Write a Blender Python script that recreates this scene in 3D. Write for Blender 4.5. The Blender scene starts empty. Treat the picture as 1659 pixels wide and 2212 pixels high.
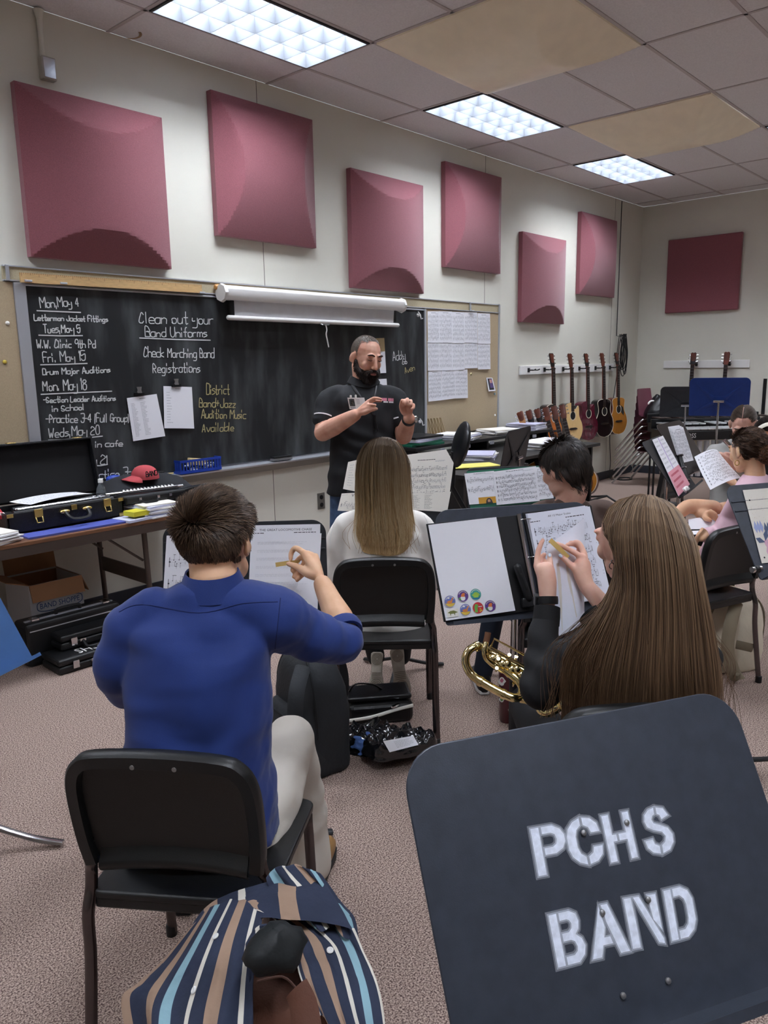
import bpy, bmesh, math, random
from mathutils import Vector as V, Matrix as M, noise
random.seed(11)
SC = bpy.context.scene
COL = SC.collection
PI = math.pi
def R(d): return math.radians(d)
# ---------------------------------------------------------------- camera, exposure
FPX, CX, CY, CAMZ = 1664.0, 829.5, 1106.0, 1.61
YAW, PITCH, ROLL = 0.83852, 0.19015, -0.01661
_f = V((math.sin(YAW)*math.cos(PITCH), math.cos(YAW)*math.cos(PITCH), -math.sin(PITCH)))
_r0 = V((math.cos(YAW), -math.sin(YAW), 0)); _u0 = _r0.cross(_f)
_r = math.cos(ROLL)*_r0 + math.sin(ROLL)*_u0
_u = -math.sin(ROLL)*_r0 + math.cos(ROLL)*_u0
LAT = _r0.copy(); FWD = V((math.sin(YAW), math.cos(YAW), 0)); UP = V((0, 0, 1))
EYE = V((0, 0, CAMZ))
cd = bpy.data.cameras.new('camera'); cam = bpy.data.objects.new('camera', cd); COL.objects.link(cam)
cd.sensor_fit = 'VERTICAL'; cd.sensor_height = 36; cd.lens = 36*FPX/2212; cd.clip_start = .02; cd.clip_end = 60
mw = M.Identity(4)
for i in range(3):
    mw[i][0] = _r[i]; mw[i][1] = _u[i]; mw[i][2] = -_f[i]; mw[i][3] = EYE[i]
cam.matrix_world = mw
SC.camera = cam
SC.view_settings.view_transform = 'Standard'; SC.view_settings.look = 'None'
SC.view_settings.gamma = 1; SC.view_settings.use_curve_mapping = False
SC.view_settings.exposure = 1.42
SC.cycles.max_bounces = 8; SC.cycles.diffuse_bounces = 4; SC.cycles.transparent_max_bounces = 8
w = bpy.data.worlds.new('world'); SC.world = w; w.use_nodes = True
w.node_tree.nodes['Background'].inputs[0].default_value = (.9, .95, 1, 1)
w.node_tree.nodes['Background'].inputs[1].default_value = .25
LAMP = 22.0        # strength of the ceiling tubes
# ---------------------------------------------------------------- measuring helpers (a pixel of the photo to a place in the room)
def ray(x, y): return _f + (x-CX)/FPX*_r - (y-CY)/FPX*_u
def dp(x, y, d):
    k = ray(x, y); return EYE + k*(d/k.dot(FWD))
def onp(x, y, ax, val):
    k = ray(x, y); return EYE + k*((val-EYE[ax])/k[ax])
def fl(x, y, z=0): return onp(x, y, 2, z)
YA, XB, HC = 4.76, 10.72, 3.66
def wa(x, y, off=0.0): return onp(x, y, 1, YA-off)
def wb(x, y, off=0.0): return onp(x, y, 0, XB-off)
def W(l, d, z=0): return LAT*l + FWD*d + UP*z
def srgb(c):
    if isinstance(c, str):
        c = [int(c[i:i+2], 16)/255 for i in (0, 2, 4)]
    return tuple(x/12.92 if x <= .04045 else ((x+.055)/1.055)**2.4 for x in c)
# ---------------------------------------------------------------- materials
MATS = {}
def mat(name, col, rough=.5, metal=0., var=0., vs=8., bump=0., bs=80., col2=None, st=(1, 1, 1), spec=.5, coat=0., emit=0., alpha=1., trans=0., detail=3., ramp=(.35, .65), attr=False, ior=1.45, sheen=0.):
    if name in MATS: return MATS[name]
    m = bpy.data.materials.new(name); m.use_nodes = True
    nt = m.node_tree; b = nt.nodes['Principled BSDF']; L = nt.links
    c = srgb(col)
    b.inputs['Base Color'].default_value = (*c, 1); b.inputs['Roughness'].default_value = rough
    b.inputs['Metallic'].default_value = metal; b.inputs['Specular IOR Level'].default_value = spec
    b.inputs['Coat Weight'].default_value = coat; b.inputs['Alpha'].default_value = alpha
    b.inputs['Transmission Weight'].default_value = trans; b.inputs['IOR'].default_value = ior
    b.inputs['Sheen Weight'].default_value = sheen
    if emit:
        b.inputs['Emission Color'].default_value = (*c, 1); b.inputs['Emission Strength'].default_value = emit
    tc = nt.nodes.new('ShaderNodeTexCoord'); mp = nt.nodes.new('ShaderNodeMapping')
    mp.inputs['Scale'].default_value = st; L.new(tc.outputs['Object'], mp.inputs['Vector'])
    if attr:
        a = nt.nodes.new('ShaderNodeVertexColor'); a.layer_name = 'Col'; L.new(a.outputs['Color'], b.inputs['Base Color'])
    elif var or col2:
        n = nt.nodes.new('ShaderNodeTexNoise'); n.inputs['Scale'].default_value = vs; n.inputs['Detail'].default_value = detail
        L.new(mp.outputs[0], n.inputs['Vector'])
        rp = nt.nodes.new('ShaderNodeValToRGB'); L.new(n.outputs['Fac'], rp.inputs['Fac'])
        e = rp.color_ramp.elements; e[0].position, e[1].position = ramp
        c2 = srgb(col2) if col2 else tuple(x*(1+var) for x in c); c1 = c if col2 else tuple(x*(1-var) for x in c)
        e[0].color = (*c1, 1); e[1].color = (*c2, 1); L.new(rp.outputs['Color'], b.inputs['Base Color'])
    if bump:
        n2 = nt.nodes.new('ShaderNodeTexNoise'); n2.inputs['Scale'].default_value = bs; n2.inputs['Detail'].default_value = 3
        L.new(mp.outputs[0], n2.inputs['Vector'])
        bm_ = nt.nodes.new('ShaderNodeBump'); bm_.inputs['Strength'].default_value = bump; bm_.inputs['Distance'].default_value = .004
        L.new(n2.outputs['Fac'], bm_.inputs['Height']); L.new(bm_.outputs['Normal'], b.inputs['Normal'])
    MATS[name] = m
    return m
# ---------------------------------------------------------------- mesh builder
def frame(d, up=None):
    d = d.normalized(); up = up or (UP if abs(d.z) < .95 else V((0, 1, 0)))
    x = d.cross(up).normalized(); return x, x.cross(d).normalized()
def catmull(pts, k=6, closed=False):
    n = len(pts)
    if n < 3 and not closed: return list(pts)
    out = []
    for i in range(n if closed else n-1):
        g = (lambda j: pts[j % n]) if closed else (lambda j: pts[min(max(j, 0), n-1)])
        a, b, c, d = g(i-1), g(i), g(i+1), g(i+2)
        for s in range(k):
            t = s/k
            out.append(.5*((2*b)+(c-a)*t+(2*a-5*b+4*c-d)*t*t+(3*b-a-3*c+d)*t*t*t))
    if not closed: out.append(pts[-1])
    return out
class MB:
    def __init__(s): s.v = []; s.f = []; s.m = []; s.c = {}
    def add(s, vs, fs, mi=0, col=None):
        o = len(s.v); s.v += [V(q) for q in vs]
        for f in fs: s.f.append([i+o for i in f]); s.m.append(mi)
        if col is not None:
            for i in range(len(vs)): s.c[o+i] = col[i] if isinstance(col, list) else col
        return s
    def box(s, c, sz, Rm=None, mi=0):
        c = V(c); h = V(sz)*.5; vs = []
        for x in (-1, 1):
            for y in (-1, 1):
                for z in (-1, 1):
                    q = V((x*h.x, y*h.y, z*h.z)); vs.append(c+(Rm @ q if Rm else q))
        return s.add(vs, [(0, 1, 3, 2), (4, 6, 7, 5), (0, 4, 5, 1), (2, 3, 7, 6), (0, 2, 6, 4), (1, 5, 7, 3)], mi)
    def fbox(s, o, ex, ey, ez, mi=0):          # box from a corner and three edge vectors
        vs = [o+ex*a+ey*b+ez*c for a in (0, 1) for b in (0, 1) for c in (0, 1)]
        return s.add(vs, [(0, 1, 3, 2), (4, 6, 7, 5), (0, 4, 5, 1), (2, 3, 7, 6), (0, 2, 6, 4), (1, 5, 7, 3)], mi)
    def quad(s, a, b, c, d, mi=0): return s.add([a, b, c, d], [(0, 1, 2, 3)], mi)
    def tube(s, pts, r, n=8, mi=0, closed=False, flat=1., up=None, cap=True, col=None, hollow=False):
        pts = [V(p) for p in pts]; N = len(pts)
        rr = r if isinstance(r, (list, tuple)) else [r]*N
        vs = []; fs = []; cs = []; px = None
        for i, p in enumerate(pts):
            if closed: d = pts[(i+1) % N]-pts[i-1]
            else: d = pts[min(i+1, N-1)]-pts[max(i-1, 0)]
            if d.length < 1e-9: d = V((0, 0, 1))
            d.normalize()
            if px is None or up is not None:
                x, y = frame(d, up)
            else:
                x = px-d*px.dot(d)
                x = x.normalized() if x.length > 1e-6 else frame(d)[0]
                y = d.cross(x)*-1
                y = x.cross(d)
            px = x
            for k in range(n):
                a = 2*PI*k/n; vs.append(p+x*(math.cos(a)*rr[i])+y*(math.sin(a)*rr[i]*flat))
                if col is not None: cs.append(col[i] if isinstance(col, list) else col)
        M_ = N if closed else N-1
        for i in range(M_):
            j = (i+1) % N
            for k in range(n):
                l = (k+1) % n; fs.append((i*n+k, i*n+l, j*n+l, j*n+k))
        if cap and not closed:
            fs.append(tuple(range(n))[::-1]); fs.append(tuple((N-1)*n+k for k in range(n)))
        return s.add(vs, fs, mi, cs if col is not None else None)
    def lathe(s, prof, o, ax=(0, 0, 1), n=20, mi=0, cap=True):
        ax = V(ax).normalized(); x, y = frame(ax); o = V(o); vs = []; fs = []
        for r, z in prof:
            for k in range(n):
                a = 2*PI*k/n; vs.append(o+ax*z+x*(r*math.cos(a))+y*(r*math.sin(a)))
        for i in range(len(prof)-1):
            for k in range(n):
                l = (k+1) % n; fs.append((i*n+k, i*n+l, (i+1)*n+l, (i+1)*n+k))
        if cap:
            fs.append(tuple(range(n))[::-1]); fs.append(tuple((len(prof)-1)*n+k for k in range(n)))
        return s.add(vs, fs, mi)
    def prism(s, poly, o, ex, ey, ez, mi=0, mi2=None):   # polygon in (ex,ey), extruded along ez
        n = len(poly); o = V(o)
        vs = [o+ex*a+ey*b for a, b in poly]; vs += [q+ez for q in vs]
        s.add(vs, [tuple(range(n))[::-1], tuple(range(n, 2*n))], mi)
        o2 = len(s.v)-2*n
        for i in range(n):
            j = (i+1) % n; s.f.append([o2+i, o2+j, o2+n+j, o2+n+i]); s.m.append(mi if mi2 is None else mi2)
        return s
    def grid(s, fn, nu, nv, mi=0, close_u=False, col=None):
        vs = []; fs = []; cs = []
        for j in range(nv+1):
            for i in range(nu+(0 if close_u else 1)):
                vs.append(fn(i/nu, j/nv))
                if col: cs.append(col(i/nu, j/nv))
        w_ = nu if close_u else nu+1
        for j in range(nv):
            for i in range(nu):
                i2 = (i+1) % w_; fs.append((j*w_+i, j*w_+i2, (j+1)*w_+i2, (j+1)*w_+i))
        return s.add(vs, fs, mi, cs if col else None)
    def ell(s, c, rad, Rm=None, mi=0, nu=16, nv=10, col=None):
        c = V(c); rad = V(rad)
        def f(u, v):
            a = 2*PI*u; b = PI*(v-.5)*.999
            q = V((math.cos(a)*math.cos(b)*rad.x, math.sin(a)*math.cos(b)*rad.y, math.sin(b)*rad.z))
            return c+(Rm @ q if Rm else q)
        return s.grid(f, nu, nv, mi, True, (lambda u, v: col) if col else None)
    def loft(s, rings, n=24, mi=0, cap=True, k=1):       # ring = (centre, ex, ey, a, b[, power])
        rr = []
        for i in range(len(rings)-1):
            for t in range(k):
                u = t/k; A = rings[i]; B = rings[i+1]
                def h(j, u=u, i=i):
                    g = lambda q: rings[min(max(q, 0), len(rings)-1)][j]
                    a, b, c, d = g(i-1), g(i), g(i+1), g(i+2)
                    return .5*((2*b)+(c-a)*u+(2*a-5*b+4*c-d)*u*u+(3*b-a-3*c+d)*u*u*u)
                rr.append([h(j) for j in range(5)]+[(A[5] if len(A) > 5 else 2.)])
        rr.append(list(rings[-1][:5])+[(rings[-1][5] if len(rings[-1]) > 5 else 2.)])
        vs = []; fs = []
        for c, ex, ey, a, b, p in rr:
            for q in range(n):
                t = 2*PI*q/n; ct, st = math.cos(t), math.sin(t)
                vs.append(c+ex*(a*math.copysign(abs(ct)**(2/p), ct))+ey*(b*math.copysign(abs(st)**(2/p), st)))
        for i in range(len(rr)-1):
            for q in range(n):
                l = (q+1) % n; fs.append((i*n+q, i*n+l, (i+1)*n+l, (i+1)*n+q))
        if cap: fs.append(tuple(range(n))[::-1]); fs.append(tuple((len(rr)-1)*n+q for q in range(n)))
        return s.add(vs, fs, mi)
    def caps(s, pts, rad, n=12, mi=0, k=4):              # round-ended tapering limb
        pts = [V(p) for p in pts]
        P = catmull(pts, k) if len(pts) > 2 else [pts[0].lerp(pts[-1], i/k) for i in range(k+1)]
        rr = []
        for i in range(len(P)):
            t = i/(len(P)-1)*(len(rad)-1); j = min(int(t), len(rad)-2); rr.append(rad[j]+(rad[j+1]-rad[j])*(t-j))
        a = (P[0]-P[1]).normalized(); b = (P[-1]-P[-2]).normalized(); r0, r1 = rr[0], rr[-1]
        pre = [P[0]+a*r0*q for q in (.97, .8, .45)]; pr = [r0*q for q in (.2, .6, .9)]
        post = [P[-1]+b*r1*q for q in (.45, .8, .97)]; po = [r1*q for q in (.9, .6, .2)]
        return s.tube(pre+P+post, pr+rr+po, n, mi)
OFF = {}
def obj(name, mb, mats, parent=None, smooth=40, bev=0., bseg=2, sub=0, local=False):
    me = bpy.data.meshes.new(name); off = OFF.get(parent.name) if (parent and not local) else None
    vs = [(q-off) for q in mb.v] if off else mb.v
    me.from_pydata([tuple(q) for q in vs], [], mb.f)
    ms = mats if isinstance(mats, (list, tuple)) else [mats]
    for m in ms: me.materials.append(m)
    if len(ms) > 1: me.polygons.foreach_set('material_index', mb.m)
    if mb.c:
        ca = me.color_attributes.new('Col', 'FLOAT_COLOR', 'POINT')
        flat = [0.]*(4*len(mb.v))
        for i in range(len(mb.v)):
            c = mb.c.get(i, (.1, .1, .1)); flat[4*i:4*i+4] = (*c, 1)
        ca.data.foreach_set('color', flat)
    b = bmesh.new(); b.from_mesh(me); bmesh.ops.recalc_face_normals(b, faces=b.faces); b.to_mesh(me); b.free()
    if smooth:
        me.polygons.foreach_set('use_smooth', [True]*len(me.polygons)); me.set_sharp_from_angle(angle=R(smooth))
    o = bpy.data.objects.new(name, me); COL.objects.link(o)
    if parent:
        o.parent = parent
        if parent.name in OFF: OFF[o.name] = OFF[parent.name]
    if bev:
        d = o.modifiers.new('bevel', 'BEVEL'); d.width = bev; d.segments = bseg; d.limit_method = 'ANGLE'; d.angle_limit = R(35)
    if sub:
        d = o.modifiers.new('subdivision', 'SUBSURF'); d.levels = sub; d.render_levels = sub
    return o
def tag(o, label, cat, group=None, kind=None):
    o['label'] = label; o['category'] = cat
    if group: o['group'] = group
    if kind: o['kind'] = kind
    return o
def thing(name, label, cat, loc=(0, 0, 0), rz=0., group=None, local=False):
    o = bpy.data.objects.new(name, None); COL.objects.link(o); o.location = loc; o.rotation_euler = (0, 0, rz); o.empty_display_size = .1
    if not local: OFF[o.name] = V(loc)
    return tag(o, label, cat, group)
def single(name, mb, mats, label, cat, base=None, group=None, **k):   # a thing that is one mesh, origin at its base
    c = V(base) if base is not None else V((sum(q.x for q in mb.v)/len(mb.v), sum(q.y for q in mb.v)/len(mb.v), min(q.z for q in mb.v)))
    mb.v = [q-c for q in mb.v]
    o = obj(name, mb, mats, **k); o.location = c; OFF[o.name] = c
    return tag(o, label, cat, group)
def dup(root, loc=None, rz=None, label=None, group=None, parent=None):
    r = root.copy(); COL.objects.link(r)
    if parent: r.parent = parent
    if loc is not None: r.location = loc
    if rz is not None: r.rotation_euler = (0, 0, rz)
    if label: r['label'] = label
    if group: r['group'] = group
    for ch in list(root.children): dup(ch, parent=r)
    return r
def struct(name, mb, mats, **k):
    o = obj(name, mb, mats, **k); o['kind'] = 'structure'; return o
def remesh(mb, voxel, smooth=3, fac=.5):                 # melts overlapping shapes into one continuous skin
    me = bpy.data.meshes.new('tmp'); me.from_pydata([tuple(q) for q in mb.v], [], mb.f)
    b = bmesh.new(); b.from_mesh(me); bmesh.ops.recalc_face_normals(b, faces=b.faces); b.to_mesh(me); b.free()
    o = bpy.data.objects.new('tmp', me); COL.objects.link(o)
    d = o.modifiers.new('r', 'REMESH'); d.mode = 'VOXEL'; d.voxel_size = voxel
    if smooth:
        d = o.modifiers.new('s', 'SMOOTH'); d.iterations = smooth; d.factor = fac
    e = o.evaluated_get(bpy.context.evaluated_depsgraph_get()); m2 = e.to_mesh()
    out = MB(); out.v = [q.co.copy() for q in m2.vertices]; out.f = [list(p.vertices) for p in m2.polygons]; out.m = [0]*len(out.f)
    e.to_mesh_clear(); bpy.data.objects.remove(o); bpy.data.meshes.remove(me)
    return out
def normals(mb):
    ns = [V((0, 0, 0)) for _ in mb.v]
    for f in mb.f:
        a, b, c = mb.v[f[0]], mb.v[f[1]], mb.v[f[2]]; n = (b-a).cross(c-a)
        for i in f: ns[i] += n
    return [n.normalized() if n.length > 0 else n for n in ns]
def wrinkle(mb, amp, fn):                                # push skin along its normals by fn(point)
    ns = normals(mb)
    mb.v = [v+n*(amp*fn(v)) for v, n in zip(mb.v, ns)]
    return mb
def fbm(p, s): return noise.fractal(p*s, 1., 2., 3)
# ---------------------------------------------------------------- lettering
GL = {'A': '022842|1434', 'B': '020828374515|1535434212.02', 'C': '47382816031212324.3', 'D': '02082838474332.02', 'E': '48080242|0535', 'F': '480802|0535', 'G': '473818060323324445.25', 'H': '0208|4248|0545', 'I': '2228', 'J': '484332120304', 'K': '0208|480542', 'L': '080242', 'M': '0208254842', 'N': '02084248', 'O': '180604123243463818', 'P': '0208283746351505', 'R': '0208283746351505|1542', 'S': '47381807060534433212.03', 'T': '0848|2822', 'U': '080412324448', 'V': '082248', 'W': '0812253248', 'X': '0248|0842', 'Y': '082548|2522', 'Z': '08480242',
      'a': '46160503123243|464342', 'b': '0802|053646433212.03', 'c': '46160503124.2', 'd': '4842|46160503123244', 'e': '044445361605031242', 'f': '483827.22|0646', 'g': '46160503123244|464130100.0', 'h': '0802|05264542', 'i': '2622|2728', 'j': '3631201.0|3738', 'k': '0802|460442', 'l': '2822', 'm': '0602|05162522|25364542', 'n': '0602|05264542', 'o': '16051203.1232434536.16', 'p': '0600|053646433212.03', 'q': '46160503123244|4640', 'r': '0602|05264.6', 's': '4616.05444312.02', 't': '2822.42|0646', 'u': '060312324446|4642', 'v': '062246', 'w': '0612253246', 'x': '0642|0246', 'y': '060424|464130100.0', 'z': '06460242',
      '0': '180604123243463818', '1': '172822', '2': '071828474604.0242', '3': '08484525|2545433212.03', '4': '38044.4|3832', '5': '4808054643321203', '8': '2818071645433212.030526473828', '9': '46251506183847.46.42', ',': '2321.1', '.': '2223', '-': '1535', '+': '0545|2327', '(': '3825222.1', ')': '1825221.1', '!': '2824|2223', ':': '2324|2627', "'": '2827'}
WK = [0]
def strokes(ch):
    out = []
    for part in GL.get(ch, '').replace('.', '').split('|'):
        pts = [(int(part[i]), int(part[i+1])-2) for i in range(0, len(part)-1, 2)]
        if len(pts) > 1: out.append(pts)
    return out
def write(mb, text, o, ex, ey, wid, hgt, nrm, th, mi=0, jit=.0, lift=.0006):   # hand lettering as thin strokes on a plane
    cw = lambda c: .5 if c in "il.,1'!:j()" else 1.3 if c in 'mwMW' else .65 if c == ' ' else .8 if c in 'tfrs-' else 1.
    unit = wid/max(.5, sum(cw(c) for c in text)); x0 = 0
    lowy = lambda y: y if y <= 0 else (y*.74 if y <= 4 else 2.96+(y-4)*1.5)
    for ch in text:
        adv = unit*cw(ch)
        jx, jy, js = random.uniform(-jit, jit), random.uniform(-jit, jit), 1+random.uniform(-jit, jit)
        for st in strokes(ch):
            xs = [a for s2 in strokes(ch) for a, b in s2]; xl, xr = min(xs), max(xs); xr = max(xr, xl+1)
            pts = [V((x0+((.12+.76*((a-xl)/(xr-xl))*js if xr-xl > 1 else .5+(a-xl-.5)*.2)+jx*.3+(b/6)*.08)*adv, ((lowy(b) if ch.islower() else b)/6*js+jy*.25)*hgt, 0)) for a, b in st]
            pts = catmull(pts, 3) if len(pts) > 2 else pts
            P = [o+ex*q.x+ey*q.y for q in pts]
            for i in range(len(P)-1):
                d = P[i+1]-P[i]
                if d.length < 1e-6: continue
                d.normalize(); s_ = d.cross(nrm)*th*.5; e_ = d*th*.35; WK[0] = (WK[0]+1) % 12; up_ = nrm*(lift+.00016*WK[0])
                mb.quad(*[k_+up_ for k_ in (P[i]-s_-e_, P[i+1]-s_+e_, P[i+1]+s_+e_, P[i]+s_-e_)], mi)
        x0 += adv
def typeset(mb, text, o, ex, ey, hgt, nrm, wid=None, mi=0, lift=.0006, depth=0.):   # printed letters
    cu = bpy.data.curves.new('t', 'FONT'); cu.body = text; cu.resolution_u = 2
    ob = bpy.data.objects.new('t', cu); COL.objects.link(ob)
    e = ob.evaluated_get(bpy.context.evaluated_depsgraph_get()); me = e.to_mesh()
    if len(me.vertices):
        x1 = max(q.co.x for q in me.vertices); x0 = min(q.co.x for q in me.vertices); sy = hgt/.7; sx = (wid/(x1-x0)) if wid else sy
        mb.add([o+ex*((q.co.x-x0)*sx)+ey*(q.co.y*sy)+nrm*lift for q in me.vertices], [list(p.vertices) for p in me.polygons], mi)
    e.to_mesh_clear(); bpy.data.objects.remove(ob); bpy.data.curves.remove(cu)
def music(mb, o, ex, ey, nrm, x0, x1, y, h, mi=1, dens=1., mi2=None):   # one staff line: five rules and notes (metres on the sheet, y down)
    q = lambda x, yy, l=.0007: o+ex*x+ey*yy+nrm*l
    def rect(a, b, c, d, m, l=.0007): mb.quad(q(a, b, l), q(c, b, l), q(c, d, l), q(a, d, l), m)
    g = mi2 if mi2 is not None else mi
    for k in range(5): rect(x0, y+h*k/4-.00025, x1, y+h*k/4+.00025, g)
    rect(x0+.002, y-h*.3, x0+.0035, y+h*1.2, mi); rect(x0+.001, y+h*.3, x0+.006, y+h*.5, mi)
    x = x0+.014
    while x < x1-.004:
        s = random.choice((.004, .005, .008))/dens; b = random.uniform(-.2, .9)*h; up = random.random() < .6
        rect(x, y+b, x+.0026, y+b+.0022, mi, .0009)
        rect(x+(.002 if up else 0), y+b-(h*.8 if up else 0), x+(.0026 if up else .0006), y+b+(0 if up else h*.8), mi, .0009)
        if random.random() < .45: rect(x, y+b+(-h*.8 if up else h*.75), x+s+.002, y+b+(-h*.8 if up else h*.75)+.0012, mi, .0009)
        x += s
    rect(x1-.0006, y, x1, y+h, mi)
def textlines(mb, o, ex, ey, nrm, x0, x1, y, n, step, h=.0016, mi=1, rag=.3):
    for k in range(n):
        x = x0; e = x1-(x1-x0)*random.uniform(0, rag)
        while x < e:
            wd = random.uniform(.004, .012); a = y+k*step
            mb.quad(*[o+ex*p+ey*s_+nrm*.0007 for p, s_ in ((x, a), (min(x+wd, e), a), (min(x+wd, e), a+h), (x, a+h))], mi)
            x += wd+.002
# ================================================================ MATERIALS OF THE ROOM
m_wall = mat('cream wall paint', 'd7d5c9', .75, var=.03, vs=1.3)
m_seam = mat('wall seam', '77726a', .8)
m_tile = mat('ceiling tile', 'd5d2d2', .95, var=.05, vs=90, bump=.25, bs=160)
m_tbar = mat('ceiling rail', 'b5adab', .6)
m_carpet = mat('speckled carpet', '544240', .95, col2='c0aa9d', vs=210, detail=2, bump=.8, bs=230, ramp=(.36, .64), spec=.1)
m_base = mat('dark baseboard', '2b2f38', .5)
m_black = mat('black plastic', '131416', .45)
m_blackmetal = mat('black metal', '17181b', .35, .3)
m_chrome = mat('chrome', 'c8c8cc', .16, 1.)
m_alu = mat('aluminium trim', 'c9cdd4', .35, .6)
m_maroon = mat('maroon panel fabric', '8b5059', .9, var=.12, vs=220, bump=.35, bs=420, sheen=.3)
m_beige = mat('beige ceiling reflector', 'efe3c8', .3, var=.03)
m_glow = mat('lit tubes', 'eef4ff', .5, emit=LAMP)
m_louver = mat('grey louver', '666a70', .4, 0, spec=.8)
m_board = mat('chalkboard slate', '1a1c1f', .55, col2='5a5f60', vs=3.0, st=(2.4, 1, .6), detail=9, ramp=(.44, .98))
m_smear = mat('chalk smear', '7c8081', .9)
m_chalk = mat('white chalk', 'd4d6d4', .95)
m_ychalk = mat('yellow chalk', 'b9ad7c', .95)
m_cork = mat('tan tack board', 'b3a184', .9, var=.06, vs=200)
m_corkrail = mat('cork strip', 'b5aa8e', .85, var=.08, vs=120)
m_paper = mat('white paper', 'e9e9ee', .75)
m_cream = mat('cream paper', 'e9e5dc', .75)
m_ink = mat('printed ink', '33343a', .8)
m_grey = mat('pale print', 'a9aab2', .8)
m_white = mat('white painted metal', 'e6e5e2', .4)
m_screen = mat('screen fabric', 'd3d3d6', .8, var=.03, vs=14)
m_wood = mat('pale ruler wood', 'cba876', .5, var=.1, vs=20, st=(1, 8, 8))
m_darkwood = mat('brown wood', '6b4630', .45, var=.2, vs=14, st=(1, 6, 6))
m_blue = mat('blue plastic', '1f3fa0', .4)
m_steel = mat('brushed steel', '9a9a9a', .4, .9)
m_brass = mat('brass fitting', 'd9bd78', .25, .9)
# ================================================================ ROOM SHELL
XL, YB = -3.4, -5.2
b = MB().box(((XL+XB)/2, (YB+YA)/2, -.05), (XB-XL, YA-YB, .1)); struct('floor', b, m_carpet, smooth=0)
b = MB().box(((XL+XB)/2, YA+.06, HC/2), (XB-XL+.24, .12, HC))
for x in (1.0, 3.97, 6.92, 9.87): b.box((x, YA-.0005, HC/2), (.004, .003, HC), None, 1)
struct('wall_front', b, [m_wall, m_seam], smooth=0)
b = MB().box((XB+.06, (YB+YA)/2, HC/2), (.12, YA-YB, HC)); struct('wall_right', b, m_wall, smooth=0)
b = MB().box((XL-.06, (YB+YA)/2, HC/2), (.12, YA-YB, HC)); struct('wall_left', b, m_wall, smooth=0)
b = MB().box(((XL+XB)/2, YB-.06, HC/2), (XB-XL, .12, HC)); struct('wall_back', b, m_wall, smooth=0)
b = MB().box(((XL+XB)/2, YA-.006, .055), (XB-XL, .012, .11)); struct('baseboard_front', b, m_base, smooth=0, bev=.004)
b = MB().box((XB-.006, (YB+YA)/2-.01, .055), (.012, YA-YB-.02, .11)); struct('baseboard_right', b, m_base, smooth=0, bev=.004)
TX, TY, X0, Y0 = 1.27, .637, 2.80, 4.324
LIGHTS = [(0, 0), (2, 0), (4, 0), (4, 3), (0, 3), (-2, 0), (-2, 6), (2, 6), (-4, 3), (0, 9), (4, 6), (-2, 10), (4, 10)]
REFL = [(1, 1), (3, 1)]
holes = set(LIGHTS) | {(i, j+k) for i, j in REFL for k in (0, 1)}
b = MB()
for i in range(-5, 7):
    for j in range(-1, 16):
        x0, x1 = max(XL, X0+i*TX), min(XB, X0+(i+1)*TX); y1, y0 = min(YA, Y0-j*TY), max(YB, Y0-(j+1)*TY)
        if x1-x0 < .01 or y1-y0 < .01: continue
        if (i, j) not in holes: b.box(((x0+x1)/2, (y0+y1)/2, HC+.012), (x1-x0, y1-y0, .02))
        if x0 > XL: b.box((x0, (y0+y1)/2, HC), (.024, y1-y0, .006), None, 1)
        if y0 > YB: b.box(((x0+x1)/2, y0, HC), (x1-x0, .024, .006), None, 1)
c = fl(265, 66, HC)
c = onp(268, 70, 2, HC-.001)
for k in range(14):
    a0, a1 = -.9+k*.2, -.9+(k+1)*.2
    P = lambda a, r: c+V((math.cos(a)*r*1.1, math.sin(a)*r, .0005))
    b.quad(P(a0, .085), P(a1, .085), P(a1, .10), P(a0, .10), 2)
struct('ceiling', b, [m_tile, m_tbar, mat('water stain', '9a8064', .95)], smooth=0)
b = MB().box(((XL+XB)/2, (YB+YA)/2, HC+.35), (XB-XL+.2, YA-YB+.2, .04)); struct('ceiling_deck', b, m_seam, smooth=0)
# ---------------------------------------------------------------- ceiling lights
def ceiling_light(label, cx, cy):
    t = thing('ceiling_light', label, 'light', (cx, cy, HC), 0, 'lay-in ceiling lights', local=True)
    w_, d_ = TX-.03, TY-.03
    f = MB()
    for s in (-1, 1):
        f.box((0, s*(d_/2-.006), .045), (w_, .012, .11)); f.box((s*(w_/2-.006), 0, .045), (.012, d_-.024, .11))
    obj('frame', f, m_black, t, smooth=0)
    e = MB().box((0, 0, .098), (w_-.024, d_-.024, .004)); obj('lit_tubes', e, m_glow, t, smooth=0)
    l = MB(); wi, di = w_-.026, d_-.026
    def wedge(cx_, cy_, ln, alongx, full=True):
        a, c_ = (V((1, 0, 0)), V((0, 1, 0))) if alongx else (V((0, 1, 0)), V((1, 0, 0)))
        prof = [(-.0015, -.012), (.0015, -.012), (.006, .02), (.016, .05), (.030, .084), (-.030, .084), (-.016, .05), (-.006, .02)]
        l.prism(prof, V((cx_, cy_, 0))-a*ln/2, c_, V((0, 0, 1)), a*ln)
    for k in range(7): wedge(-wi/2+wi*k/6*1., 0, di, False)
    for k in range(4): wedge(0, -di/2+di*k/3, wi, True)
    obj('louver', l, m_louver, t, smooth=35)
    return t
ceiling_light('large lit ceiling light with gridded louver nearest the viewer at top left', X0+.5*TX, Y0-.5*TY)
ceiling_light('middle lit ceiling light in the row of three along the chalkboard wall', X0+2.5*TX, Y0-.5*TY)
ceiling_light('farthest small lit ceiling light near the corner of the room', X0+4.5*TX, Y0-.5*TY)
for k, (i, j) in enumerate(LIGHTS[3:]):
    ceiling_light('ceiling light just cut off by the right edge of the photo' if k == 0 else 'ceiling light over the rear part of the room outside the picture', X0+(i+.5)*TX, Y0-(j+.5)*TY)
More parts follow.
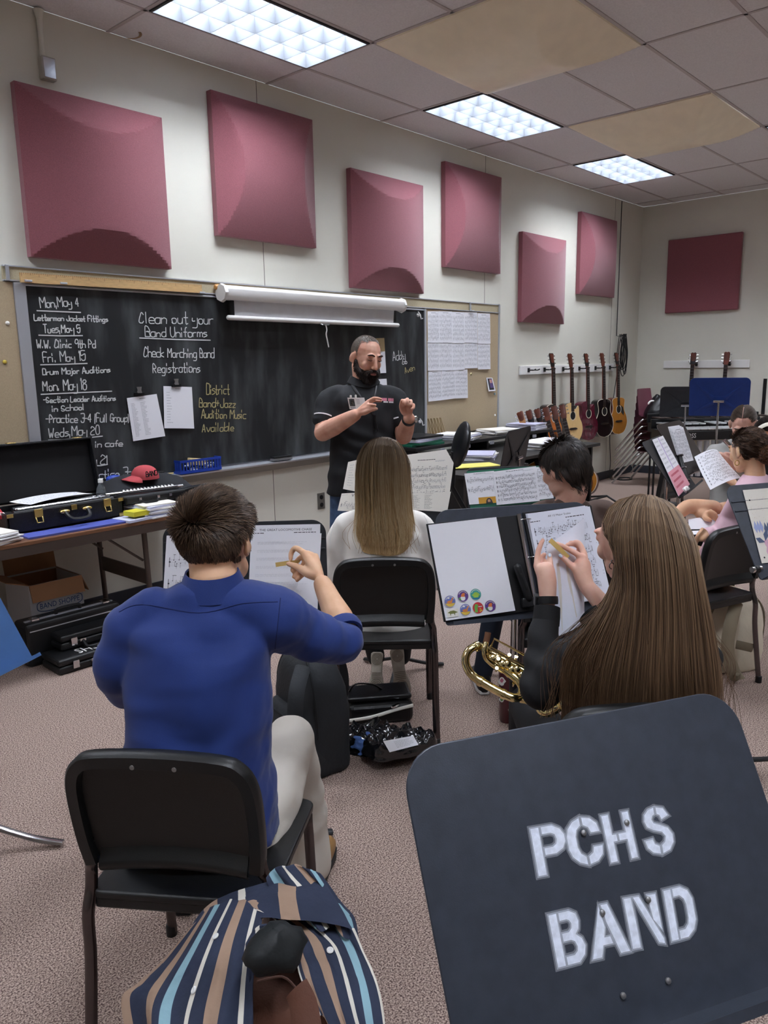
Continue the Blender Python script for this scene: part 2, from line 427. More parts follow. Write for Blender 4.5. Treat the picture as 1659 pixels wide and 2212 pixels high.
def pillow(n, size, base, bul, k, vert):
    def h(u, v):
        a, c_ = (u, v) if vert else (v, u)
        return base+min(bul*(1-(2*a-1)**2), k*min(c_, 1-c_)*size)
    return h
def reflector(label, i, j):
    cx, cy = X0+(i+.5)*TX, Y0-(j+1)*TY; S = TX-.03
    h = pillow(0, S, .012, .185, .62, True)
    b = MB().grid(lambda u, v: V((cx+(u-.5)*S, cy+(v-.5)*S, HC-h(1-u, v))), 48, 48)
    b.grid(lambda u, v: V((cx+(u-.5)*S, cy+(v-.5)*S, HC)), 1, 1)
    n = 48
    for a, c_ in (((0, 0), (1, 0)), ((1, 0), (1, 1)), ((1, 1), (0, 1)), ((0, 1), (0, 0))):
        P = [V((cx+(q[0]-.5)*S, cy+(q[1]-.5)*S, 0)) for q in (a, c_)]
        b.quad(P[0]+UP*HC, P[1]+UP*HC, P[1]+UP*(HC-.012), P[0]+UP*(HC-.012))
    single('ceiling_reflector', b, m_beige, label, 'sound reflector', base=(cx, cy, HC), group='beige barrel reflectors in the ceiling', smooth=60)
reflector('large beige barrel-shaped sound reflector set in the ceiling near the first light', 1, 1)
reflector('smaller farther beige barrel-shaped sound reflector set in the ceiling', 3, 1)
# ---------------------------------------------------------------- wall sound panels
def sound_panel(label, x0, z0, vert, S=.955, base=.05, bul=.10, k=.52):
    h = pillow(0, S, base, bul, k, vert); y = YA-.004
    b = MB().grid(lambda u, v: V((x0+u*S, y-h(u, v), z0+v*S)), 56, 56)
    n = 24
    for a, c_ in (((0, 0), (1, 0)), ((1, 0), (1, 1)), ((1, 1), (0, 1)), ((0, 1), (0, 0))):
        P = [V((x0+q[0]*S, y, z0+q[1]*S)) for q in (a, c_)]
        b.quad(P[0], P[1], P[1]-V((0, base, 0)), P[0]-V((0, base, 0)))
    b.quad(V((x0, y, z0)), V((x0+S, y, z0)), V((x0+S, y, z0+S)), V((x0, y, z0+S)))
    return single('sound_panel', b, m_maroon, label, 'sound panel', base=(x0+S/2, YA, z0), group='maroon sound panels on the chalkboard wall', smooth=12)
sound_panel('largest maroon sound panel with a dark arc along its bottom, at far left', 2.16, 2.265, True)
sound_panel('second maroon sound panel from the left, bulging with arcs at its sides', 3.52, 2.53, False)
sound_panel('third maroon sound panel from the left, hung above the end of the projector screen', 4.89, 2.25, True)
sound_panel('fourth maroon sound panel from the left, high above the right cork board', 6.18, 2.52, False)
sound_panel('fifth maroon sound panel from the left, lowest, above the empty guitar hook', 7.56, 2.04, True)
sound_panel('sixth maroon sound panel from the left, nearest the room corner', 8.87, 2.41, False)
b = MB().box((XB-.03, 3.89, 2.70), (.052, .955, .955))
single('sound_panel', b, m_maroon, 'flat dark maroon sound panel alone on the right-hand wall', 'sound panel', bev=.012)
# ---------------------------------------------------------------- chalkboard
EX, EZ, NY = V((1, 0, 0)), V((0, 0, 1)), V((0, -1, 0))
ZT, ZB = 2.10, .885
cb = thing('chalkboard', 'long black chalkboard covered with chalk writing of band dates', 'chalkboard', (4.0, YA, .85))
b = MB().box((4.0, YA-.012, (ZT+ZB)/2), (3.76, .02, ZT-ZB)); obj('writing_surface', b, m_board, cb, smooth=0)
b = MB()
for x, w_ in ((2.085, .07), (5.895, .03)): b.box((x, YA-.018, (ZT+ZB)/2), (w_, .032, ZT-ZB+.03))
b.box((4.0, YA-.016, ZT+.004), (3.8, .03, .012)); obj('frame', b, m_alu, cb, smooth=0, bev=.003)
b = MB().prism([(0, 0), (.085, 0), (.09, .012), (.075, .012), (.012, .02), (0, .04)], V((2.05, YA-.002, ZB-.038)), NY, EZ, EX*3.87)
b.prism([(0, 0), (.075, 0), (.02, -.055), (0, -.06)], V((2.05, YA-.002, ZB-.038)), NY, EZ, EX*3.87, 1)
obj('chalk_tray', b, [m_alu, mat('tray underside', '8f8d88', .5, .4)], cb, smooth=0)
b = MB()
def chalk(text, p0, p1, hp, yellow=False, jit=.12):
    a, e = wa(*p0, .024), wa(*p1, .024); x = e-a; L = x.length; x.normalize(); z = x.cross(NY)*-1
    if z.z < 0: z = -z
    h = (wa(p0[0], p0[1]-hp, .024)-a).length
    write(b, text, a, x, z, L, h, NY, .0062, 1 if yellow else 0, jit, .0005)
def cline(p0, p1):
    a, e = wa(*p0, .0246), wa(*p1, .0246); t = V((0, 0, .0035)); m = a.lerp(e, .5)+V((0, 0, random.uniform(-.006, .002)))
    b.quad(a-t, m-t, m+t, a+t); b.quad(m-t, e-t, e+t, m+t)
for tx, p0, p1, h in [('Mon,May 4', (86, 665), (172, 661), 20), ('Letterman Jacket Fittings', (73, 692), (233, 695), 12), ('Tues,May 5', (93, 719), (174, 718), 18), ('W.W. Clinic 9th Pd', (78, 752), (207, 751), 17), ('Fri. May 15', (92, 783), (185, 778), 20), ('Drum Major Auditions', (91, 810), (238, 804), 13), ('Mon. May 18', (91, 845), (188, 841), 22), ('-Section Leader Auditions', (93, 870), (250, 865), 12), ('in School', (111, 889), (182, 885), 12), ('-Practice 3-4 (Full Group)', (98, 913), (279, 911), 18), ('Weds,May 20', (103, 945), (216, 938), 20), ('Md. form in cafe', (116, 969), (265, 964), 14), ('Thurs,May 21', (110, 1010), (233, 1002), 20), ('-Practice 3-4', (172, 1038), (294, 1027), 18),
        ('Clean out your', (299, 698), (461, 700), 24), ('Band Uniforms', (312, 727), (447, 728), 20), ('Check Marching Band', (309, 771), (463, 773), 21), ('Registrations', (329, 805), (432, 804), 21), ('Addy', (848, 780), (876, 774), 19), ('Co', (868, 787), (880, 785), 11)]: chalk(tx, p0, p1, h)
for tx, p0, p1, h in [('District', (445, 852), (496, 851), 22), ('Band+Jazz', (429, 879), (510, 880), 19), ('Audition Music', (434, 903), (531, 904), 18), ('Available', (435, 933), (506, 931), 18), ('Aven', (874, 807), (896, 799), 13)]: chalk(tx, p0, p1, h, True)
for q in [((79, 671), (175, 675)), ((83, 724), (179, 725)), ((87, 788), (189, 785)), ((88, 852), (242, 845)), ((104, 951), (222, 942)), ((202, 1006), (233, 1003)), ((301, 730), (455, 735))]: cline(*q)
obj('chalk_writing', b, [m_chalk, m_ychalk], cb, smooth=0)
b = MB().box((4.58, YA-.014, 2.165), (5.16, .02, .075)); b.box((4.58, YA-.018, 2.205), (5.16, .028, .008), None, 1); b.box((4.58, YA-.018, 2.124), (5.16, .028, .008), None, 1)
rail = thing('tack_rail', 'thin cork map rail with metal edges above the chalkboard and cork board', 'rail', (4.58, YA, 2.12))
obj('cork_strip', b, [m_corkrail, m_alu], rail, smooth=0)
for x in (2.02, 2.115, 2.33, 3.34, 6.62, 7.15):
    q = MB().box((x, YA-.036, 2.165 if x in (2.02, 6.62, 7.15) else 2.125), (.02, .012, .09 if x in (2.02, 6.62, 7.15) else .022)); q.box((x+.012, YA-.05, 2.124), (.045, .025, .012)) if x not in (2.02, 7.15) else None
    obj('map_clip', q, m_alu, rail, smooth=0, bev=.002)
def tackboard(label, x0, x1, z0, z1, strip):
    t = thing('tack_board', label, 'notice board', ((x0+x1)/2, YA, z0))
    obj('cork_panel', MB().box(((x0+x1)/2, YA-.014, (z0+z1)/2), (x1-x0, .018, z1-z0)), m_cork, t, smooth=0)
    if strip: obj('edge_strip', MB().box((x1+.012, YA-.014, (z0+z1)/2+.03), (.028, .028, z1-z0+.08)), m_alu, t, smooth=0, bev=.003)
tackboard('tan cork board cut off by the left edge of the photo', .6, 2.048, .89, 2.115, False)
tackboard('tan cork board with rows of sheet music pinned up, right of the chalkboard', 5.912, 7.15, .90, 2.115, True)
# ---------------------------------------------------------------- papers on the boards
def wall_sheet(label, pts, content, off=.026, group=None, name='sheet_music', curl=.006, mats=None):
    q = [wa(*p, off) for p in pts]
    q[2] = q[2]+NY*curl; q[3] = q[3]+NY*curl
    return sheet(name, label, q, content, group=group, mats=mats)
def sheet(name, label, q, content, group=None, mats=None, parent=None, bend=0., nu=8, nv=8, cat='paper', thick=.0012):
    tl, tr, br, bl = q; ex = (tr-tl).normalized(); ey = (bl-tl); ey = (ey-ex*ey.dot(ex)).normalized(); n = ey.cross(ex)*-1
    n = ex.cross(ey); 
    if n.dot(EYE-tl) < 0: n = -n
    S = lambda u, v: (tl*(1-u)+tr*u)*(1-v)+(bl*(1-u)+br*u)*v+n*(bend*(4*u*(1-u))+(bend*.6*v*v))
    b = MB().grid(S, nu, nv); b.grid(lambda u, v: S(u, v)-n*thick, nu, nv)
    for k in range(nu):
        for v in (0, 1): b.quad(S(k/nu, v), S((k+1)/nu, v), S((k+1)/nu, v)-n*thick, S(k/nu, v)-n*thick)
    for k in range(nv):
        for u in (0, 1): b.quad(S(u, k/nv), S(u, (k+1)/nv), S(u, (k+1)/nv)-n*thick, S(u, k/nv)-n*thick)
    wd, hg = (tr-tl).length, (bl-tl).length
    ib = MB()
    content(ib, wd, hg)
    b_o = MB()
    for p in ib.v:                                        # lay the print on the sheet's surface
        u, v = p.x/wd, p.y/hg; b_o.v.append(S(min(max(u, 0), 1), min(max(v, 0), 1))+n*p.z)
    b.add(b_o.v, ib.f, 1); 
    for k, mi in enumerate(ib.m): b.m[len(b.m)-len(ib.m)+k] = mi
    ms = mats or [m_paper, m_ink, m_grey]
    if parent: return obj(name, b, ms, parent, smooth=30)
    return single(name, b, ms, label, cat, group=group, smooth=30)
PX, PY, PZ = V((1, 0, 0)), V((0, 1, 0)), V((0, 0, 1))
O0 = V((0, 0, 0))
def c_music(rows, title=True, top=.1, h=.55, dens=1., m0=.05):
    def f(mb, wd, hg):
        if title:
            textlines(mb, O0, PX, PY, PZ, wd*.3, wd*.7, hg*.045, 1, 1, hg*.012, 1, .05); textlines(mb, O0, PX, PY, PZ, wd*.68, wd*.94, hg*.075, 2, hg*.015, hg*.006, 2, .3)
        st = hg*(1-top-.06)/rows
        for k in range(rows): music(mb, O0, PX, PY, PZ, wd*m0, wd*(1-m0), hg*top+k*st+st*.2, st*h, 1, dens, 2)
    return f
def c_list(n, cols=2, m=2):
    def f(mb, wd, hg):
        textlines(mb, O0, PX, PY, PZ, wd*.4, wd*.6, hg*.05, 1, 1, hg*.01, 1, .1)
        for c_ in range(cols): textlines(mb, O0, PX, PY, PZ, wd*(.1+.8*c_/cols*.75), wd*(.1+.8*c_/cols*.75+.2), hg*.14, n, hg*.78/n, hg*.011, m, .5)
    return f
def c_blank(mb, wd, hg): pass
c3 = lambda *p: [(840+x/3.77, 640+y/3.77) for x, y in p]
cols = [(315, 408, 122, 365, 608), (408, 515, 121, 365, 604), (515, 614, 127, 369, 602), (615, 719, 130, 366, 588), (722, 824, 138, 375, 597)]
ordn = ['first', 'second', 'third', 'fourth', 'fifth']
for k, (x0, x1, y0, y1, y2) in enumerate(cols):
    wall_sheet('pinned sheet music on the cork board, top row, %s column from the left' % ordn[k], c3((x0, y0), (x1, y0+(2 if k else 0)), (x1, y1+12), (x0, y1+12)), c_music(6, True, .12, .5, 1.2), .024+.0012*k, 'sheet music pinned on the cork board')
    wall_sheet('pinned sheet music on the cork board, middle row, %s column from the left' % ordn[k], c3((x0, y1), (x1, y1), (x1, y2-4), (x0, y2)), c_music(5, k > 0, .12, .45, 1.2), .026+.0012*k, 'sheet music pinned on the cork board')
for k, (p, nm) in enumerate([(((320, 610), (428, 603), (428, 846), (318, 858)), 'left'), (((430, 600), (536, 595), (540, 831), (428, 846)), 'middle'), (((536, 595), (640, 595), (640, 828), (540, 832)), 'right')]):
    wall_sheet('pinned sheet music on the cork board, lowest row, %s of its three' % nm, c3(*p), c_music(6, True, .12, .4, 1.2), .028+.0015*k, 'sheet music pinned on the cork board')
def photo_content(mb, wd, hg):
    def r(a, c_, d, e, m): mb.quad(*[V((x*wd, y*hg, .0008+.0001*m)) for x, y in ((a, c_), (d, c_), (d, e), (a, e))], m)
    r(.15, .06, .85, .9, 1); r(.4, .12, .8, .4, 2); r(.35, .4, .8, .75, 3); r(.45, .18, .68, .36, 4)
wall_sheet('small colour photo strip pinned at the right of the cork board', c3((793, 663), (843, 663), (857, 770), (800, 775)), photo_content, .024, None, 'photo_print', .02, [m_paper, m_ink, mat('print pink', 'b77f90', .7), mat('print violet', '5d4a7a', .7), mat('print skin', 'c79a86', .7)])
for (x, y), c_, l in [((665, 632), 'e8dfae', 'yellow pin stuck in the cork board below the fourth column'), ((860, 968), 'f0efe6', 'white pin low on the right side of the cork board'), ((857, 795), '8fb9cc', 'pale blue scrap pinned under the small photo strip')]:
    p = wa(*c3((x, y))[0], .018); b = MB().lathe([(.004, 0), (.012, .004), (.012, .01), (.006, .014)], p, NY, 10); single('push_pin', b, mat('pin '+c_, c_, .4), l, 'pin', group='pins in the cork boards')
for (x, y), c_, l in [((15, 698), 'f3f1ea', 'white pin in the left cork board, upper one'), ((9, 782), 'c9b24a', 'yellow pin in the left cork board, lower one')]:
    p = wa(x, y, .018); b = MB().lathe([(.004, 0), (.012, .004), (.012, .01), (.006, .014)], p, NY, 10); single('push_pin', b, mat('pin '+c_, c_, .4), l, 'pin', group='pins in the cork boards')
q1 = [(274, 860), (338.5, 851), (356, 942), (287, 953)]; q2 = [(353, 834), (414.5, 836), (418.5, 925.5), (354, 925)]
for lab, q, cl, cont in [('tilted white list hanging from a clip on the chalkboard', q1, (301, 852), c_list(24, 2)), ('straight white list hanging from a clip, right of the tilted one', q2, (381, 834), c_list(12, 1))]:
    wall_sheet(lab, q, cont, .03, 'lists clipped to the chalkboard', 'paper_list')
    p = wa(*cl, .034); t = thing('bulldog_clip', 'steel bulldog clip holding the '+('tilted' if q is q1 else 'straight')+' list', 'clip', p, 0, 'clips on the chalkboard')
    obj('jaw', MB().box(p+V((0, 0, .004)), (.075, .018, .02)), m_blackmetal, t, smooth=0, bev=.003)
    obj('grip', MB().tube([p+V((0, -.004, .01)), p+V((0, -.006, .03)), p+V((0, -.004, .05))], [.02, .014, .019], 10, flat=.5), m_steel, t)
for (x, y), l in [((902, 681), 'white hook high at the right end of the chalkboard'), ((906, 911), 'white hook low at the right end of the chalkboard')]:
    p = wa(x, y, .022); b = MB().lathe([(.016, 0), (.016, .012), (.009, .02)], p, NY, 12); b.tube([p+NY*.015+V((-.01, 0, .03)), p+NY*.025+V((.01, 0, 0)), p+NY*.03+V((.015, 0, -.035)), p+NY*.04+V((.03, 0, -.03))], .006, 6)
    single('magnet_hook', b, m_white, l, 'hook', group='white magnet hooks')
def seal(mb, wd, hg):
    mb.quad(*[V((x*wd, y*hg, .0006)) for x, y in ((0, 0), (1, 0), (1, .38), (0, .38))], 3)
    mb.lathe([(.001, 0), (.02, 0), (.02, .0004), (.001, .0004)], V((wd*.45, hg*.2, .0009)), PZ, 14, 4)
wall_sheet('paper with a tan picture on top, on the chalkboard behind the standing man', [(806, 731), (830, 730), (833.5, 805.5), (806, 807)], seal, .026, None, 'poster', .004, [m_paper, m_ink, m_grey, mat('tan print', 'c2ad84', .8), mat('brown seal', '8a6a3a', .8)])
wall_sheet('small blank note behind the standing man\'s shoulder', [(812, 819.5), (835, 818), (836, 842), (812, 843)], c_blank, .026, None, 'note', .004)
# ---------------------------------------------------------------- projector screen
OS = .10
t = thing('projector_screen', 'white roll-down projector screen pulled slightly out over the chalkboard', 'projector screen', V((4.5, YA-.1, 1.95)))
a, e = wa(480, 632.5, OS), wa(866, 660, OS); d = (e-a); L = d.length; d.normalize()
b = MB().prism([(-.05, -.045), (.04, -.05), (.055, -.02), (.055, .03), (.02, .055), (-.05, .05)], a, NY, EZ, d*L); obj('housing', b, m_white, t, smooth=30, bev=.006)
for q in (a, e):
    b = MB().lathe([(.062, -.012), (.066, 0), (.066, .012), (.05, .02)], q-d*.004 if q is a else q, d, 8); obj('end_cap', b, m_white, t, smooth=0)
    obj('hanger', MB().tube([q+V((0, .05, .03)), q+V((0, .02, .05)), q+V((0, .07, .06)), q+V((0, .088, .02))], .006, 6), m_steel, t)
f = [wa(505, 640, OS), wa(851.5, 662, OS), wa(850, 697, OS), wa(507, 681.5, OS)]
fb = MB().grid(lambda u, v: (f[0]*(1-u)+f[1]*u)*(1-v)+(f[3]*(1-u)+f[2]*u)*v+NY*(.004*math.sin(u*31)*v), 40, 4); obj('screen_sheet', fb, m_screen, t)
for x0, x1 in ((497, 505), (851.5, 856)):
    y = lambda x, t0, t1: t0+(t1-t0)*(x-505)/346
    bb = MB(); bb.quad(wa(x0, y(x0, 640, 662), OS-.001), wa(x1, y(x1, 640, 662), OS-.001), wa(x1, y(x1, 682, 697), OS-.001), wa(x0, y(x0, 682, 697), OS-.001))
    obj('black_border', bb, m_black, t, smooth=0)
obj('bottom_bar', MB().caps([wa(494, 686, OS+.006), wa(859, 702.5, OS+.006)], [.018, .018], 12), m_white, t)
obj('pull_handle', MB().tube([wa(692, 699, OS+.012), wa(697, 701.5, OS+.03), wa(709, 702, OS+.03), wa(713, 700, OS+.012)], .004, 6), m_steel, t)
obj('pull_cord', MB().tube(catmull([wa(703, 700, OS+.012), wa(706, 712, OS+.012), wa(704.5, 722, OS+.012), wa(707, 735, OS+.012), wa(710, 750, OS+.012)], 4), .0055, 6), m_white, t)
# ---------------------------------------------------------------- ruler, pointer, tray things
a, e = wa(42, 599.5, .045), wa(434, 624.5, .045); d = (e-a).normalized()
b = MB().fbox(a-EZ*.028, d*(e-a).length, NY*.012, EZ*.056)
for k in range(97):
    q = a+d*((e-a).length*(k+.5)/97)+NY*.0126+EZ*.028; h = .02 if k % 8 == 0 else (.012 if k % 4 == 0 else .007)
    b.quad(q, q+d*.002, q+d*.002-EZ*h, q-EZ*h, 1)
single('board_ruler', b, [m_wood, m_darkwood], 'long wooden ruler lying on the rail at the left of the chalkboard', 'ruler', smooth=0)
a, e = wa(464, 620, .05), wa(632, 634.5, .05)
b = MB().tube([a-(e-a)*.0, a+(e-a)*.015, a+(e-a)*.05, a+(e-a)*.06, e], [.014, .022, .02, .013, .005], 10); single('wooden_pointer', b, mat('varnished wood', 'c58f50', .35), 'thin wooden pointer stick resting behind the projector screen housing', 'pointer')
TZ = ZB-.02
p = V((wa(427, 1008, .05).x, YA-.05, TZ)); t = thing('chalk_basket', 'small blue slotted basket of chalk on the chalkboard tray', 'basket', p)
b = MB()
for k in range(15):
    for s in (-1, 1): b.box(p+V((-.17+k*.34/14, s*.042, .05)), (.009, .006, .07))
for k in range(5):
    for s in (-1, 1): b.box(p+V((s*.172, -.04+k*.02, .05)), (.006, .009, .07))
for z, h in ((.01, .02), (.088, .016)):
    for s in (-1, 1): b.box(p+V((0, s*.043, z)), (.352, .008, h)); b.box(p+V((s*.172, 0, z)), (.008, .09, h))
b.box(p+V((0, 0, .004)), (.35, .088, .006)); obj('basket_wall', b, m_blue, t, smooth=0)
for k in range(14):
    q = p+V((random.uniform(-.14, .14), random.uniform(-.02, .02), .018+random.uniform(0, .02)+(.02 if k > 7 else 0))); a = random.uniform(0, 3)
    s = MB().tube([q-V((math.cos(a), math.sin(a)*.3, random.uniform(-.2, .2)))*.03, q+V((math.cos(a), math.sin(a)*.3, 0))*.03], .006, 8)
    single('chalk_stick', s, m_chalk if k % 4 else mat('pink chalk', 'cf9a90', .9), 'stub of chalk lying in the blue basket', 'chalk', group='chalk in the blue basket')
q = p+V((0, .0, .07)); single('chalk_box', MB().box(q, (.15, .035, .05), M.Rotation(.15, 3, 'Y')), [mat('manila card', 'd2bd8b', .7)], 'tan chalk box standing in the blue basket', 'box', bev=.004)
def eraser(label, x, y, ln, rz):
    p = V((wa(x, y, .055).x, YA-.055, TZ+.003)); t = thing('chalk_eraser', label, 'eraser', p, group='chalkboard erasers')
    obj('felt_pad', MB().box(p+V((0, 0, .009)), (ln, .05, .018)), mat('grey felt', '6b6b6b', .95), t, smooth=0); obj('eraser_back', MB().box(p+V((0, 0, .026)), (ln, .05, .016)), m_black, t, smooth=0, bev=.006)
eraser('black felt eraser on the tray right of the blue basket', 608, 1000, .19, 0)
eraser('black felt eraser on the tray left of the blue basket', 328, 1032, .18, 0)
p = V((wa(246, 1040, .05).x, YA-.05, TZ+.006)); single('blue_sponge', MB().ell(p+V((0, 0, .022)), (.055, .03, .024)), m_blue, 'small blue lump of putty at the left of the chalk tray', 'sponge')
for k, x in enumerate((2.98, 3.16, 5.30, 5.42, 5.55, 5.72)):
    q = V((x, YA-.055, TZ+.012)); single('chalk_stick', MB().tube([q-V((.035, .006, 0)), q+V((.035, -.004, 0))], .006, 8), m_chalk if k % 3 else m_ychalk, ('loose stick of chalk on the tray left of the blue basket' if k < 2 else 'loose stick of chalk on the tray right of the standing man'), 'chalk', group='loose chalk %s' % ('left' if k < 2 else 'right'))
# wire file rack
p = wa(925, 940, .03); a, e = wa(927, 942, .06), wa(961, 938, .06)
t = thing('wire_rack', 'small zigzag wire rack on a wood base at the foot of the cork board', 'rack', (a+e)/2-V((0, 0, .02)))
obj('base', MB().fbox(a-EZ*.02, e-a, NY*.06, EZ*.015), m_wood, t, smooth=0)
b = MB()
for k in range(5):
    q = a+(e-a)*(k+.6)/5.3; b.tube([q, q+V((-.05, 0, .17)), q+V((-.062, -.02, .17)), q+V((-.01, -.04, 0))], .004, 6)
obj('wires', b, mat('tan wire', 'a08a62', .4, .6), t)
# outlet, conduit
p = wa(693, 1082, 0); t = thing('wall_outlet', 'double electrical outlet on the wall under the chalk tray', 'outlet', p)
obj('cover_plate', MB().box(p+NY*.004, (.085, .008, .14)), mat('dull steel plate', '8d8a84', .4, .7), t, smooth=0, bev=.003)
for s in (-1, 1): obj('socket', MB().lathe([(.019, 0), (.019, .004), (.016, .005)], p+NY*.008+EZ*.033*s, NY, 14), m_black, t)
p = wa(103.5, 149, .03); t = thing('junction_box', 'small metal box on a conduit hanging from the ceiling at top left', 'switch box', p-EZ*.06)
obj('box_body', MB().box(p+NY*-.005, (.085, .05, .125)), mat('grey box', 'b3afa6', .4, .4), t, smooth=0, bev=.006); obj('cover', MB().box(p+NY*.022, (.07, .006, .11)), m_chrome, t, smooth=0, bev=.004)
q = V((p.x-.02, YA-.02, p.z+.06)); obj('conduit', MB().tube([q, q+EZ*.16, V((q.x, q.y, HC-.06)), V((q.x, q.y, HC-.01))], [.016, .016, .016, .03], 10), m_wall, t)
# ================================================================ CHAIRS
m_shell = mat('black moulded plastic', '141516', .4, var=.1, vs=30, bump=.12, bs=500)
m_leg = mat('dark chrome leg', '5d5656', .2, .9)
def RR(w_, h_, r, n=6, bot=None):              # rounded rectangle, corners counterclockwise from lower left
    rb = r if bot is None else bot; pts = []
    for cx, cy, a0, q in ((w_/2-rb, -h_/2+rb, -PI/2, rb), (w_/2-r, h_/2-r, 0, r), (-w_/2+r, h_/2-r, PI/2, r), (-w_/2+rb, -h_/2+rb, PI, rb)):
        for k in range(n+1):
            a = a0+PI/2*k/n; pts.append((cx+q*math.cos(a), cy+q*math.sin(a)))
    return pts
def make_chair(name, label, loc, rz, group, mat_shell=None):
    ms = mat_shell or m_shell
    t = thing(name, label, 'chair', loc, rz, group, local=True)
    X, Y, Z = V((1, 0, 0)), V((0, 1, 0)), V((0, 0, 1))
    b = MB().prism(RR(.44, .45, .05, 5, .03), V((0, .005, .435)), X, Y, Z*.022)       # seat pan
    b.v = [V((q.x*(1-.04*(q.y < -.1)), q.y, q.z-(.02*max(0, q.y-.15)/.08 if q.y > .15 else 0))) for q in b.v]
    b.box((0, -.212, .430), (.395, .012, .034))
    obj('seat', b, ms, t, bev=.006)
    # backrest: dished shell with a rolled rim on top and sides
    def back(x, z): return V((x, -.225-.05*(z-.53)/.29+.03*(1-(x/.21)**2), z))
    out = [(-.205, .535), (-.213, .60), (-.215, .70), (-.208, .765), (-.185, .805), (-.14, .825), (0, .832), (.14, .825), (.185, .805), (.208, .765), (.215, .70), (.213, .60), (.205, .535)]
    P = catmull([V((a, c_, 0)) for a, c_ in out], 4)
    sh = MB()
    def shell(u, v):
        q = P[int(round(u*(len(P)-1)))]; m_ = V((q.x*.86*(1 if abs(q.x) > .0 else 1), .55, 0))
        x = q.x*(1-v)+q.x*.9*v*.0+(q.x*.2)*v; z = q.y*(1-v)+(.56+(q.y-.535)*.2)*v
        return back(x, z)
    nx, nz = 26, 14
    def g(u, v):
        z = .545+.275*v; hw = .203 if z < .7 else .203*math.sqrt(max(0.05, 1-((z-.7)/.128)**4*.45)); x = (2*u-1)*hw
        return back(x, z)
    sh.grid(g, nx, nz); sh.grid(lambda u, v: g(u, v)+V((0, .006, 0)), nx, nz)
    obj('backrest', sh, ms, t)
    rim = MB(); K = len(P); vs = []; fs = []
    for i, q in enumerate(P):
        d = (P[min(i+1, K-1)]-P[max(i-1, 0)]).normalized(); nrm = V((-d.y, d.x, 0))
        if nrm.dot(V((q.x, q.y-.62, 0))) > 0: nrm = -nrm
        c = back(q.x*.98, q.y); c.y = -.225-.05*(q.y-.53)/.29+.012
        i3 = V((nrm.x, 0, nrm.y))
        prof = [(-.002, -.018), (.004, -.026), (.028, -.026), (.031, -.018), (.029, .0), (.02, .012), (.004, .012), (-.002, .004)]
        vs += [c+i3*a+V((0, bb, 0)) for a, bb in prof]
    n = 8
    for i in range(K-1):
        for k in range(n): l = (k+1) % n; fs.append((i*n+k, i*n+l, (i+1)*n+l, (i+1)*n+k))
    fs += [tuple(range(n))[::-1], tuple((K-1)*n+k for k in range(n))]
    rim.add(vs, fs); obj('back_rim', rim, ms, t, smooth=50)
    lip = MB().grid(lambda u, v: back((2*u-1)*.168, .56)+V((0, -.02*math.sin(v*PI*.9), -.045*v+.012*(v < .01))), 20, 6)
    lip.grid(lambda u, v: back((2*u-1)*.168, .56)+V((0, -.02*math.sin(v*PI*.9)+.006, -.045*v+.012*(v < .01))), 20, 6)
    obj('lower_lip', lip, ms, t)
    hp = MB().box((0, -.289, .806), (.09, .004, .010)); obj('grip_plate', hp, m_black, t, smooth=0, bev=.002)
    for s in (-1, 1): obj('rivet', MB().lathe([(.006, 0), (.005, .003), (.002, .004)], (s*.045, -.289, .806), (0, -1, 0), 10), m_steel, t)
    for s in (-1, 1):
        q = [V((s*.192, -.232, .60)), V((s*.196, -.218, .535)), V((s*.205, -.205, .50)), V((s*.207, -.21, .455)), V((s*.210, -.228, .40)), V((s*.211, -.232, .30)), V((s*.213, -.255, .14)), V((s*.215, -.275, .012))]
        obj('leg', MB().tube(catmull(q, 4), .015, 10, flat=.7), m_leg, t)
        q = [V((s*.175, .0, .428)), V((s*.205, .15, .424)), V((s*.207, .17, .40)), V((s*.209, .185, .2)), V((s*.212, .20, .012))]
        obj('leg', MB().tube(catmull(q, 4), .014, 10, flat=.8), m_leg, t)
        for y in (-.275, .20): obj('foot', MB().lathe([(.016, 0), (.016, .03), (.013, .034)], (s*.2145, y+(-.0 if y > 0 else 0), 0), (0, 0, 1), 10), m_black, t)
    obj('stretcher', MB().tube([V((-.208, .17, .405)), V((.208, .17, .405))], .009, 8), m_leg, t)
    obj('side_rail', MB().tube([V((-.2, -.205, .42)), V((-.2, .15, .42))], .009, 8), m_leg, t)
    obj('side_rail', MB().tube([V((.2, -.205, .42)), V((.2, .15, .42))], .009, 8), m_leg, t)
    return t
def heading(a): return -(YAW+R(a))              # turn that makes local +Y point a degrees to the right of the view
CHG = 'black band chairs'
ch0 = make_chair('band_chair', 'black moulded chair nearest the viewer, under the boy in the blue shirt', W(-.445, 1.735), heading(7), CHG)
def chair(label, l, d, a): return dup(ch0, W(l, d), heading(a), label, CHG)
chair('black moulded chair under the girl in the white top, seen from behind', -.005, 3.325, 0)
chair('black moulded chair at the right edge with the beige backpack under its seat', 1.56, 3.80, -27)
chair('black moulded chair hidden by the stand lettered in white, its back rim showing at right', .60, 1.92, 0)
chair('black moulded chair under the dark-haired boy', .80, 3.30, 5)
chair('black moulded chair draped with a grey jacket beyond the right end of the brown table', -1.02, 4.95, 120)
chair('black moulded chair facing the row of stands near the vibraphone', 2.14, 6.2, -40)
chair('black moulded chair under the girl with slicked-back hair', 2.16, 4.62, -60)
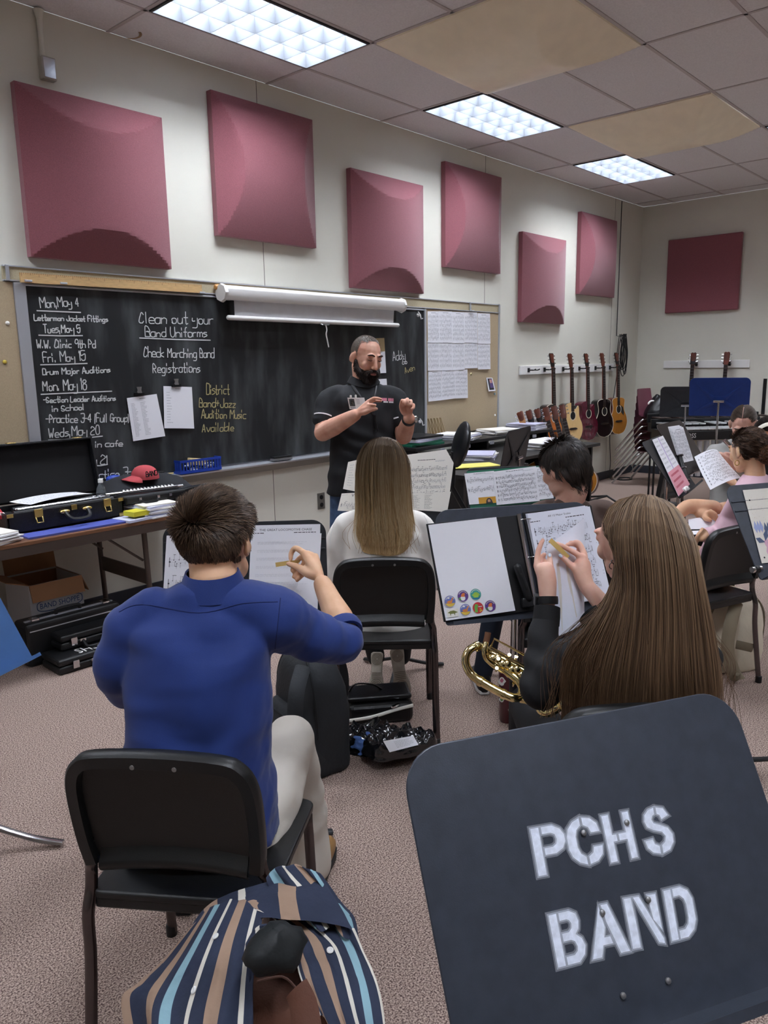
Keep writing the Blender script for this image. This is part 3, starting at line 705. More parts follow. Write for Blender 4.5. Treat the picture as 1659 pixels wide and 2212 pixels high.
# ================================================================ MUSIC STANDS
m_desk = mat('charcoal stand desk', '22252a', .38, .15, var=.12, vs=24, bump=.06, bs=600)
m_deskblue = mat('slate stand desk', '383d47', .36, .1, var=.1, vs=40, detail=6, bump=.05, bs=500)
m_bluestand = mat('blue stand desk', '1d3d86', .38, .1, var=.06, vs=20)
m_palestand = mat('dusty blue stand desk', '3f689f', .45, .05, var=.04, vs=20)
def music_stand(label, TL, TR, tilt, dm, h=.33, w_=.508, post=m_chrome, lower=m_black, rad=.045, crease=False, legs=None, lip=.05, back=True, foot=None, roll=0):
    ex = (TR-TL); ex.z = 0; ex.normalize(); mid = (TL+TR)/2
    nh = V((ex.y, -ex.x, 0))                      # towards the player
    ez = UP*math.cos(R(tilt))-nh*math.sin(R(tilt)); nrm = nh*math.cos(R(tilt))+UP*math.sin(R(tilt))
    if roll: Q = M.Rotation(R(roll), 3, nrm); ex = Q @ ex; ez = Q @ ez
    c = mid-ez*(h/2)
    back_p = c-ez*.03-nrm*.035
    base = V((back_p.x, back_p.y, 0)) if foot is None else V(foot)
    t = thing('music_stand', label, 'music stand', base, group='music stands')
    b = MB().prism(RR(w_, h, rad, 8, .012), c-nrm*.002, ex, ez, nrm*.004)
    if crease:
        for k in (.19, .29):
            q = c+ez*(h/2-h*k); b.fbox(q-ex*(w_/2-.004)+nrm*.002, ex*(w_-.008), ez*.006, nrm*.004)
    obj('desk', b, dm, t, smooth=30, bev=.0015)
    b = MB(); q = c-ez*h/2
    b.fbox(q-ex*(w_/2-.01), ex*(w_-.02), nrm*lip, ez*.004); b.fbox(q-ex*(w_/2-.01)+nrm*lip, ex*(w_-.02), ez*.012, nrm*.003)
    obj('ledge', b, dm, t, smooth=0)
    b = MB()
    for sx in (-1, 1):
        for sz in (-1, 1):
            a = c+ex*sx*.05+ez*(-.03+sz*.02)-nrm*.008; e = c+ex*sx*w_*.43+ez*sz*h*.40-nrm*.005
            b.tube([a, a.lerp(e, .5), e], [.02, .011, .002], 6, flat=.25, up=nrm)
    b.fbox(c-ex*.06-ez*.065-nrm*.006, ex*.12, ez*.07, nrm*.004)
    obj('back_brace', b, dm, t, smooth=40)
    b = MB().tube([back_p-ex*.045, back_p+ex*.045], .013, 12); obj('tilt_bar', b, post, t)
    top = back_p; L0 = base+UP*.5*max(.75, min(1, top.z)); L0 = V((base.x, base.y, min(.62, top.z-.12)))
    obj('upper_post', MB().tube([top, V((top.x*.5+base.x*.5, top.y*.5+base.y*.5, (top.z+L0.z)/2)), L0], .0095, 12), post, t)
    obj('lower_post', MB().tube([L0+UP*.01, base+UP*.07], .0155, 14), lower, t)
    obj('collar', MB().lathe([(.017, -.012), (.021, -.008), (.021, .012), (.016, .02)], L0, UP, 14), m_black, t)
    for k in range(3):
        a = PI/2+k*2*PI/3+(legs or 0); dv = V((math.cos(a), math.sin(a), 0))
        P = [base+UP*.085+dv*.012, base+UP*.06+dv*.07, base+UP*.03+dv*.16, base+UP*.013+dv*.25]
        obj('leg', MB().tube(catmull(P, 3), .015, 8, flat=.6), post if lower is m_chrome else lower, t)
    return t, c, ex, ez, nrm
W3 = W
# 1: the stand in front of the viewer, lettered PCHS BAND
st1, c1, x1_, z1_, n1_ = music_stand('slate music stand in the foreground stencilled in white PCHS BAND', W(.012, .872, 1.143), W(.492, 1.04, 1.143), 32, m_deskblue, h=.362, rad=.055, lip=.06)
def desk_pt(px, py):
    k = ray(px, py); tt = (c1-EYE).dot(n1_)/k.dot(n1_); return EYE+k*tt
ST = {'P': [[(0, 0), (1.0, 0), (1.0, 6), (0, 6)], [(1.25, 6), (2.6, 6), (3.5, 5.4), (3.9, 4.6), (3.9, 3.7), (3.5, 2.9), (2.6, 2.4), (1.25, 2.4), (1.25, 3.3), (2.3, 3.3), (2.75, 3.6), (2.9, 4.15), (2.75, 4.8), (2.3, 5.05), (1.25, 5.05)]],
      'C': [[(1.9, 0), (1.9, 1.0), (1.35, 1.5), (1.1, 2.3), (1.1, 3.7), (1.35, 4.5), (1.9, 5.0), (1.9, 6), (1.0, 5.6), (.3, 4.8), (0, 3.8), (0, 2.2), (.3, 1.2), (1.0, .4)], [(2.2, 0), (3.2, .25), (3.9, 1.0), (4.1, 2.1), (3.0, 2.1), (2.8, 1.4), (2.2, 1.0)], [(2.2, 6), (3.2, 5.75), (3.9, 5.0), (4.1, 3.9), (3.0, 3.9), (2.8, 4.6), (2.2, 5.0)]],
      'H': [[(0, 0), (1.05, 0), (1.05, 2.5), (1.7, 2.5), (1.7, 3.4), (1.05, 3.4), (1.05, 6), (0, 6)], [(3.2, 0), (4.2, 0), (4.2, 6), (3.2, 6), (3.2, 3.4), (2.0, 3.4), (2.0, 2.5), (3.2, 2.5)]],
      'S': [[(1.9, 6), (1.1, 5.8), (.5, 5.2), (.35, 4.4), (.6, 3.6), (1.4, 3.1), (2.5, 2.7), (2.9, 2.1), (2.7, 1.4), (2.2, 1.05), (2.2, 0), (3.2, .3), (3.85, 1.2), (3.9, 2.2), (3.4, 3.1), (2.5, 3.6), (1.6, 4.0), (1.4, 4.5), (1.6, 4.95), (1.9, 5.1)], [(2.2, 6), (3.2, 5.7), (3.75, 4.7), (2.75, 4.3), (2.55, 4.9), (2.2, 5.1)], [(1.9, 0), (.9, .3), (.25, 1.0), (.05, 1.9), (1.1, 2.0), (1.3, 1.35), (1.9, 1.0)]],
      'B': [[(0, 0), (1.05, 0), (1.05, 6), (0, 6)], [(1.3, 6), (2.7, 6), (3.5, 5.5), (3.7, 4.6), (3.5, 3.7), (3.05, 3.2), (3.7, 2.6), (4.0, 1.7), (3.7, .7), (2.9, 0), (1.3, 0), (1.3, .95), (2.4, .95), (2.85, 1.3), (2.95, 1.8), (2.75, 2.4), (2.3, 2.65), (1.3, 2.65), (1.3, 3.6), (2.2, 3.6), (2.6, 3.95), (2.7, 4.5), (2.5, 4.9), (2.2, 5.05), (1.3, 5.05)]],
      'A': [[(0, 0), (1.05, 0), (1.4, 1.3), (2.5, 1.3), (2.3, 2.2), (1.65, 2.2), (1.9, 3.3), (1.55, 5.9)], [(1.8, 6), (2.55, 6), (4.2, 0), (3.15, 0), (2.1, 3.9)]],
      'N': [[(0, 0), (1.05, 0), (1.05, 3.2), (.95, 6), (0, 6)], [(1.2, 6), (3.5, .2), (4.2, 0), (4.2, .6), (2.0, 6)], [(3.1, 6), (4.2, 6), (4.2, 1.6), (3.3, 3.0)]],
      'D': [[(0, 0), (1.05, 0), (1.05, 6), (0, 6)], [(1.3, 6), (2.5, 6), (3.5, 5.4), (4.0, 4.3), (4.0, 1.8), (3.5, .7), (2.5, 0), (1.3, 0), (1.3, 1.0), (2.2, 1.0), (2.75, 1.5), (2.95, 2.2), (2.95, 3.8), (2.75, 4.5), (2.2, 5.0), (1.3, 5.0)]]}
def stencil(mb, ch, bl, tl, br):                # letters sit in the parallelogram of three pixels
    o, u, v = desk_pt(*bl), desk_pt(*br)-desk_pt(*bl), desk_pt(*tl)-desk_pt(*bl)
    for poly in ST[ch]:
        pts = [o+u*(a/4.1)+v*(b_/6) for a, b_ in poly]
        for mi, grow, lift in ((2, .0036, .00235), (1, .0016, .0026), (0, -.0002, .0029)):
            n = len(pts); ar = sum((pts[i]-o).cross(pts[(i+1) % n]-o).dot(n1_) for i in range(n)); sg = 1 if ar > 0 else -1
            q = []
            for i in range(n):
                e1 = (pts[i]-pts[i-1]).normalized(); e2 = (pts[(i+1) % n]-pts[i]).normalized()
                m_ = (e1.cross(n1_)+e2.cross(n1_)); m_ = m_.normalized()*(1/max(.5, math.sqrt(max(.1, (1+e1.dot(e2))/2))))
                q.append(pts[i]+m_*grow*sg+n1_*lift)
            mb.add(q, [tuple(range(n))], mi)
cs3 = lambda x, y: (860+x*.4816, 1480+y*.4816)
b = MB()
for ch, bl, tl, br in [('P', (625, 858), (587, 645), (778, 828)), ('C', (778, 818), (735, 607), (928, 790)), ('H', (950, 797), (905, 588), (1068, 772)), ('S', (1112, 768), (1077, 560), (1245, 742)),
                       ('B', (712, 1267), (668, 1032), (852, 1230)), ('A', (868, 1230), (830, 1000), (1032, 1192)), ('N', (1047, 1183), (1005, 958), (1188, 1157)), ('D', (1222, 1148), (1183, 922), (1345, 1115))]:
    if ch == 'B': b1 = b; b = MB()
    stencil(b, ch, cs3(*bl), cs3(*tl), cs3(*br))
m_st = [mat('stencil paint', 'dfe5f2', .8, var=.1, vs=120), mat('overspray', 'dfe5f2', .8, alpha=.42), mat('faint overspray', 'dfe5f2', .8, alpha=.2)]
obj('stencilled_word', b1, m_st, st1, smooth=0); obj('stencilled_word', b, m_st, st1, smooth=0)
for px, py in ((1258, 1799), (1351, 1777), (1298, 1971), (1397, 1943), (1343, 2150), (1440, 2118)):
    obj('rivet', MB().lathe([(.004, 0), (.0035, .0015), (.001, .0022)], desk_pt(px, py)+n1_*.003, n1_, 10), m_steel, st1)
# 2: stand of the girl in black
st2, c2, x2_, z2_, n2_ = music_stand('slate music stand holding the open binder with dinosaur stickers', dp(922, 1112, 2.30), dp(1283, 1074, 2.42), 20, m_deskblue, h=.35, legs=.4)
# 3: stand of the boy in blue
st3, c3_, x3_, z3_, n3_ = music_stand('black music stand in front of the boy in the blue shirt', dp(349, 1131, 2.36), dp(706, 1124, 2.40), 20, m_desk, crease=True)
# 4: stand of the girl in white
st4, c4, x4_, z4_, n4_ = music_stand('black music stand loaded with cream music in front of the girl in white', dp(742, 1010, 3.86), dp(968, 1005, 3.90), 18, m_desk)
# 5: stand of the dark-haired boy
st5, c5, x5_, z5_, n5_ = music_stand('black music stand with a green folder in front of the dark-haired boy', dp(1000, 1015, 3.72), dp(1226, 1000, 3.78), 22, m_desk)
# 6: stand at the right edge with the floral folder
st6, c6, x6_, z6_, n6_ = music_stand('charcoal music stand at the right edge holding a flowered folder', dp(1530, 1050, 2.72), dp(1826, 1032, 2.92), 34, m_deskblue, crease=True, h=.36)
# 7, 8: stands seen from the side
st7, c7, x7_, z7_, n7_ = music_stand('black music stand seen side-on with pink and white pages', dp(1384, 960, 4.15), dp(1428, 936, 4.60), 36, m_desk, h=.36)
st8, c8, x8_, z8_, n8_ = music_stand('dark music stand just behind the side-on stand with pink pages', dp(1421, 910, 4.72), dp(1466, 915, 5.05), 33, mat('brown black desk', '241c1b', .35), h=.36)
# 9, 10: stands seen from behind
st9, *_ = music_stand('bright blue music stand seen from behind in front of the vibraphone', dp(1616, 818, 6.95), dp(1497, 814, 7.15), 14, m_bluestand, h=.36, lower=m_chrome)
st10, *_ = music_stand('black music stand seen from behind, left of the bright blue one', dp(1535, 834, 8.0), dp(1433, 836, 8.15), 14, m_desk, lower=m_chrome)
st11, *_ = music_stand('black music stand turned edge-on beside the cluttered desk', dp(1143, 921, 5.35), dp(1101, 930, 5.0), 10, m_desk)
q = dp(91, 1413, 2.6); wv = (LAT*-.3+FWD*-.95).normalized()*.508; rise = UP*.318-LAT*.17
st12, *_ = music_stand('dusty blue music stand cut off by the left edge of the photo', q+wv+rise, q+rise, 28, m_palestand, h=.36, lower=m_chrome, legs=-2.409, foot=W(-1.37, 2.385, 0))
o = obj('ledge_end', MB().box(q+V((0, 0, .0)), (.002, .002, .002)), m_palestand, st12)
bpy.data.objects.remove(o)
# ================================================================ GUITARS
def g_outline(cut, big=1.):
    half = [(0, .0), (.02, .10), (.06, .155), (.12, .19), (.18, .198), (.24, .182), (.29, .150), (.33, .132), (.37, .130), (.41, .139), (.45, .145), (.475, .125), (.49, .075), (.493, .03)]
    half = [(z, x*big) for z, x in half]
    P = catmull([V((x, z, 0)) for z, x in half], 3); left = [(-q.x, q.y) for q in P]
    if cut:
        rt = [(z, x) for z, x in half if z < .40]+[(.425, .128*big), (.452, .112*big), (.445, .098*big), (.425, .075*big), (.41, .05*big), (.415, .034)]
        P = catmull([V((x, z, 0)) for z, x in rt], 3)
    right = [(q.x, q.y) for q in P]
    return right+left[::-1]
m_fret = mat('dark fretboard', '241815', .5); m_pearl = mat('binding', 'ddd3bd', .4)
m_tuner = mat('tuner chrome', 'cfcfcf', .2, 1.)
def make_guitar(label, top, side, neck, head, cut=True, group='acoustic guitars hung on the wall', pick=False, burst=None, bind=True, name='acoustic_guitar'):
    t = thing(name, label, 'guitar', (0, 0, 0), 0, group, local=True)      # stands along +z, face to -y, origin at the tail
    X, Y, Z = V((1, 0, 0)), V((0, 1, 0)), V((0, 0, 1)); D_ = .105; oz = .0
    O = g_outline(cut)
    body = MB().prism(O, V((0, -.0, oz)), X, Z, Y*D_, 0, 1)
    if burst:
        C0 = V((0, -.0012, .2)); inn = [(a*.68, .235+(b-.235)*.68) for a, b in O]; body.add([V((a, -.0012, b)) for a, b in inn], [tuple(range(len(inn)))], 2)
    obj('body', body, [top, side]+([burst] if burst else []), t, smooth=35, bev=.004)
    if bind:
        P = [V((a, .001, b)) for a, b in O]; obj('binding', MB().tube(P, .0035, 5, closed=True), m_pearl, t)
    obj('sound_hole', MB().lathe([(.048, 0), (.048, .002)], (0, -.001, .335), (0, -1, 0), 20), m_black, t)
    obj('rosette', MB().lathe([(.05, 0), (.05, .0018), (.058, .0018), (.058, 0)], (0, -.001, .335), (0, -1, 0), 24, cap=False), m_pearl, t)
    obj('neck', MB().loft([(V((0, .012, .46)), X, Y, .029, .016), (V((0, .012, .7)), X, Y, .026, .013), (V((0, .012, .905)), X, Y, .023, .013), (V((0, .018, .93)), X, Y, .03, .008, 4), (V((0, .03, 1.075)), X, Y, .036, .007, 4)], 14), neck, t)
    obj('fretboard', MB().prism([(-.028, .385), (.028, .385), (.022, .915), (-.022, .915)], V((0, -.004, 0)), X, Z, Y*.007), m_fret, t, smooth=0)
    f = MB()
    for k in range(16):
        z = .915-(.915-.16)*(1-2**(-(k+1)/12)); f.box((0, -.0045, z), (.05, .002, .002))
    obj('frets', f, m_steel, t, smooth=0)
    hp = [(-.024, 0), (.024, 0), (.034, .03), (.037, .15), (.02, .165), (0, .158), (-.02, .165), (-.037, .15), (-.034, .03)]
    obj('headstock', MB().prism(hp, V((0, .006, .922)), X, V((0, .16, .987)), Y*.014), head, t, smooth=0, bev=.002)
    for s in (-1, 1):
        for k in range(3):
            z = .965+k*.042; y = .012+(z-.922)*.16
            obj('tuning_peg', MB().tube([V((s*.03, y+.004, z)), V((s*.05, y+.004, z)), V((s*.052, y+.004, z)), V((s*.062, y+.004, z))], [.003, .003, .008, .007], 8), m_tuner, t)
    obj('bridge', MB().prism([(-.085, .0), (-.05, -.012), (.05, -.012), (.085, .0), (.05, .014), (-.05, .014)], V((0, -.009, .175)), X, Z, Y*.008), m_fret, t, smooth=0)
    if pick: obj('pickguard', MB().prism([(.05, .30), (.11, .25), (.125, .29), (.10, .36), (.055, .385), (.062, .335)], V((0, -.003, 0)), X, Z, Y*.002), m_black, t, smooth=0)
    return t
g_sun = mat('sunburst edge', '231310', .2, coat=.5); g_orange = mat('sunburst centre', 'c46a1e', .2, coat=.5, var=.15, vs=5)
g_nat = mat('natural spruce', 'e2bd80', .3, coat=.3, var=.06, vs=12, st=(8, 1, 1)); g_blk = mat('gloss black lacquer', '141112', .12, coat=.6)
g_wine = mat('wine red lacquer', '541426', .2, coat=.5, var=.15, vs=8, st=(6, 1, 1)); g_amber = mat('amber spruce', 'bd7f35', .2, coat=.5, var=.1, vs=12, st=(8, 1, 1))
g_maho = mat('mahogany', '5a2b1c', .35, var=.2, vs=12); g_dkhead = mat('black headstock', '1c1616', .25)
gx = [(8.135, .62, 'sunburst acoustic guitar hanging first from the left on the white rail', (g_sun, g_sun, g_maho, g_dkhead, True, False, g_orange)),
      (8.575, .615, 'natural pale acoustic guitar with cutaway hanging second on the rail', (g_nat, g_blk, g_maho, g_maho, True, False, None)),
      (8.985, .615, 'wine red acoustic guitar hanging in the middle of the rail', (g_wine, g_wine, g_maho, g_dkhead, True, False, None)),
      (9.42, .62, 'glossy black acoustic guitar with white binding hanging fourth on the rail', (g_blk, g_blk, g_maho, g_maho, False, False, None)),
      (9.835, .625, 'amber acoustic guitar with black pickguard hanging beside the coiled cable', (g_amber, g_maho, g_maho, g_dkhead, False, True, None))]
for x, z, lab, a in gx:
    g = make_guitar(lab, a[0], a[1], a[2], a[3], a[4], pick=a[5], burst=a[6], bind=a[0] is not g_nat and a[0] is not g_wine)
    g.location = (x, YA-.19, z); g.rotation_euler = (R(-3), 0, R(-8))
def rail_board(label, o, ex, ln, nrm, hooks):
    t = thing('guitar_rail', label, 'rail', o+ex*ln/2)
    b = MB().fbox(o-UP*.05, ex*ln, nrm*.02, UP*.1); obj('board', b, m_white, t, smooth=0, bev=.003)
    for h in hooks:
        p = o+ex*h+nrm*.02; b = MB().box(p, (.03, .03, .05)); b.tube([p, p+nrm*.06], .008, 8)
        for s in (-1, 1): b.tube(catmull([p+nrm*.055, p+nrm*.06+ex*s*.035, p+nrm*.10+ex*s*.04, p+nrm*.125+ex*s*.045+UP*.012], 3), .007, 6)
        obj('hook', b, m_black, t)
rail_board('white board with black guitar hooks on the chalkboard wall near the corner', V((7.61, YA, 1.51)), EX, 2.35, NY, [g[0]-7.61 for g in gx]+[.17])
rail_board('white board holding two guitars on the right-hand wall', V((XB, 4.36, 1.535)), V((0, -1, 0)), 1.13, V((-1, 0, 0)), [.455, .885])
for y, lab, a in ((3.905, 'brown guitar hanging on the right-hand wall behind the black stand', (g_amber, g_maho, g_maho, g_dkhead)), (3.475, 'red-brown guitar hanging on the right-hand wall behind the blue stand', (g_maho, g_maho, g_maho, mat('red headstock', '6e3527', .3)))):
    g = make_guitar(lab, *a, False); g.location = (XB-.2, y, .61); g.rotation_euler = (R(-3), 0, R(-90+8))
heads = [mat('head tan', 'a9794c', .35), g_dkhead, g_dkhead, mat('head cherry', '6b3524', .3), mat('head walnut', '4d2c20', .3), g_maho]
for k in range(6):
    g = make_guitar('guitar leaning on the floor stand, %s head from the left of the crowded six' % ['first', 'second', 'third', 'fourth', 'fifth', 'sixth'][k], [g_amber, g_blk, g_blk, g_nat, g_sun, g_amber][k], g_maho, g_maho, heads[k], False, 'guitars crowded on a floor stand')
    g.location = (7.20+.112*k, 4.06-.012*k, .12); g.rotation_euler = (R(-13), R(-25+1.5*k), R(-72))
t = thing('guitar_stand', 'low black floor rack holding six guitars behind the desk', 'guitar stand', (7.7, 4.1, 0))
b = MB()
for y in (3.92, 4.30): b.tube([V((7.2, y, .085)), V((8.15, y, .085))], .012, 8)
obj('rack_rails', MB().tube([V((7.2, 3.94, .085)), V((8.15, 3.9, .085))], .012, 8), m_black, t)
for x in (7.2, 8.15): obj('leg', MB().tube([V((x, 3.75, .012)), V((x, 3.9, .085)), V((x, 4.4, .012))], .012, 8), m_black, t)
# coiled cable and its drop
lp = []
q0 = wa(1338, 722, .05)
b = MB()
for k in range(8):
    w_, h_ = random.uniform(.07, .12), random.uniform(.40, .56); ph = random.uniform(-.03, .03)
    pts = []
    for i in range(13):
        a = -PI/2+2*PI*i/12
        pts.append(q0+V((ph+.05+w_*math.cos(a)*(.35+.65*(1-math.sin(a))/2), -.012*k+random.uniform(-.004, .004), -h_/2+h_/2*math.sin(-a)*-1)))
    b.tube(catmull(pts[:-1], 3, True), .0055, 6, closed=True)
b.tube([V((q0.x-.02, YA-.02, HC-.02)), V((q0.x-.02, YA-.02, q0.z-.02)), q0+V((0, -.02, -.03))], .0055, 6)
pts = [q0+V((-.02, 0, -.5)), V((9.80, YA-.10, 1.0)), V((9.86, YA-.05, .6)), V((9.85, YA-.08, .25)), V((9.82, YA-.10, .02)), V((9.90, 4.52, .012))]
b.tube(catmull(pts, 5), .0055, 6)
for k in range(2):
    b.tube(catmull([V((9.93+.12*math.cos(a*PI/4), 4.50+.09*math.sin(a*PI/4), .012+.008*k)) for a in range(8)], 3, True), .0055, 6, closed=True)
single('coiled_cable', b, m_black, 'black cable coiled on the wall beside the amber guitar and trailing to the floor', 'cable', base=(9.86, YA-.05, 0))
# ================================================================ STACKED CHAIRS
m_plum = mat('plum plastic', '7a4252', .45)
def make_school_chair(label):
    t = thing('stacking_chair', label, 'chair', (0, 0, 0), 0, 'plum stacking chairs', local=True)
    prof = [(.23, .435), (.21, .455), (.1, .452), (-.05, .44), (-.15, .445), (-.195, .49), (-.215, .58), (-.235, .68), (-.25, .79), (-.255, .80)]
    P = catmull([V((0, y, z)) for y, z in prof], 4)
    def g(u, v):
        i = v*(len(P)-1); j = min(int(i), len(P)-2); q = P[j].lerp(P[j+1], i-j); s = 2*u-1
        hw = .235 if v < .45 else .235-.06*(v-.45)/.55
        hw *= 1-.18*max(0, (v-.9)/.1)**2-.12*max(0, (.08-v)/.08)**2
        return q+V((s*hw, .02*s*s if v > .5 else 0, .022*abs(s)**3 if v < .5 else 0))
    b = MB().grid(g, 14, 36); b.grid(lambda u, v: g(u, v)+V((0, -.004, -.006)), 14, 36); obj('shell', b, m_plum, t)
    for s in (-1, 1):
        obj('leg', MB().tube(catmull([V((s*.15, -.10, .425)), V((s*.235, -.13, .41)), V((s*.25, -.24, .28)), V((s*.255, -.46, .012))], 4), .0125, 10), m_chrome, t)
        obj('leg', MB().tube(catmull([V((s*.15, .10, .425)), V((s*.235, .14, .41)), V((s*.25, .17, .30)), V((s*.255, .22, .012))], 4), .0125, 10), m_chrome, t)
    return t
base = V((9.72, 4.0, 0)); rzc = heading(134); fw = V((-math.sin(rzc), math.cos(rzc), 0))
names = ['lowest', 'second from the floor', 'third from the floor', 'fourth from the floor', 'fifth from the floor', 'topmost, with a black jacket on its seat']
s0 = make_school_chair('plum stacking chair, lowest of the stack of six in the corner'); s0.location = base; s0.rotation_euler = (0, 0, rzc)
for k in range(1, 6): dup(s0, base+fw*.006*k+UP*.088*k, rzc, 'plum stacking chair, %s, in the corner stack' % names[k])
top = base+fw*.03+UP*.44
b = MB()
def Jk(u, v):
    a = 2*PI*u; b_ = PI/2*v; r = math.cos(b_)**.7
    p = V((math.cos(a)*.24*r, math.sin(a)*.21*r, .2*math.sin(b_)))
    k = fbm(p*5+V((3, 1, 0)), 1.)
    return top+UP*.455+fw*(p.y+.02)+V((fw.y, -fw.x, 0))*p.x+UP*max(-.01, p.z*(1+.5*k))+p.normalized()*.04*k
b.grid(Jk, 40, 16, 0, True)
m_nylon = mat('black nylon', '0f1013', .38, bump=.5, bs=22)
jk = thing('jacket', 'crumpled black jacket with a white mark on top of the plum chair stack', 'jacket', top+UP*.455)
obj('jacket_cloth', b, m_nylon, jk, smooth=60)
q = [dp(1398, 876, 9.55), dp(1412, 866, 9.55)]
obj('white_mark', MB().tube(catmull([dp(1400, 874, 9.35), dp(1405, 867, 9.35), dp(1413, 866, 9.35)], 3), [.004]+[.012]*5+[.006], 6), m_white, jk)
# ================================================================ MALLET INSTRUMENTS
m_bar = mat('silver bars', 'd6d8da', .3, .7)
def mallet(label, px0, px1, D_, zt, barm, text, nbar, group, tubes=True):
    a = dp(px0, 940, D_); e = dp(px1, 940, D_+.1); a.z = e.z = 0; ex = (e-a).normalized(); L = (e-a).length; ey = V((-ex.y, ex.x, 0))
    if ey.dot(FWD) < 0: ey = -ey
    t = thing('vibraphone' if tubes else 'xylophone', label, 'mallet instrument', a.lerp(e, .5), 0, group)
    A = a+UP*zt
    obj('front_rail', MB().fbox(A-UP*.10, ex*L, ey*.03, UP*.09), m_black, t, smooth=0, bev=.004)
    obj('rear_rail', MB().fbox(A+ey*.5-UP*.02, ex*L, ey*.03, UP*.10), m_black, t, smooth=0, bev=.004)
    obj('middle_rail', MB().fbox(A+ey*.27-UP*.06, ex*L, ey*.02, UP*.05), m_black, t, smooth=0)
    for k in range(nbar):
        x = L*(k+.5)/nbar
        for row, (y0, ln, dz) in enumerate(((.01, .27, .0), (.27, .22, .035))):
            if row and k % 7 in (2, 6): continue
            bb = MB().fbox(A+ex*(x-L/nbar*.42+(L/nbar*.5 if row else 0))+ey*y0+UP*dz, ex*L/nbar*.84, ey*ln, UP*.014); obj('bar', bb, barm, t, smooth=0, bev=.004)
    if tubes:
        for k in range(nbar): obj('resonator', MB().lathe([(.026, 0), (.026, .36), (.022, .36), (.022, .02)], A+ex*L*(k+.5)/nbar+ey*.1-UP*.48, UP, 12), m_alu, t)
    for s in (.02, .98):
        obj('end_frame', MB().fbox(A+ex*(L*s-.02)-UP*.12, ex*.04, ey*.5, UP*.1), m_black, t, smooth=0)
        for y in (.04, .44): obj('leg', MB().tube([A+ex*L*s+ey*y-UP*.1, V((0, 0, .03))+a+ex*L*s+ey*y], .012, 8), m_black, t); 
    b = MB()
    if text == 'MUSSER': typeset(b, text, A+ex*L*.31+ey*.498+UP*.03, ex, UP, .04, -ey, .25)
    else:
        typeset(b, text, A+ex*.13+UP*-.075, ex, UP, .045, -ey, .12)
    obj('maker_plate', b, m_white, t, smooth=0)
    return A, ex, ey
mallet('silver-barred vibraphone with grey resonators in front of the right-hand wall', 1452, 1700, 7.75, .90, m_bar, 'ROSS', 16, None)
mallet('dark xylophone with white maker lettering behind the vibraphone', 1438, 1690, 8.45, .91, mat('rosewood bars', '2b1d19', .4), 'MUSSER', 18, None, False)
# framed board at the right edge
t = thing('framed_board', 'black-edged cream board on the wall cut off by the right edge', 'board', wb(1656, 900))
p0, p1 = wb(1651, 818), wb(1654, 895)
obj('board_frame', MB().fbox(V((XB-.03, p0.y, p1.z)), V((0, -.04, 0)), V((.03, 0, 0)), V((0, 0, p0.z-p1.z))), m_black, t, smooth=0)
obj('board_face', MB().fbox(V((XB-.015, p0.y-.04, p1.z)), V((0, -.8, 0)), V((.015, 0, 0)), V((0, 0, p0.z-p1.z))), m_cream, t, smooth=0)
# ================================================================ LEFT TABLE
m_tbl = mat('brown laminate', '7d5840', .35, var=.12, vs=10, st=(1, 6, 6)); m_apron = mat('brown metal apron', '554a44', .5, .3)
t = thing('folding_table', 'long brown folding table against the wall at left', 'table', (1.7, 4.35, 0))
obj('tabletop', MB().box((1.68, 4.345, .727), (1.86, .75, .022)), m_tbl, t, smooth=0, bev=.004)
b = MB()
for y in (3.985, 4.705): b.box((1.68, y, .69), (1.83, .022, .055))
for x in (.77, 2.59): b.box((x, 4.345, .69), (.022, .70, .055))
obj('apron', b, m_apron, t, smooth=0)
for x in (2.375, .98):
    for y in (4.06, 4.62): obj('leg', MB().tube([V((x, y, .70)), V((x+.01, y, .35)), V((x+.02, y, .012))], .016, 10), m_apron, t)
    obj('cross_plate', MB().box((x+.01, 4.34, .37), (.012, .55, .09)), m_apron, t, smooth=0)
    for y in (4.1, 4.58): obj('brace', MB().tube([V((x-.26, y, .68)), V((x+.005, y, .47))], .008, 6), m_apron, t)
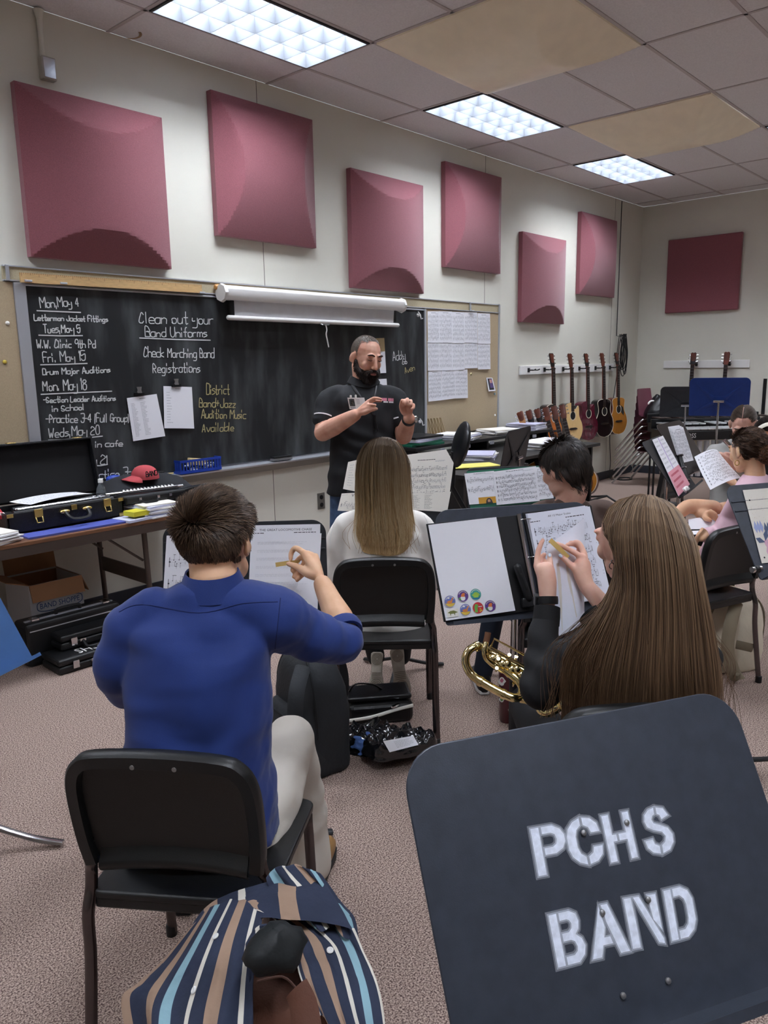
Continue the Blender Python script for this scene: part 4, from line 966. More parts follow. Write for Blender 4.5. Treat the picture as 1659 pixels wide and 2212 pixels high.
# ================================================================ PEOPLE
from mathutils.bvhtree import BVHTree
def skinmat(name, c, c2):
    m = mat(name, c, .52, col2=c2, vs=16, detail=3, bump=.05, bs=300, spec=.35)
    b = m.node_tree.nodes['Principled BSDF']; b.inputs['Subsurface Weight'].default_value = .12; b.inputs['Subsurface Radius'].default_value = (.012, .005, .003)
    return m
sk_fair = skinmat('fair skin', 'dcae98', 'e8c0ab'); sk_tan = skinmat('warm skin', 'd9a985', 'e3b795'); sk_ruddy = skinmat('ruddy skin', 'd49c85', 'e2b19b'); sk_pink = skinmat('pink skin', 'd8a592', 'e6bba6')
def headrot(yaw, pitch=0, roll=0): return M.Rotation(heading(yaw), 3, 'Z') @ M.Rotation(R(-pitch), 3, 'X') @ M.Rotation(R(roll), 3, 'Y')
def head(mb, c, Q, s=1., w_=1., face=True, ns=1.):
    P = lambda x, y, z: c+Q @ (V((x*w_, y, z))*s)
    def E(x, y, z, a, b_, d, rot=None): mb.ell(P(x, y, z), (a*s*w_, b_*s, d*s), Q @ rot if rot else Q)
    E(0, -.012, .03, .076, .096, .088); E(0, .018, -.005, .068, .078, .085); E(0, .03, -.06, .054, .062, .055); E(0, .066, -.098, .024, .022, .018)
    for k in (-1, 1):
        E(k*.036, .066, -.025, .024, .022, .026); E(k*.048, .015, -.07, .016, .045, .03)
        E(k*.031, .081, .012, .017, .012, .012); E(k*.030, .085, .032, .022, .010, .008)
        E(k*.083, -.010, -.006, .0075, .020, .032, M.Rotation(R(k*28), 3, 'Z') @ M.Rotation(R(-12), 3, 'X'))
        E(k*.078, -.002, -.028, .008, .010, .013); E(k*.011, .101-.008*(1-ns), -.036, .009*ns, .010*ns, .008*ns)
    mb.caps([P(0, .088, .018), P(0, .102-.008*(1-ns), -.008), P(0, .112-.010*(1-ns), -.032)], [.009*s, .0105*s*ns, .012*s*ns], 10)
    if face:
        E(0, .088, -.062, .024, .010, .0055); E(0, .086, -.073, .020, .010, .0065)
    return P
def limb(mb, pts, rad, n=14): mb.caps(pts, rad, n)
def hand(mb, wrist, mcps, fingers, thumb, r=.0085):      # each finger its own chain of joints, palm bones from the wrist
    for m_, f in zip(mcps, fingers):
        mb.caps([wrist, wrist.lerp(m_, .55), m_], [r*1.9, r*1.65, r*1.3], 10, k=3)
        mb.caps([m_]+f, [r*1.2, r*1.08, r*.98, r*.82][:len(f)+1], 10, k=4)
    mb.caps([wrist.lerp(thumb[0], .3)]+thumb, [r*1.9, r*1.7, r*1.3, r*1.12, r*.9][:len(thumb)+1], 10, k=4)
    mb.caps([mcps[0], mcps[-1]], [r*1.2, r*1.1], 8)
def nail(parent, p, d, up, c='d9cfcf'):
    x = d.cross(up).normalized(); b = MB().ell(p, (.0048, .0065, .0018), M((x, d, x.cross(d))).transposed()); return obj('fingernail', b, mat('nail '+c, c, .15, coat=.5), parent)
def surf(mb):
    t = BVHTree.FromPolygons([tuple(q) for q in mb.v], mb.f); 
    def at(px, py, lift=.0):
        k = ray(px, py).normalized(); h = t.ray_cast(EYE, k)
        return (h[0]-k*lift, h[1]) if h[0] is not None else (None, None)
    return at
def line_on(at, pix, r, lift=.001, n=6, per=6):
    P = catmull([V((x, y, 0)) for x, y in pix], per); pts = [at(q.x, q.y, lift)[0] for q in P]; pts = [p for p in pts if p is not None]
    return MB().tube(pts, r, n)
def strands(mb, guides, n, cols, rad=.0013, jit=.006, seg=14, wave=.0, shell=True, lenv=(.86, 1.0), root=0.):
    G = []
    for g in guides:
        P = catmull([V(p) for p in g], 8); L = [0.]
        for i in range(1, len(P)): L.append(L[-1]+(P[i]-P[i-1]).length)
        out = []; j = 0
        for k in range(seg+1):
            d = L[-1]*k/seg
            while j < len(L)-2 and L[j+1] < d: j += 1
            t = (d-L[j])/max(1e-9, L[j+1]-L[j]); out.append(P[j].lerp(P[j+1], min(1, t)))
        G.append(out)
    def pick(u, k):
        x = u*(len(G)-1); i = min(int(x), len(G)-2); t = x-i
        a, b_, c, d = G[max(i-1, 0)][k], G[i][k], G[i+1][k], G[min(i+2, len(G)-1)][k]
        return .5*((2*b_)+(c-a)*t+(2*a-5*b_+4*c-d)*t*t+(3*b_-a-3*c+d)*t*t*t)
    def colour(h, s):
        r0, r1, t0, t1 = cols
        a = V(r0).lerp(V(r1), h); b_ = V(t0).lerp(V(t1), h); q = a.lerp(b_, max(0, min(1, s))**1.4); return tuple(q)
    if shell:
        mb.grid(lambda u, v: pick(u, int(round(v*seg)))+FWD*.006-UP*.008, 4*(len(G)-1), seg, col=lambda u, v: tuple(x*.8 for x in colour(.2, v)))
    for _ in range(n):
        u = random.random(); u = min(1, max(0, u)); h = random.random()**1.3; le = random.uniform(*lenv)
        off = V((random.gauss(0, 1), random.gauss(0, 1), random.gauss(0, .5))); ph = random.uniform(0, 6.28); w0 = random.uniform(.6, 1.4)
        m_ = max(3, int(seg*le)); pts = []
        for k in range(m_+1):
            s = k/seg; p = pick(u, k); lat = (pick(min(1, u+.02), k)-pick(max(0, u-.02), k)); lat = lat.normalized() if lat.length > 1e-6 else V((1, 0, 0))
            pts.append(p+off*jit*(root+(1-root)*min(1, s*1.6+.15))+lat*wave*w0*math.sin(ph+s*11)*s)
        rr = [rad*(1 if i < m_*.7 else max(.25, (m_-i)/(m_*.3))) for i in range(m_+1)]
        mb.tube(pts, rr, 3, 0, col=[colour(h, i/seg) for i in range(m_+1)], cap=False)
def shorthair(mb, c, Q, rad, n, ln, cols, keep, comb, lift=.4, seg=3, r=.0016, clump=.5, shell=True):
    rx, ry, rz = rad
    if shell:
        sh = MB().ell(c, (rx*.99, ry*.99, rz*.99), Q, nu=28, nv=20)
        fs = [f for f in sh.f if all(keep((Q.transposed() @ (sh.v[i]-c))) > -.05 for i in f)]
        mb.add(sh.v, fs, 0, tuple(x*.6 for x in cols[0]))
    k = 0
    while k < n:
        a = random.uniform(0, 2*PI); z = random.uniform(-1, 1); q = math.sqrt(1-z*z); d = V((q*math.cos(a), q*math.sin(a), z))
        loc = V((d.x*rx, d.y*ry, d.z*rz)); kk = keep(loc)
        if kk < 0: continue
        k += 1
        nrm = V((d.x/rx, d.y/ry, d.z/rz)).normalized(); cd_ = comb(loc); cd_ = (cd_-nrm*cd_.dot(nrm))
        cn = noise.noise_vector(loc*45)*clump
        dr = (nrm*lift+cd_+cn*.6).normalized(); L = ln(loc)*random.uniform(.75, 1.15); h = random.random()
        pts = []; p = loc-nrm*.002
        for i in range(seg+1):
            pts.append(c+Q @ p); p = p+dr*(L/seg); dr = (dr+cd_*.35-nrm*.10).normalized()
        col = tuple(V(cols[0]).lerp(V(cols[1]), h*h)); mb.tube(pts, [r*(1-.7*i/seg) for i in range(seg+1)], 3, 0, col=col, cap=False)
m_hair = mat('hair', '3a2a20', .5, attr=True, spec=.45)
S_ = srgb
# ---------------------------------------------------------------- the boy in the blue shirt
m_shirt = mat('royal blue cotton', '1b3477', .75, var=.06, vs=6, bump=.15, bs=700, sheen=.15)
m_khaki = mat('stone chinos', 'cdc6bb', .85, var=.03, vs=5, bump=.15, bs=500)
t = thing('person', 'boy seen from behind in a royal blue shirt and pale trousers, holding up a reed', 'person', W(-.43, 1.75, 0))
hc = dp(469, 1168, 1.86); Q = headrot(14, 6, -3)
nk = dp(462, 1248, 1.80)
body = MB(); head(body, hc, Q, 1.0)
limb(body, [hc+Q @ V((0, -.03, -.04)), hc+Q @ V((0, -.035, -.09)), nk, nk-UP*.06], [.058, .056, .058, .07])
body.loft([(dp(430, 1740, 1.74), LAT, FWD, .13, .09), (dp(430, 1500, 1.76), LAT, FWD, .14, .09), (dp(440, 1320, 1.79), LAT, FWD, .13, .07), (dp(458, 1270, 1.80), LAT, FWD, .06, .05)], 16)
el = dp(752, 1384, 1.90); wr = dp(697, 1262, 2.09); sh = dp(578, 1318, 1.80)
limb(body, [dp(500, 1325, 1.79), sh-UP*.015, sh.lerp(el, .5), el], [.04, .036, .03, .026])
limb(body, [el+UP*.004, el.lerp(wr, .16), el.lerp(wr, .36)+V((0, 0, .004)), el.lerp(wr, .7), wr], [.028, .037, .040, .032, .0265])
J = lambda x, y, d: dp(600+x*.0723, 1160+y*.0723, d)
hand(body, J(1230, 1180, 2.12), [J(770, 470, 2.185), J(900, 500, 2.20), J(1010, 540, 2.20), J(1120, 580, 2.19)],
     [[J(530, 330, 2.225), J(405, 480, 2.23), J(385, 660, 2.22)], [J(700, 600, 2.245), J(540, 760, 2.25), J(430, 1000, 2.235)], [J(760, 850, 2.24), J(600, 1020, 2.245), J(480, 1190, 2.23)], [J(860, 1000, 2.23), J(700, 1160, 2.235), J(575, 1290, 2.22)]],
     [J(900, 1080, 2.14), J(640, 920, 2.175), J(460, 850, 2.19), J(310, 800, 2.205)])
lel = dp(250, 1455, 1.76); lwr = dp(310, 1520, 1.99)
limb(body, [dp(340, 1350, 1.79), dp(292, 1365, 1.78), lel], [.04, .038, .036]); limb(body, [lel, lel.lerp(lwr, .5), lwr], [.04, .036, .027])
hand(body, lwr, [lwr+FWD*.08+LAT*(.03-.02*k) for k in range(4)], [[lwr+FWD*(.11)+LAT*(.03-.02*k)-UP*.01, lwr+FWD*.13+LAT*(.03-.02*k)-UP*.03] for k in range(4)], [lwr+FWD*.03+LAT*.04, lwr+FWD*.06+LAT*.055, lwr+FWD*.085+LAT*.055])
kR, aR, hR = dp(628, 1600, 2.13), dp(672, 1850, 2.14), dp(520, 1770, 1.80)
aR.z = .09
limb(body, [hR-UP*.03, kR-UP*.035, aR], [.04, .03, .03]); obj('body', remesh(body, .0042, 4), sk_tan, t)
s = MB()
s.loft([(dp(432, 1800, 1.72), LAT, FWD, .195, .135, 2.4), (dp(428, 1680, 1.72), LAT, FWD, .180, .13, 2.4), (dp(428, 1560, 1.73), LAT, FWD, .172, .125, 2.4), (dp(428, 1450, 1.75), LAT, FWD, .172, .12, 2.4), (dp(430, 1380, 1.77), LAT, FWD, .172, .115, 2.3), (dp(434, 1330, 1.785), LAT, FWD, .165, .10, 2.2), (dp(440, 1298, 1.80), LAT, FWD, .142, .082, 2.), (dp(450, 1272, 1.80), LAT, FWD, .092, .068), (dp(457, 1256, 1.80), LAT, FWD, .070, .064), (dp(459, 1246, 1.80), LAT, FWD, .065, .062)], 40, k=3)
limb(s, [dp(520, 1318, 1.79), dp(585, 1332, 1.80), dp(640, 1360, 1.84), dp(700, 1386, 1.87), dp(742, 1392, 1.90)], [.075, .080, .071, .062, .054], 20)
limb(s, [dp(330, 1330, 1.79), dp(288, 1350, 1.78), dp(262, 1410, 1.76), dp(254, 1462, 1.77)], [.07, .062, .058, .056], 20)
limb(s, [dp(254, 1462, 1.77), dp(275, 1490, 1.88)], [.056, .05], 16)
s = remesh(s, .0065, 5)
A0, A1 = dp(600, 1340, 1.75), dp(760, 1395, 1.9); ax_ = (A1-A0).normalized()
def folds(p):
    q = p-A0; tt = q.dot(ax_)
    arm = max(0, min(1, tt*9+.3)); ln = (A1-A0).length
    f1 = math.sin((tt*105+q.z*55)+3*noise.noise(p*7))*max(0, min(1, (tt-.02)*14))*max(0, min(1, (ln*.9-tt)*20))
    lz = (p-dp(430, 1400, 1.6)); x = lz.dot(LAT); z = lz.z
    f2 = .9*math.sin(z*38-abs(x)*22+2.5*noise.noise(p*5))*(1-arm)*.55
    f3 = fbm(V((p.x*3, p.y*3, p.z*9)), 1.)*.8
    f4 = -1.1*math.exp(-((z-.115+x*.12)/.02)**2)*(1 if x > -.12 else .3)*(1-arm)
    return f1*.4+f2*1.5+f3*1.6+f4*1.2+arm*1.1*fbm(V((tt*16, q.z*9, q.y*9)), 1.)
wrinkle(s, .0062, folds)
obj('shirt', s, m_shirt, t, smooth=60)
at = surf(s)
for pix in ([(257, 1322), (307, 1306), (430, 1324), (524, 1304), (600, 1300)], [(606, 1292), (600, 1350), (592, 1420)]):
    obj('seam', line_on(at, pix, .0013, .0002), mat('blue seam', '12245a', .8), t)
cl = MB(); n = 30
for k in range(1):
    ring = lambda z, a, b_, y: [dp(459, 1252, 1.80)+LAT*(a*math.cos(2*PI*i/n))+FWD*(b_*math.sin(2*PI*i/n)+y)+UP*(z+.006*math.sin(2*PI*i/n)) for i in range(n)]
    r0, r1, r2, r3 = ring(.020, .060, .058, 0), ring(.022, .064, .062, 0), ring(-.034, .088, .080, 0), ring(-.04, .070, .066, 0)
    vs = r0+r1+r2+r3; fs = []
    for a in range(3):
        for i in range(n): j = (i+1) % n; fs.append((a*n+i, a*n+j, (a+1)*n+j, (a+1)*n+i))
    cl.add(vs, fs)
obj('collar', cl, m_shirt, t, smooth=60)
def ring_tube(c, d, r, h, th, bulge=0.):
    x, y = frame(d); n = 26; vs = []; fs = []
    prof = [(r, -h/2), (r+th, -h/2), (r+th+bulge, 0), (r+th, h/2), (r, h/2)]
    for rr, z in prof:
        for k in range(n): a = 2*PI*k/n; vs.append(c+d*z+x*rr*math.cos(a)+y*rr*math.sin(a))
    m_ = len(prof)
    for i in range(m_):
        j = (i+1) % m_
        for k in range(n): l = (k+1) % n; fs.append((i*n+k, i*n+l, j*n+l, j*n+k))
    return MB().add(vs, fs)
obj('cuff', ring_tube(el.lerp(wr, .17), (wr-el).normalized(), .0405, .03, .008, .003), m_shirt, t, smooth=60)
pz = MB(); pel = V((0, 0, 0))
pz.loft([(dp(432, 1860, 1.74)+UP*0, LAT, FWD, .18, .13, 2.4), (dp(432, 1780, 1.75), LAT, FWD, .178, .125, 2.4), (dp(430, 1660, 1.75), LAT, FWD, .165, .115, 2.4)], 30, k=2)
limb(pz, [dp(530, 1800, 1.76), dp(575, 1730, 1.86), kR], [.096, .09, .072], 20)
limb(pz, [kR, kR.lerp(aR, .5)+LAT*.01, aR+UP*.0], [.072, .064, .062], 20)
kL, aL = W(-.60, 2.12, .53), W(-.62, 2.10, .09)
limb(pz, [W(-.53, 1.76, .52), W(-.56, 1.9, .54), kL], [.09, .088, .07], 18); limb(pz, [kL, aL], [.07, .056], 18)
pz = remesh(pz, .0075, 4); wrinkle(pz, .004, lambda p: math.sin(p.z*60+4*noise.noise(p*6))*.6+fbm(p*9, 1.)); obj('trousers', pz, m_khaki, t, smooth=60)
def shoe(parent, ankle, fw_, mt, sole, L=.27):
    b = MB(); x = V((fw_.y, -fw_.x, 0)); o_ = V((ankle.x, ankle.y, 0))-fw_*.07
    b.loft([(o_+fw_*0+UP*.04, x, UP, .02, .028, 2.5), (o_+fw_*.03+UP*.052, x, UP, .036, .045, 2.5), (o_+fw_*.1+UP*.052, x, UP, .038, .045, 2.5), (o_+fw_*.17+UP*.043, x, UP, .044, .034, 2.5), (o_+fw_*.24+UP*.036, x, UP, .04, .027, 2.5), (o_+fw_*L+UP*.03, x, UP, .016, .016)], 16, k=3)
    obj('shoe', b, mt, parent, smooth=60)
    so = [(.0, -.022), (.05, -.038), (.14, -.042), (.2, -.048), (.25, -.04), (L+.005, -.012), (L+.005, .012), (.25, .04), (.2, .048), (.14, .042), (.05, .038), (.0, .022)]
    obj('shoe_sole', MB().prism([(b_, a) for a, b_ in so], o_+UP*.002, x, fw_, UP*.018), sole, parent, smooth=0, bev=.004)
m_tanleather = mat('tan leather', '8f6a3f', .5)
shoe(t, aR+FWD*.02, (FWD+LAT*.15).normalized(), m_tanleather, m_black); shoe(t, aL, FWD, m_tanleather, m_black)
h = MB()
def keep(l):
    x, y, z = l
    if z < -.094 or (z < -.06 and abs(x) > .064): return -1
    if abs(x) > .05 and y > .012 and z < .03: return -1
    if y > .055 and z < .045: return -1
    if abs(x) > .062 and y > -.025 and z < -.0: return -1
    return 1
cen = hc+Q @ V((0, -.012, .024))
def comb(l):
    k = max(0, min(1, (l.z+.02)/.08)); k = k*k*(3-2*k); return V((l.x*6, .12, -1.)).lerp(V((.55+l.x*3, .6, .1)), k)
shorthair(h, cen, Q, (.083, .101, .096), 16000, lambda l: .013+.026*max(0, min(1, (l.z+.06)/.12)), (S_('3a2d24'), S_('8a705a')), keep, comb, .6, 3, .0011, .45)
obj('hair', h, m_hair, t, smooth=0)
b = MB(); a, e = J(-60, 830, 2.225), J(660, 720, 2.225); d = e-a; sd = d.cross(_f).normalized()*.0065
b.prism([(0, -1), (.55, -1), (1, -.55), (1, .55), (.55, 1), (0, 1)], a, d, sd, _f*-.0025); single('instrument_reed', b, mat('cane', 'd2b26c', .5), 'pale cane reed held between the fingers of the boy in the blue shirt', 'reed', smooth=0)
# ---------------------------------------------------------------- the girl in white, seen from behind
m_whitetop = mat('white jersey', 'efebe4', .9, bump=.12, bs=600, var=.02)
t = thing('person', 'girl seen from behind in a white top with long brown hair fading to blonde tips', 'person', W(0, 3.36, 0))
hc = dp(827, 1010, 3.42); Q = headrot(0, 4, 0)
body = MB(); head(body, hc, Q, .97)
limb(body, [hc+Q @ V((0, -.03, -.04)), hc+Q @ V((0, -.035, -.10)), dp(827, 1100, 3.42)], [.05, .048, .055])
body.loft([(dp(830, 1370, 3.40), LAT, FWD, .13, .09), (dp(830, 1200, 3.40), LAT, FWD, .12, .08), (dp(828, 1120, 3.42), LAT, FWD, .10, .06)], 14)
for sx in (-1, 1):
    s0, e0 = dp(828+sx*82, 1135, 3.42), dp(828+sx*98, 1250, 3.44); w0 = dp(828+sx*62, 1270, 3.66)
    limb(body, [dp(828+sx*50, 1130, 3.42), s0, e0], [.035, .032, .028]); limb(body, [e0, w0], [.026, .02])
    hand(body, w0, [w0+FWD*.08+LAT*(-sx*(.025-.017*k)) for k in range(4)], [[w0+FWD*.11+LAT*(-sx*(.025-.017*k))-UP*.01, w0+FWD*.125+LAT*(-sx*(.025-.017*k))-UP*.035] for k in range(4)], [w0+FWD*.03-LAT*sx*.035, w0+FWD*.07-LAT*sx*.045])
limb(body, [W(-.07, 3.3, .5), W(-.10, 3.72, .47), W(-.05, 3.69, .17)], [.03, .025, .02]); limb(body, [W(.09, 3.3, .5), W(.12, 3.72, .47), W(.075, 3.69, .17)], [.03, .025, .02])
obj('body', remesh(body, .006, 3), sk_fair, t)
s = MB()
s.loft([(dp(832, 1372, 3.36), LAT, FWD, .178, .125, 2.6), (dp(832, 1345, 3.36), LAT, FWD, .19, .14, 2.6), (dp(832, 1290, 3.38), LAT, FWD, .185, .125, 2.4), (dp(831, 1210, 3.40), LAT, FWD, .185, .115, 2.3), (dp(830, 1150, 3.41), LAT, FWD, .19, .10, 2.2), (dp(829, 1115, 3.42), LAT, FWD, .165, .085, 2.), (dp(828, 1097, 3.42), LAT, FWD, .11, .07), (dp(828, 1085, 3.42), LAT, FWD, .07, .06)], 36, k=3)
for sx in (-1, 1): limb(s, [dp(828+sx*60, 1128, 3.42), dp(828+sx*88, 1150, 3.42), dp(828+sx*102, 1215, 3.43), dp(828+sx*100, 1262, 3.45)], [.06, .062, .054, .046], 18); limb(s, [dp(828+sx*100, 1262, 3.45), dp(828+sx*72, 1275, 3.62)], [.046, .034], 16)
s = remesh(s, .009, 4); wrinkle(s, .005, lambda p: math.sin(p.z*42+(p-W(0, 3.3)).dot(LAT)*26+4*noise.noise(p*5))*.8+fbm(V((p.x*6, p.y*6, p.z*6)), 1.)); obj('top', s, m_whitetop, t, smooth=60)
at = surf(s)
for pix in ([(732, 1105), (716, 1150), (712, 1195)], [(905, 1095), (928, 1140), (935, 1200)]): obj('seam', line_on(at, pix, .0018, 0), m_white, t)
p = MB(); m_blacktrs = mat('black leggings', '141418', .8)
for sx in (-1, 1):
    limb(p, [W(sx*.085, 3.37, .52), W(sx*.10, 3.5, .535), W(sx*.12, 3.74, .50)], [.085, .08, .06], 16); limb(p, [W(sx*.12, 3.74, .5), W(sx*.065+.012, 3.70, .15)], [.06, .046], 14)
obj('trousers', remesh(p, .01, 3), m_blacktrs, t)
m_sole = mat('worn rubber sole', 'b3aa9c', .7, col2='a1978a', vs=30); m_shoe = mat('greyish canvas shoe', 'a39a92', .8)
def tiptoe(px, top, bot, w_, lab):
    # the shoe stands on its toes: sole faces back towards the viewer
    tp, bt = dp(px[0], top, 3.63), fl(px[1], bot, .012); up = (bt-tp); L = up.length; up.normalize(); x = (LAT-up*LAT.dot(up)).normalized(); n = x.cross(up)
    if n.dot(FWD) > 0: n = -n
    out = [(0, -.5), (.04, -.78), (.15, -.80), (.35, -.68), (.5, -.70), (.72, -1.0), (.88, -.92), (.98, -.5), (1.0, 0), (.98, .5), (.88, .92), (.72, 1.0), (.5, .70), (.35, .68), (.15, .80), (.04, .78), (0, .5)]
    P = catmull([V((a, b_, 0)) for a, b_ in out], 3)
    b = MB().prism([(q.y*w_, q.x*L) for q in P], tp+n*.006, x, up, n*.016); sole = obj('shoe_sole', b, m_sole, t, smooth=0, bev=.004)
    g = MB()
    for cy_, rs in ((.16, (.008, .014, .02, .026)), (.78, (.008, .015, .022, .029))):
        for r in rs: g.tube([tp+n*.0225+up*L*cy_+x*r*math.cos(a*PI/9)+up*r*1.1*math.sin(a*PI/9) for a in range(18)], .0013, 5, closed=True)
    for k in range(5): g.tube([tp+n*.0225+up*L*(.48+.035*k)-x*w_*.6, tp+n*.0225+up*L*(.48+.035*k)+x*w_*.6], .0012, 5)
    q = obj('tread', g, mat('sole groove', '6f6557', .8), sole)
    u = MB().loft([(tp+n*.004-n*.0+up*L*k, x, n, w_*a, .012+0*k, 2.5) for k, a in ((.02, .6), (.5, .7), (.97, .7))], 14)
    b = MB()
    for k, a, dpt in ((0, .0, 0),): pass
    b.loft([(tp-n*.02+up*L*.02, x, n, w_*.62, .03, 2.2), (tp-n*.03+up*L*.2, x, n, w_*.74, .042, 2.3), (tp-n*.03+up*L*.5, x, n, w_*.74, .042, 2.3), (tp-n*.02+up*L*.78, x, n, w_*.95, .03, 2.3), (tp-n*.008+up*L*.96, x, n, w_*.6, .018, 2.)], 18, k=3)
    obj('shoe', b, m_shoe, t)
tiptoe((815, 812), 1409, 1502, .038, 'left'); tiptoe((856, 872), 1402, 1510, .043, 'right')
h = MB(); cr = dp(825, 948, 3.42); D0 = 3.42
def gd(*p): return [cr]+[dp(*q) for q in p]
gl = [gd((800, 955, 3.44), (780, 985, 3.45), (776, 1040, 3.43), (777, 1100, 3.38), (772, 1150, 3.33), (782, 1186, 3.30)), gd((805, 952, 3.38), (788, 985, 3.36), (783, 1040, 3.345), (785, 1100, 3.33), (782, 1150, 3.305), (790, 1192, 3.29)), gd((815, 951, 3.35), (806, 985, 3.32), (804, 1040, 3.31), (806, 1100, 3.31), (806, 1150, 3.29), (812, 1195, 3.28)),
      gd((826, 950, 3.34), (826, 985, 3.305), (826, 1040, 3.295), (830, 1100, 3.30), (834, 1150, 3.285), (838, 1198, 3.275)), gd((838, 951, 3.35), (848, 985, 3.32), (850, 1040, 3.31), (853, 1100, 3.31), (860, 1150, 3.29), (858, 1196, 3.28)), gd((850, 954, 3.38), (868, 990, 3.36), (872, 1040, 3.345), (876, 1100, 3.33), (882, 1150, 3.305), (872, 1190, 3.29)), gd((856, 958, 3.44), (876, 995, 3.45), (879, 1040, 3.43), (884, 1100, 3.38), (890, 1140, 3.34), (882, 1180, 3.31))]
strands(h, gl, 2400, (S_('2c201a'), S_('503d31'), S_('c7a06a'), S_('f4dcae')), .0015, .007, 16, .006, True, (.72, 1.03), .5)
for _ in range(26):
    g0 = random.choice(gl); e = [q+LAT*random.uniform(-.02, .02) for q in g0]; s_ = random.choice((-1, 1)); e[-1] = e[-1]+LAT*s_*random.uniform(.02, .09); e[-2] = e[-2]+LAT*s_*random.uniform(.01, .05)
    h.tube(catmull(e, 4), .0008, 3, col=S_('a07c52'), cap=False)
obj('hair', h, m_hair, t, smooth=0)
b = MB().tube([dp(822, 947, 3.405), dp(828, 953, 3.36), dp(833, 962, 3.325)], .0014, 5); obj('parting', b, sk_fair, t)
# ---------------------------------------------------------------- the girl in black with a watch
m_blacktop = mat('black jersey', '131315', .85, bump=.15, bs=500, var=.1, vs=4)
t = thing('person', 'girl in a black sweater with very long brown hair holding a reed over a binder', 'person', W(.56, 1.9, 0))
hc = dp(1364, 1168, 1.93); Q = headrot(-32, 8, -4)
body = MB(); Hd = head(body, hc, Q, .93, ns=.6)
limb(body, [hc+Q @ V((0, -.03, -.04)), hc+Q @ V((0, -.03, -.10)), dp(1385, 1330, 1.90)], [.05, .047, .055])
body.loft([(dp(1400, 1700, 1.90), LAT, FWD, .13, .09), (dp(1390, 1500, 1.90), LAT, FWD, .12, .08), (dp(1388, 1370, 1.90), LAT, FWD, .10, .06)], 14)
J = lambda x, y, d: dp(1130+x*.12056, 1130+y*.12056, d-.05)
el, wr = dp(1165, 1490, 1.90), J(440, 1330, 2.115)
limb(body, [dp(1290, 1400, 1.90), dp(1235, 1425, 1.90), el], [.035, .032, .028]); limb(body, [el, el.lerp(wr, .4), el.lerp(wr, .75), wr], [.026, .020, .018, .0245])
limb(body, [J(440, 1330, 2.115), J(430, 1050, 2.13), J(400, 860, 2.145)], [.0235, .027, .027])
hand(body, J(435, 1180, 2.12), [J(245, 760, 2.165), J(310, 780, 2.185), J(370, 800, 2.20), J(430, 830, 2.205)],
     [[J(262, 560, 2.18), J(300, 420, 2.19), J(352, 305, 2.195)], [J(320, 640, 2.205), J(350, 590, 2.21), J(385, 560, 2.205)], [J(375, 700, 2.215), J(395, 690, 2.21), J(405, 720, 2.20)], [J(420, 760, 2.215), J(430, 760, 2.205), J(430, 790, 2.195)]],
     [J(500, 980, 2.135), J(490, 820, 2.15), J(482, 690, 2.165), J(476, 575, 2.18)], .0082)
w2 = J(1130, 1120, 2.15); e2 = dp(1400, 1420, 1.92)
limb(body, [dp(1480, 1400, 1.92), dp(1520, 1430, 1.93), e2], [.035, .032, .028]); limb(body, [e2, e2.lerp(w2, .5), w2], [.028, .028, .0225])
limb(body, [w2, J(1060, 900, 2.165), J(1060, 760, 2.175)], [.0225, .026, .025])
hand(body, J(1110, 1040, 2.155), [J(1085, 620, 2.175), J(1090, 540, 2.195), J(1090, 600, 2.205), J(1110, 680, 2.205)],
     [[J(850, 490, 2.19), J(715, 415, 2.195), J(600, 365, 2.20)], [J(990, 350, 2.215), J(870, 370, 2.22), J(780, 395, 2.215)], [J(1000, 410, 2.225), J(900, 420, 2.225), J(830, 330, 2.225)], [J(1030, 500, 2.225), J(960, 520, 2.22), J(920, 540, 2.21)]],
     [J(1010, 900, 2.16), J(890, 790, 2.17), J(770, 670, 2.18), J(665, 590, 2.185)], .0080)
obj('body', remesh(body, .0042, 4), sk_pink, t)
d_ = (J(476, 575, 2.18)-J(482, 690, 2.165)).normalized(); nail(t, J(478, 575, 2.172), d_, -_f, 'b9c7d6')
d_ = (J(665, 590, 2.185)-J(770, 670, 2.18)).normalized(); nail(t, J(668, 588, 2.177), d_, -_f, 'b9c7d6')
s = MB()
s.loft([(dp(1400, 1750, 1.90), LAT, FWD, .18, .12, 2.3), (dp(1395, 1600, 1.90), LAT, FWD, .165, .11, 2.3), (dp(1392, 1480, 1.90), LAT, FWD, .17, .10, 2.3), (dp(1390, 1410, 1.90), LAT, FWD, .16, .085, 2.), (dp(1388, 1375, 1.90), LAT, FWD, .12, .07), (dp(1385, 1350, 1.90), LAT, FWD, .065, .06)], 30, k=3)
limb(s, [dp(1300, 1400, 1.90), dp(1240, 1425, 1.90), dp(1195, 1465, 1.90), dp(1165, 1492, 1.90)], [.065, .064, .058, .052], 18)
ce = dp(1180, 1345, 2.03)
limb(s, [dp(1165, 1492, 1.90), dp(1168, 1420, 1.965), ce], [.052, .045, .038], 18)
cw2 = dp(1288, 1340, 2.04)
limb(s, [dp(1480, 1400, 1.91), dp(1520, 1440, 1.92), e2], [.062, .058, .05], 18); limb(s, [e2, cw2+(e2-cw2)*.25], [.05, .04], 16)
s = remesh(s, .007, 4); wrinkle(s, .0045, lambda p: math.sin(p.z*75+(p.dot(LAT))*40+4*noise.noise(p*7))*.7+fbm(p*8, 1.)*.8); obj('sweater', s, m_blacktop, t, smooth=60)
obj('cuff', ring_tube(ce+(wr-ce)*.25, (wr-ce).normalized(), .031, .05, .005, .001), m_blacktop, t); obj('cuff', ring_tube(cw2, (w2-e2).normalized(), .032, .05, .006, .001), m_blacktop, t)
wd = (J(430, 1050, 2.13)-wr).normalized(); wc = J(428, 1385, 2.11)
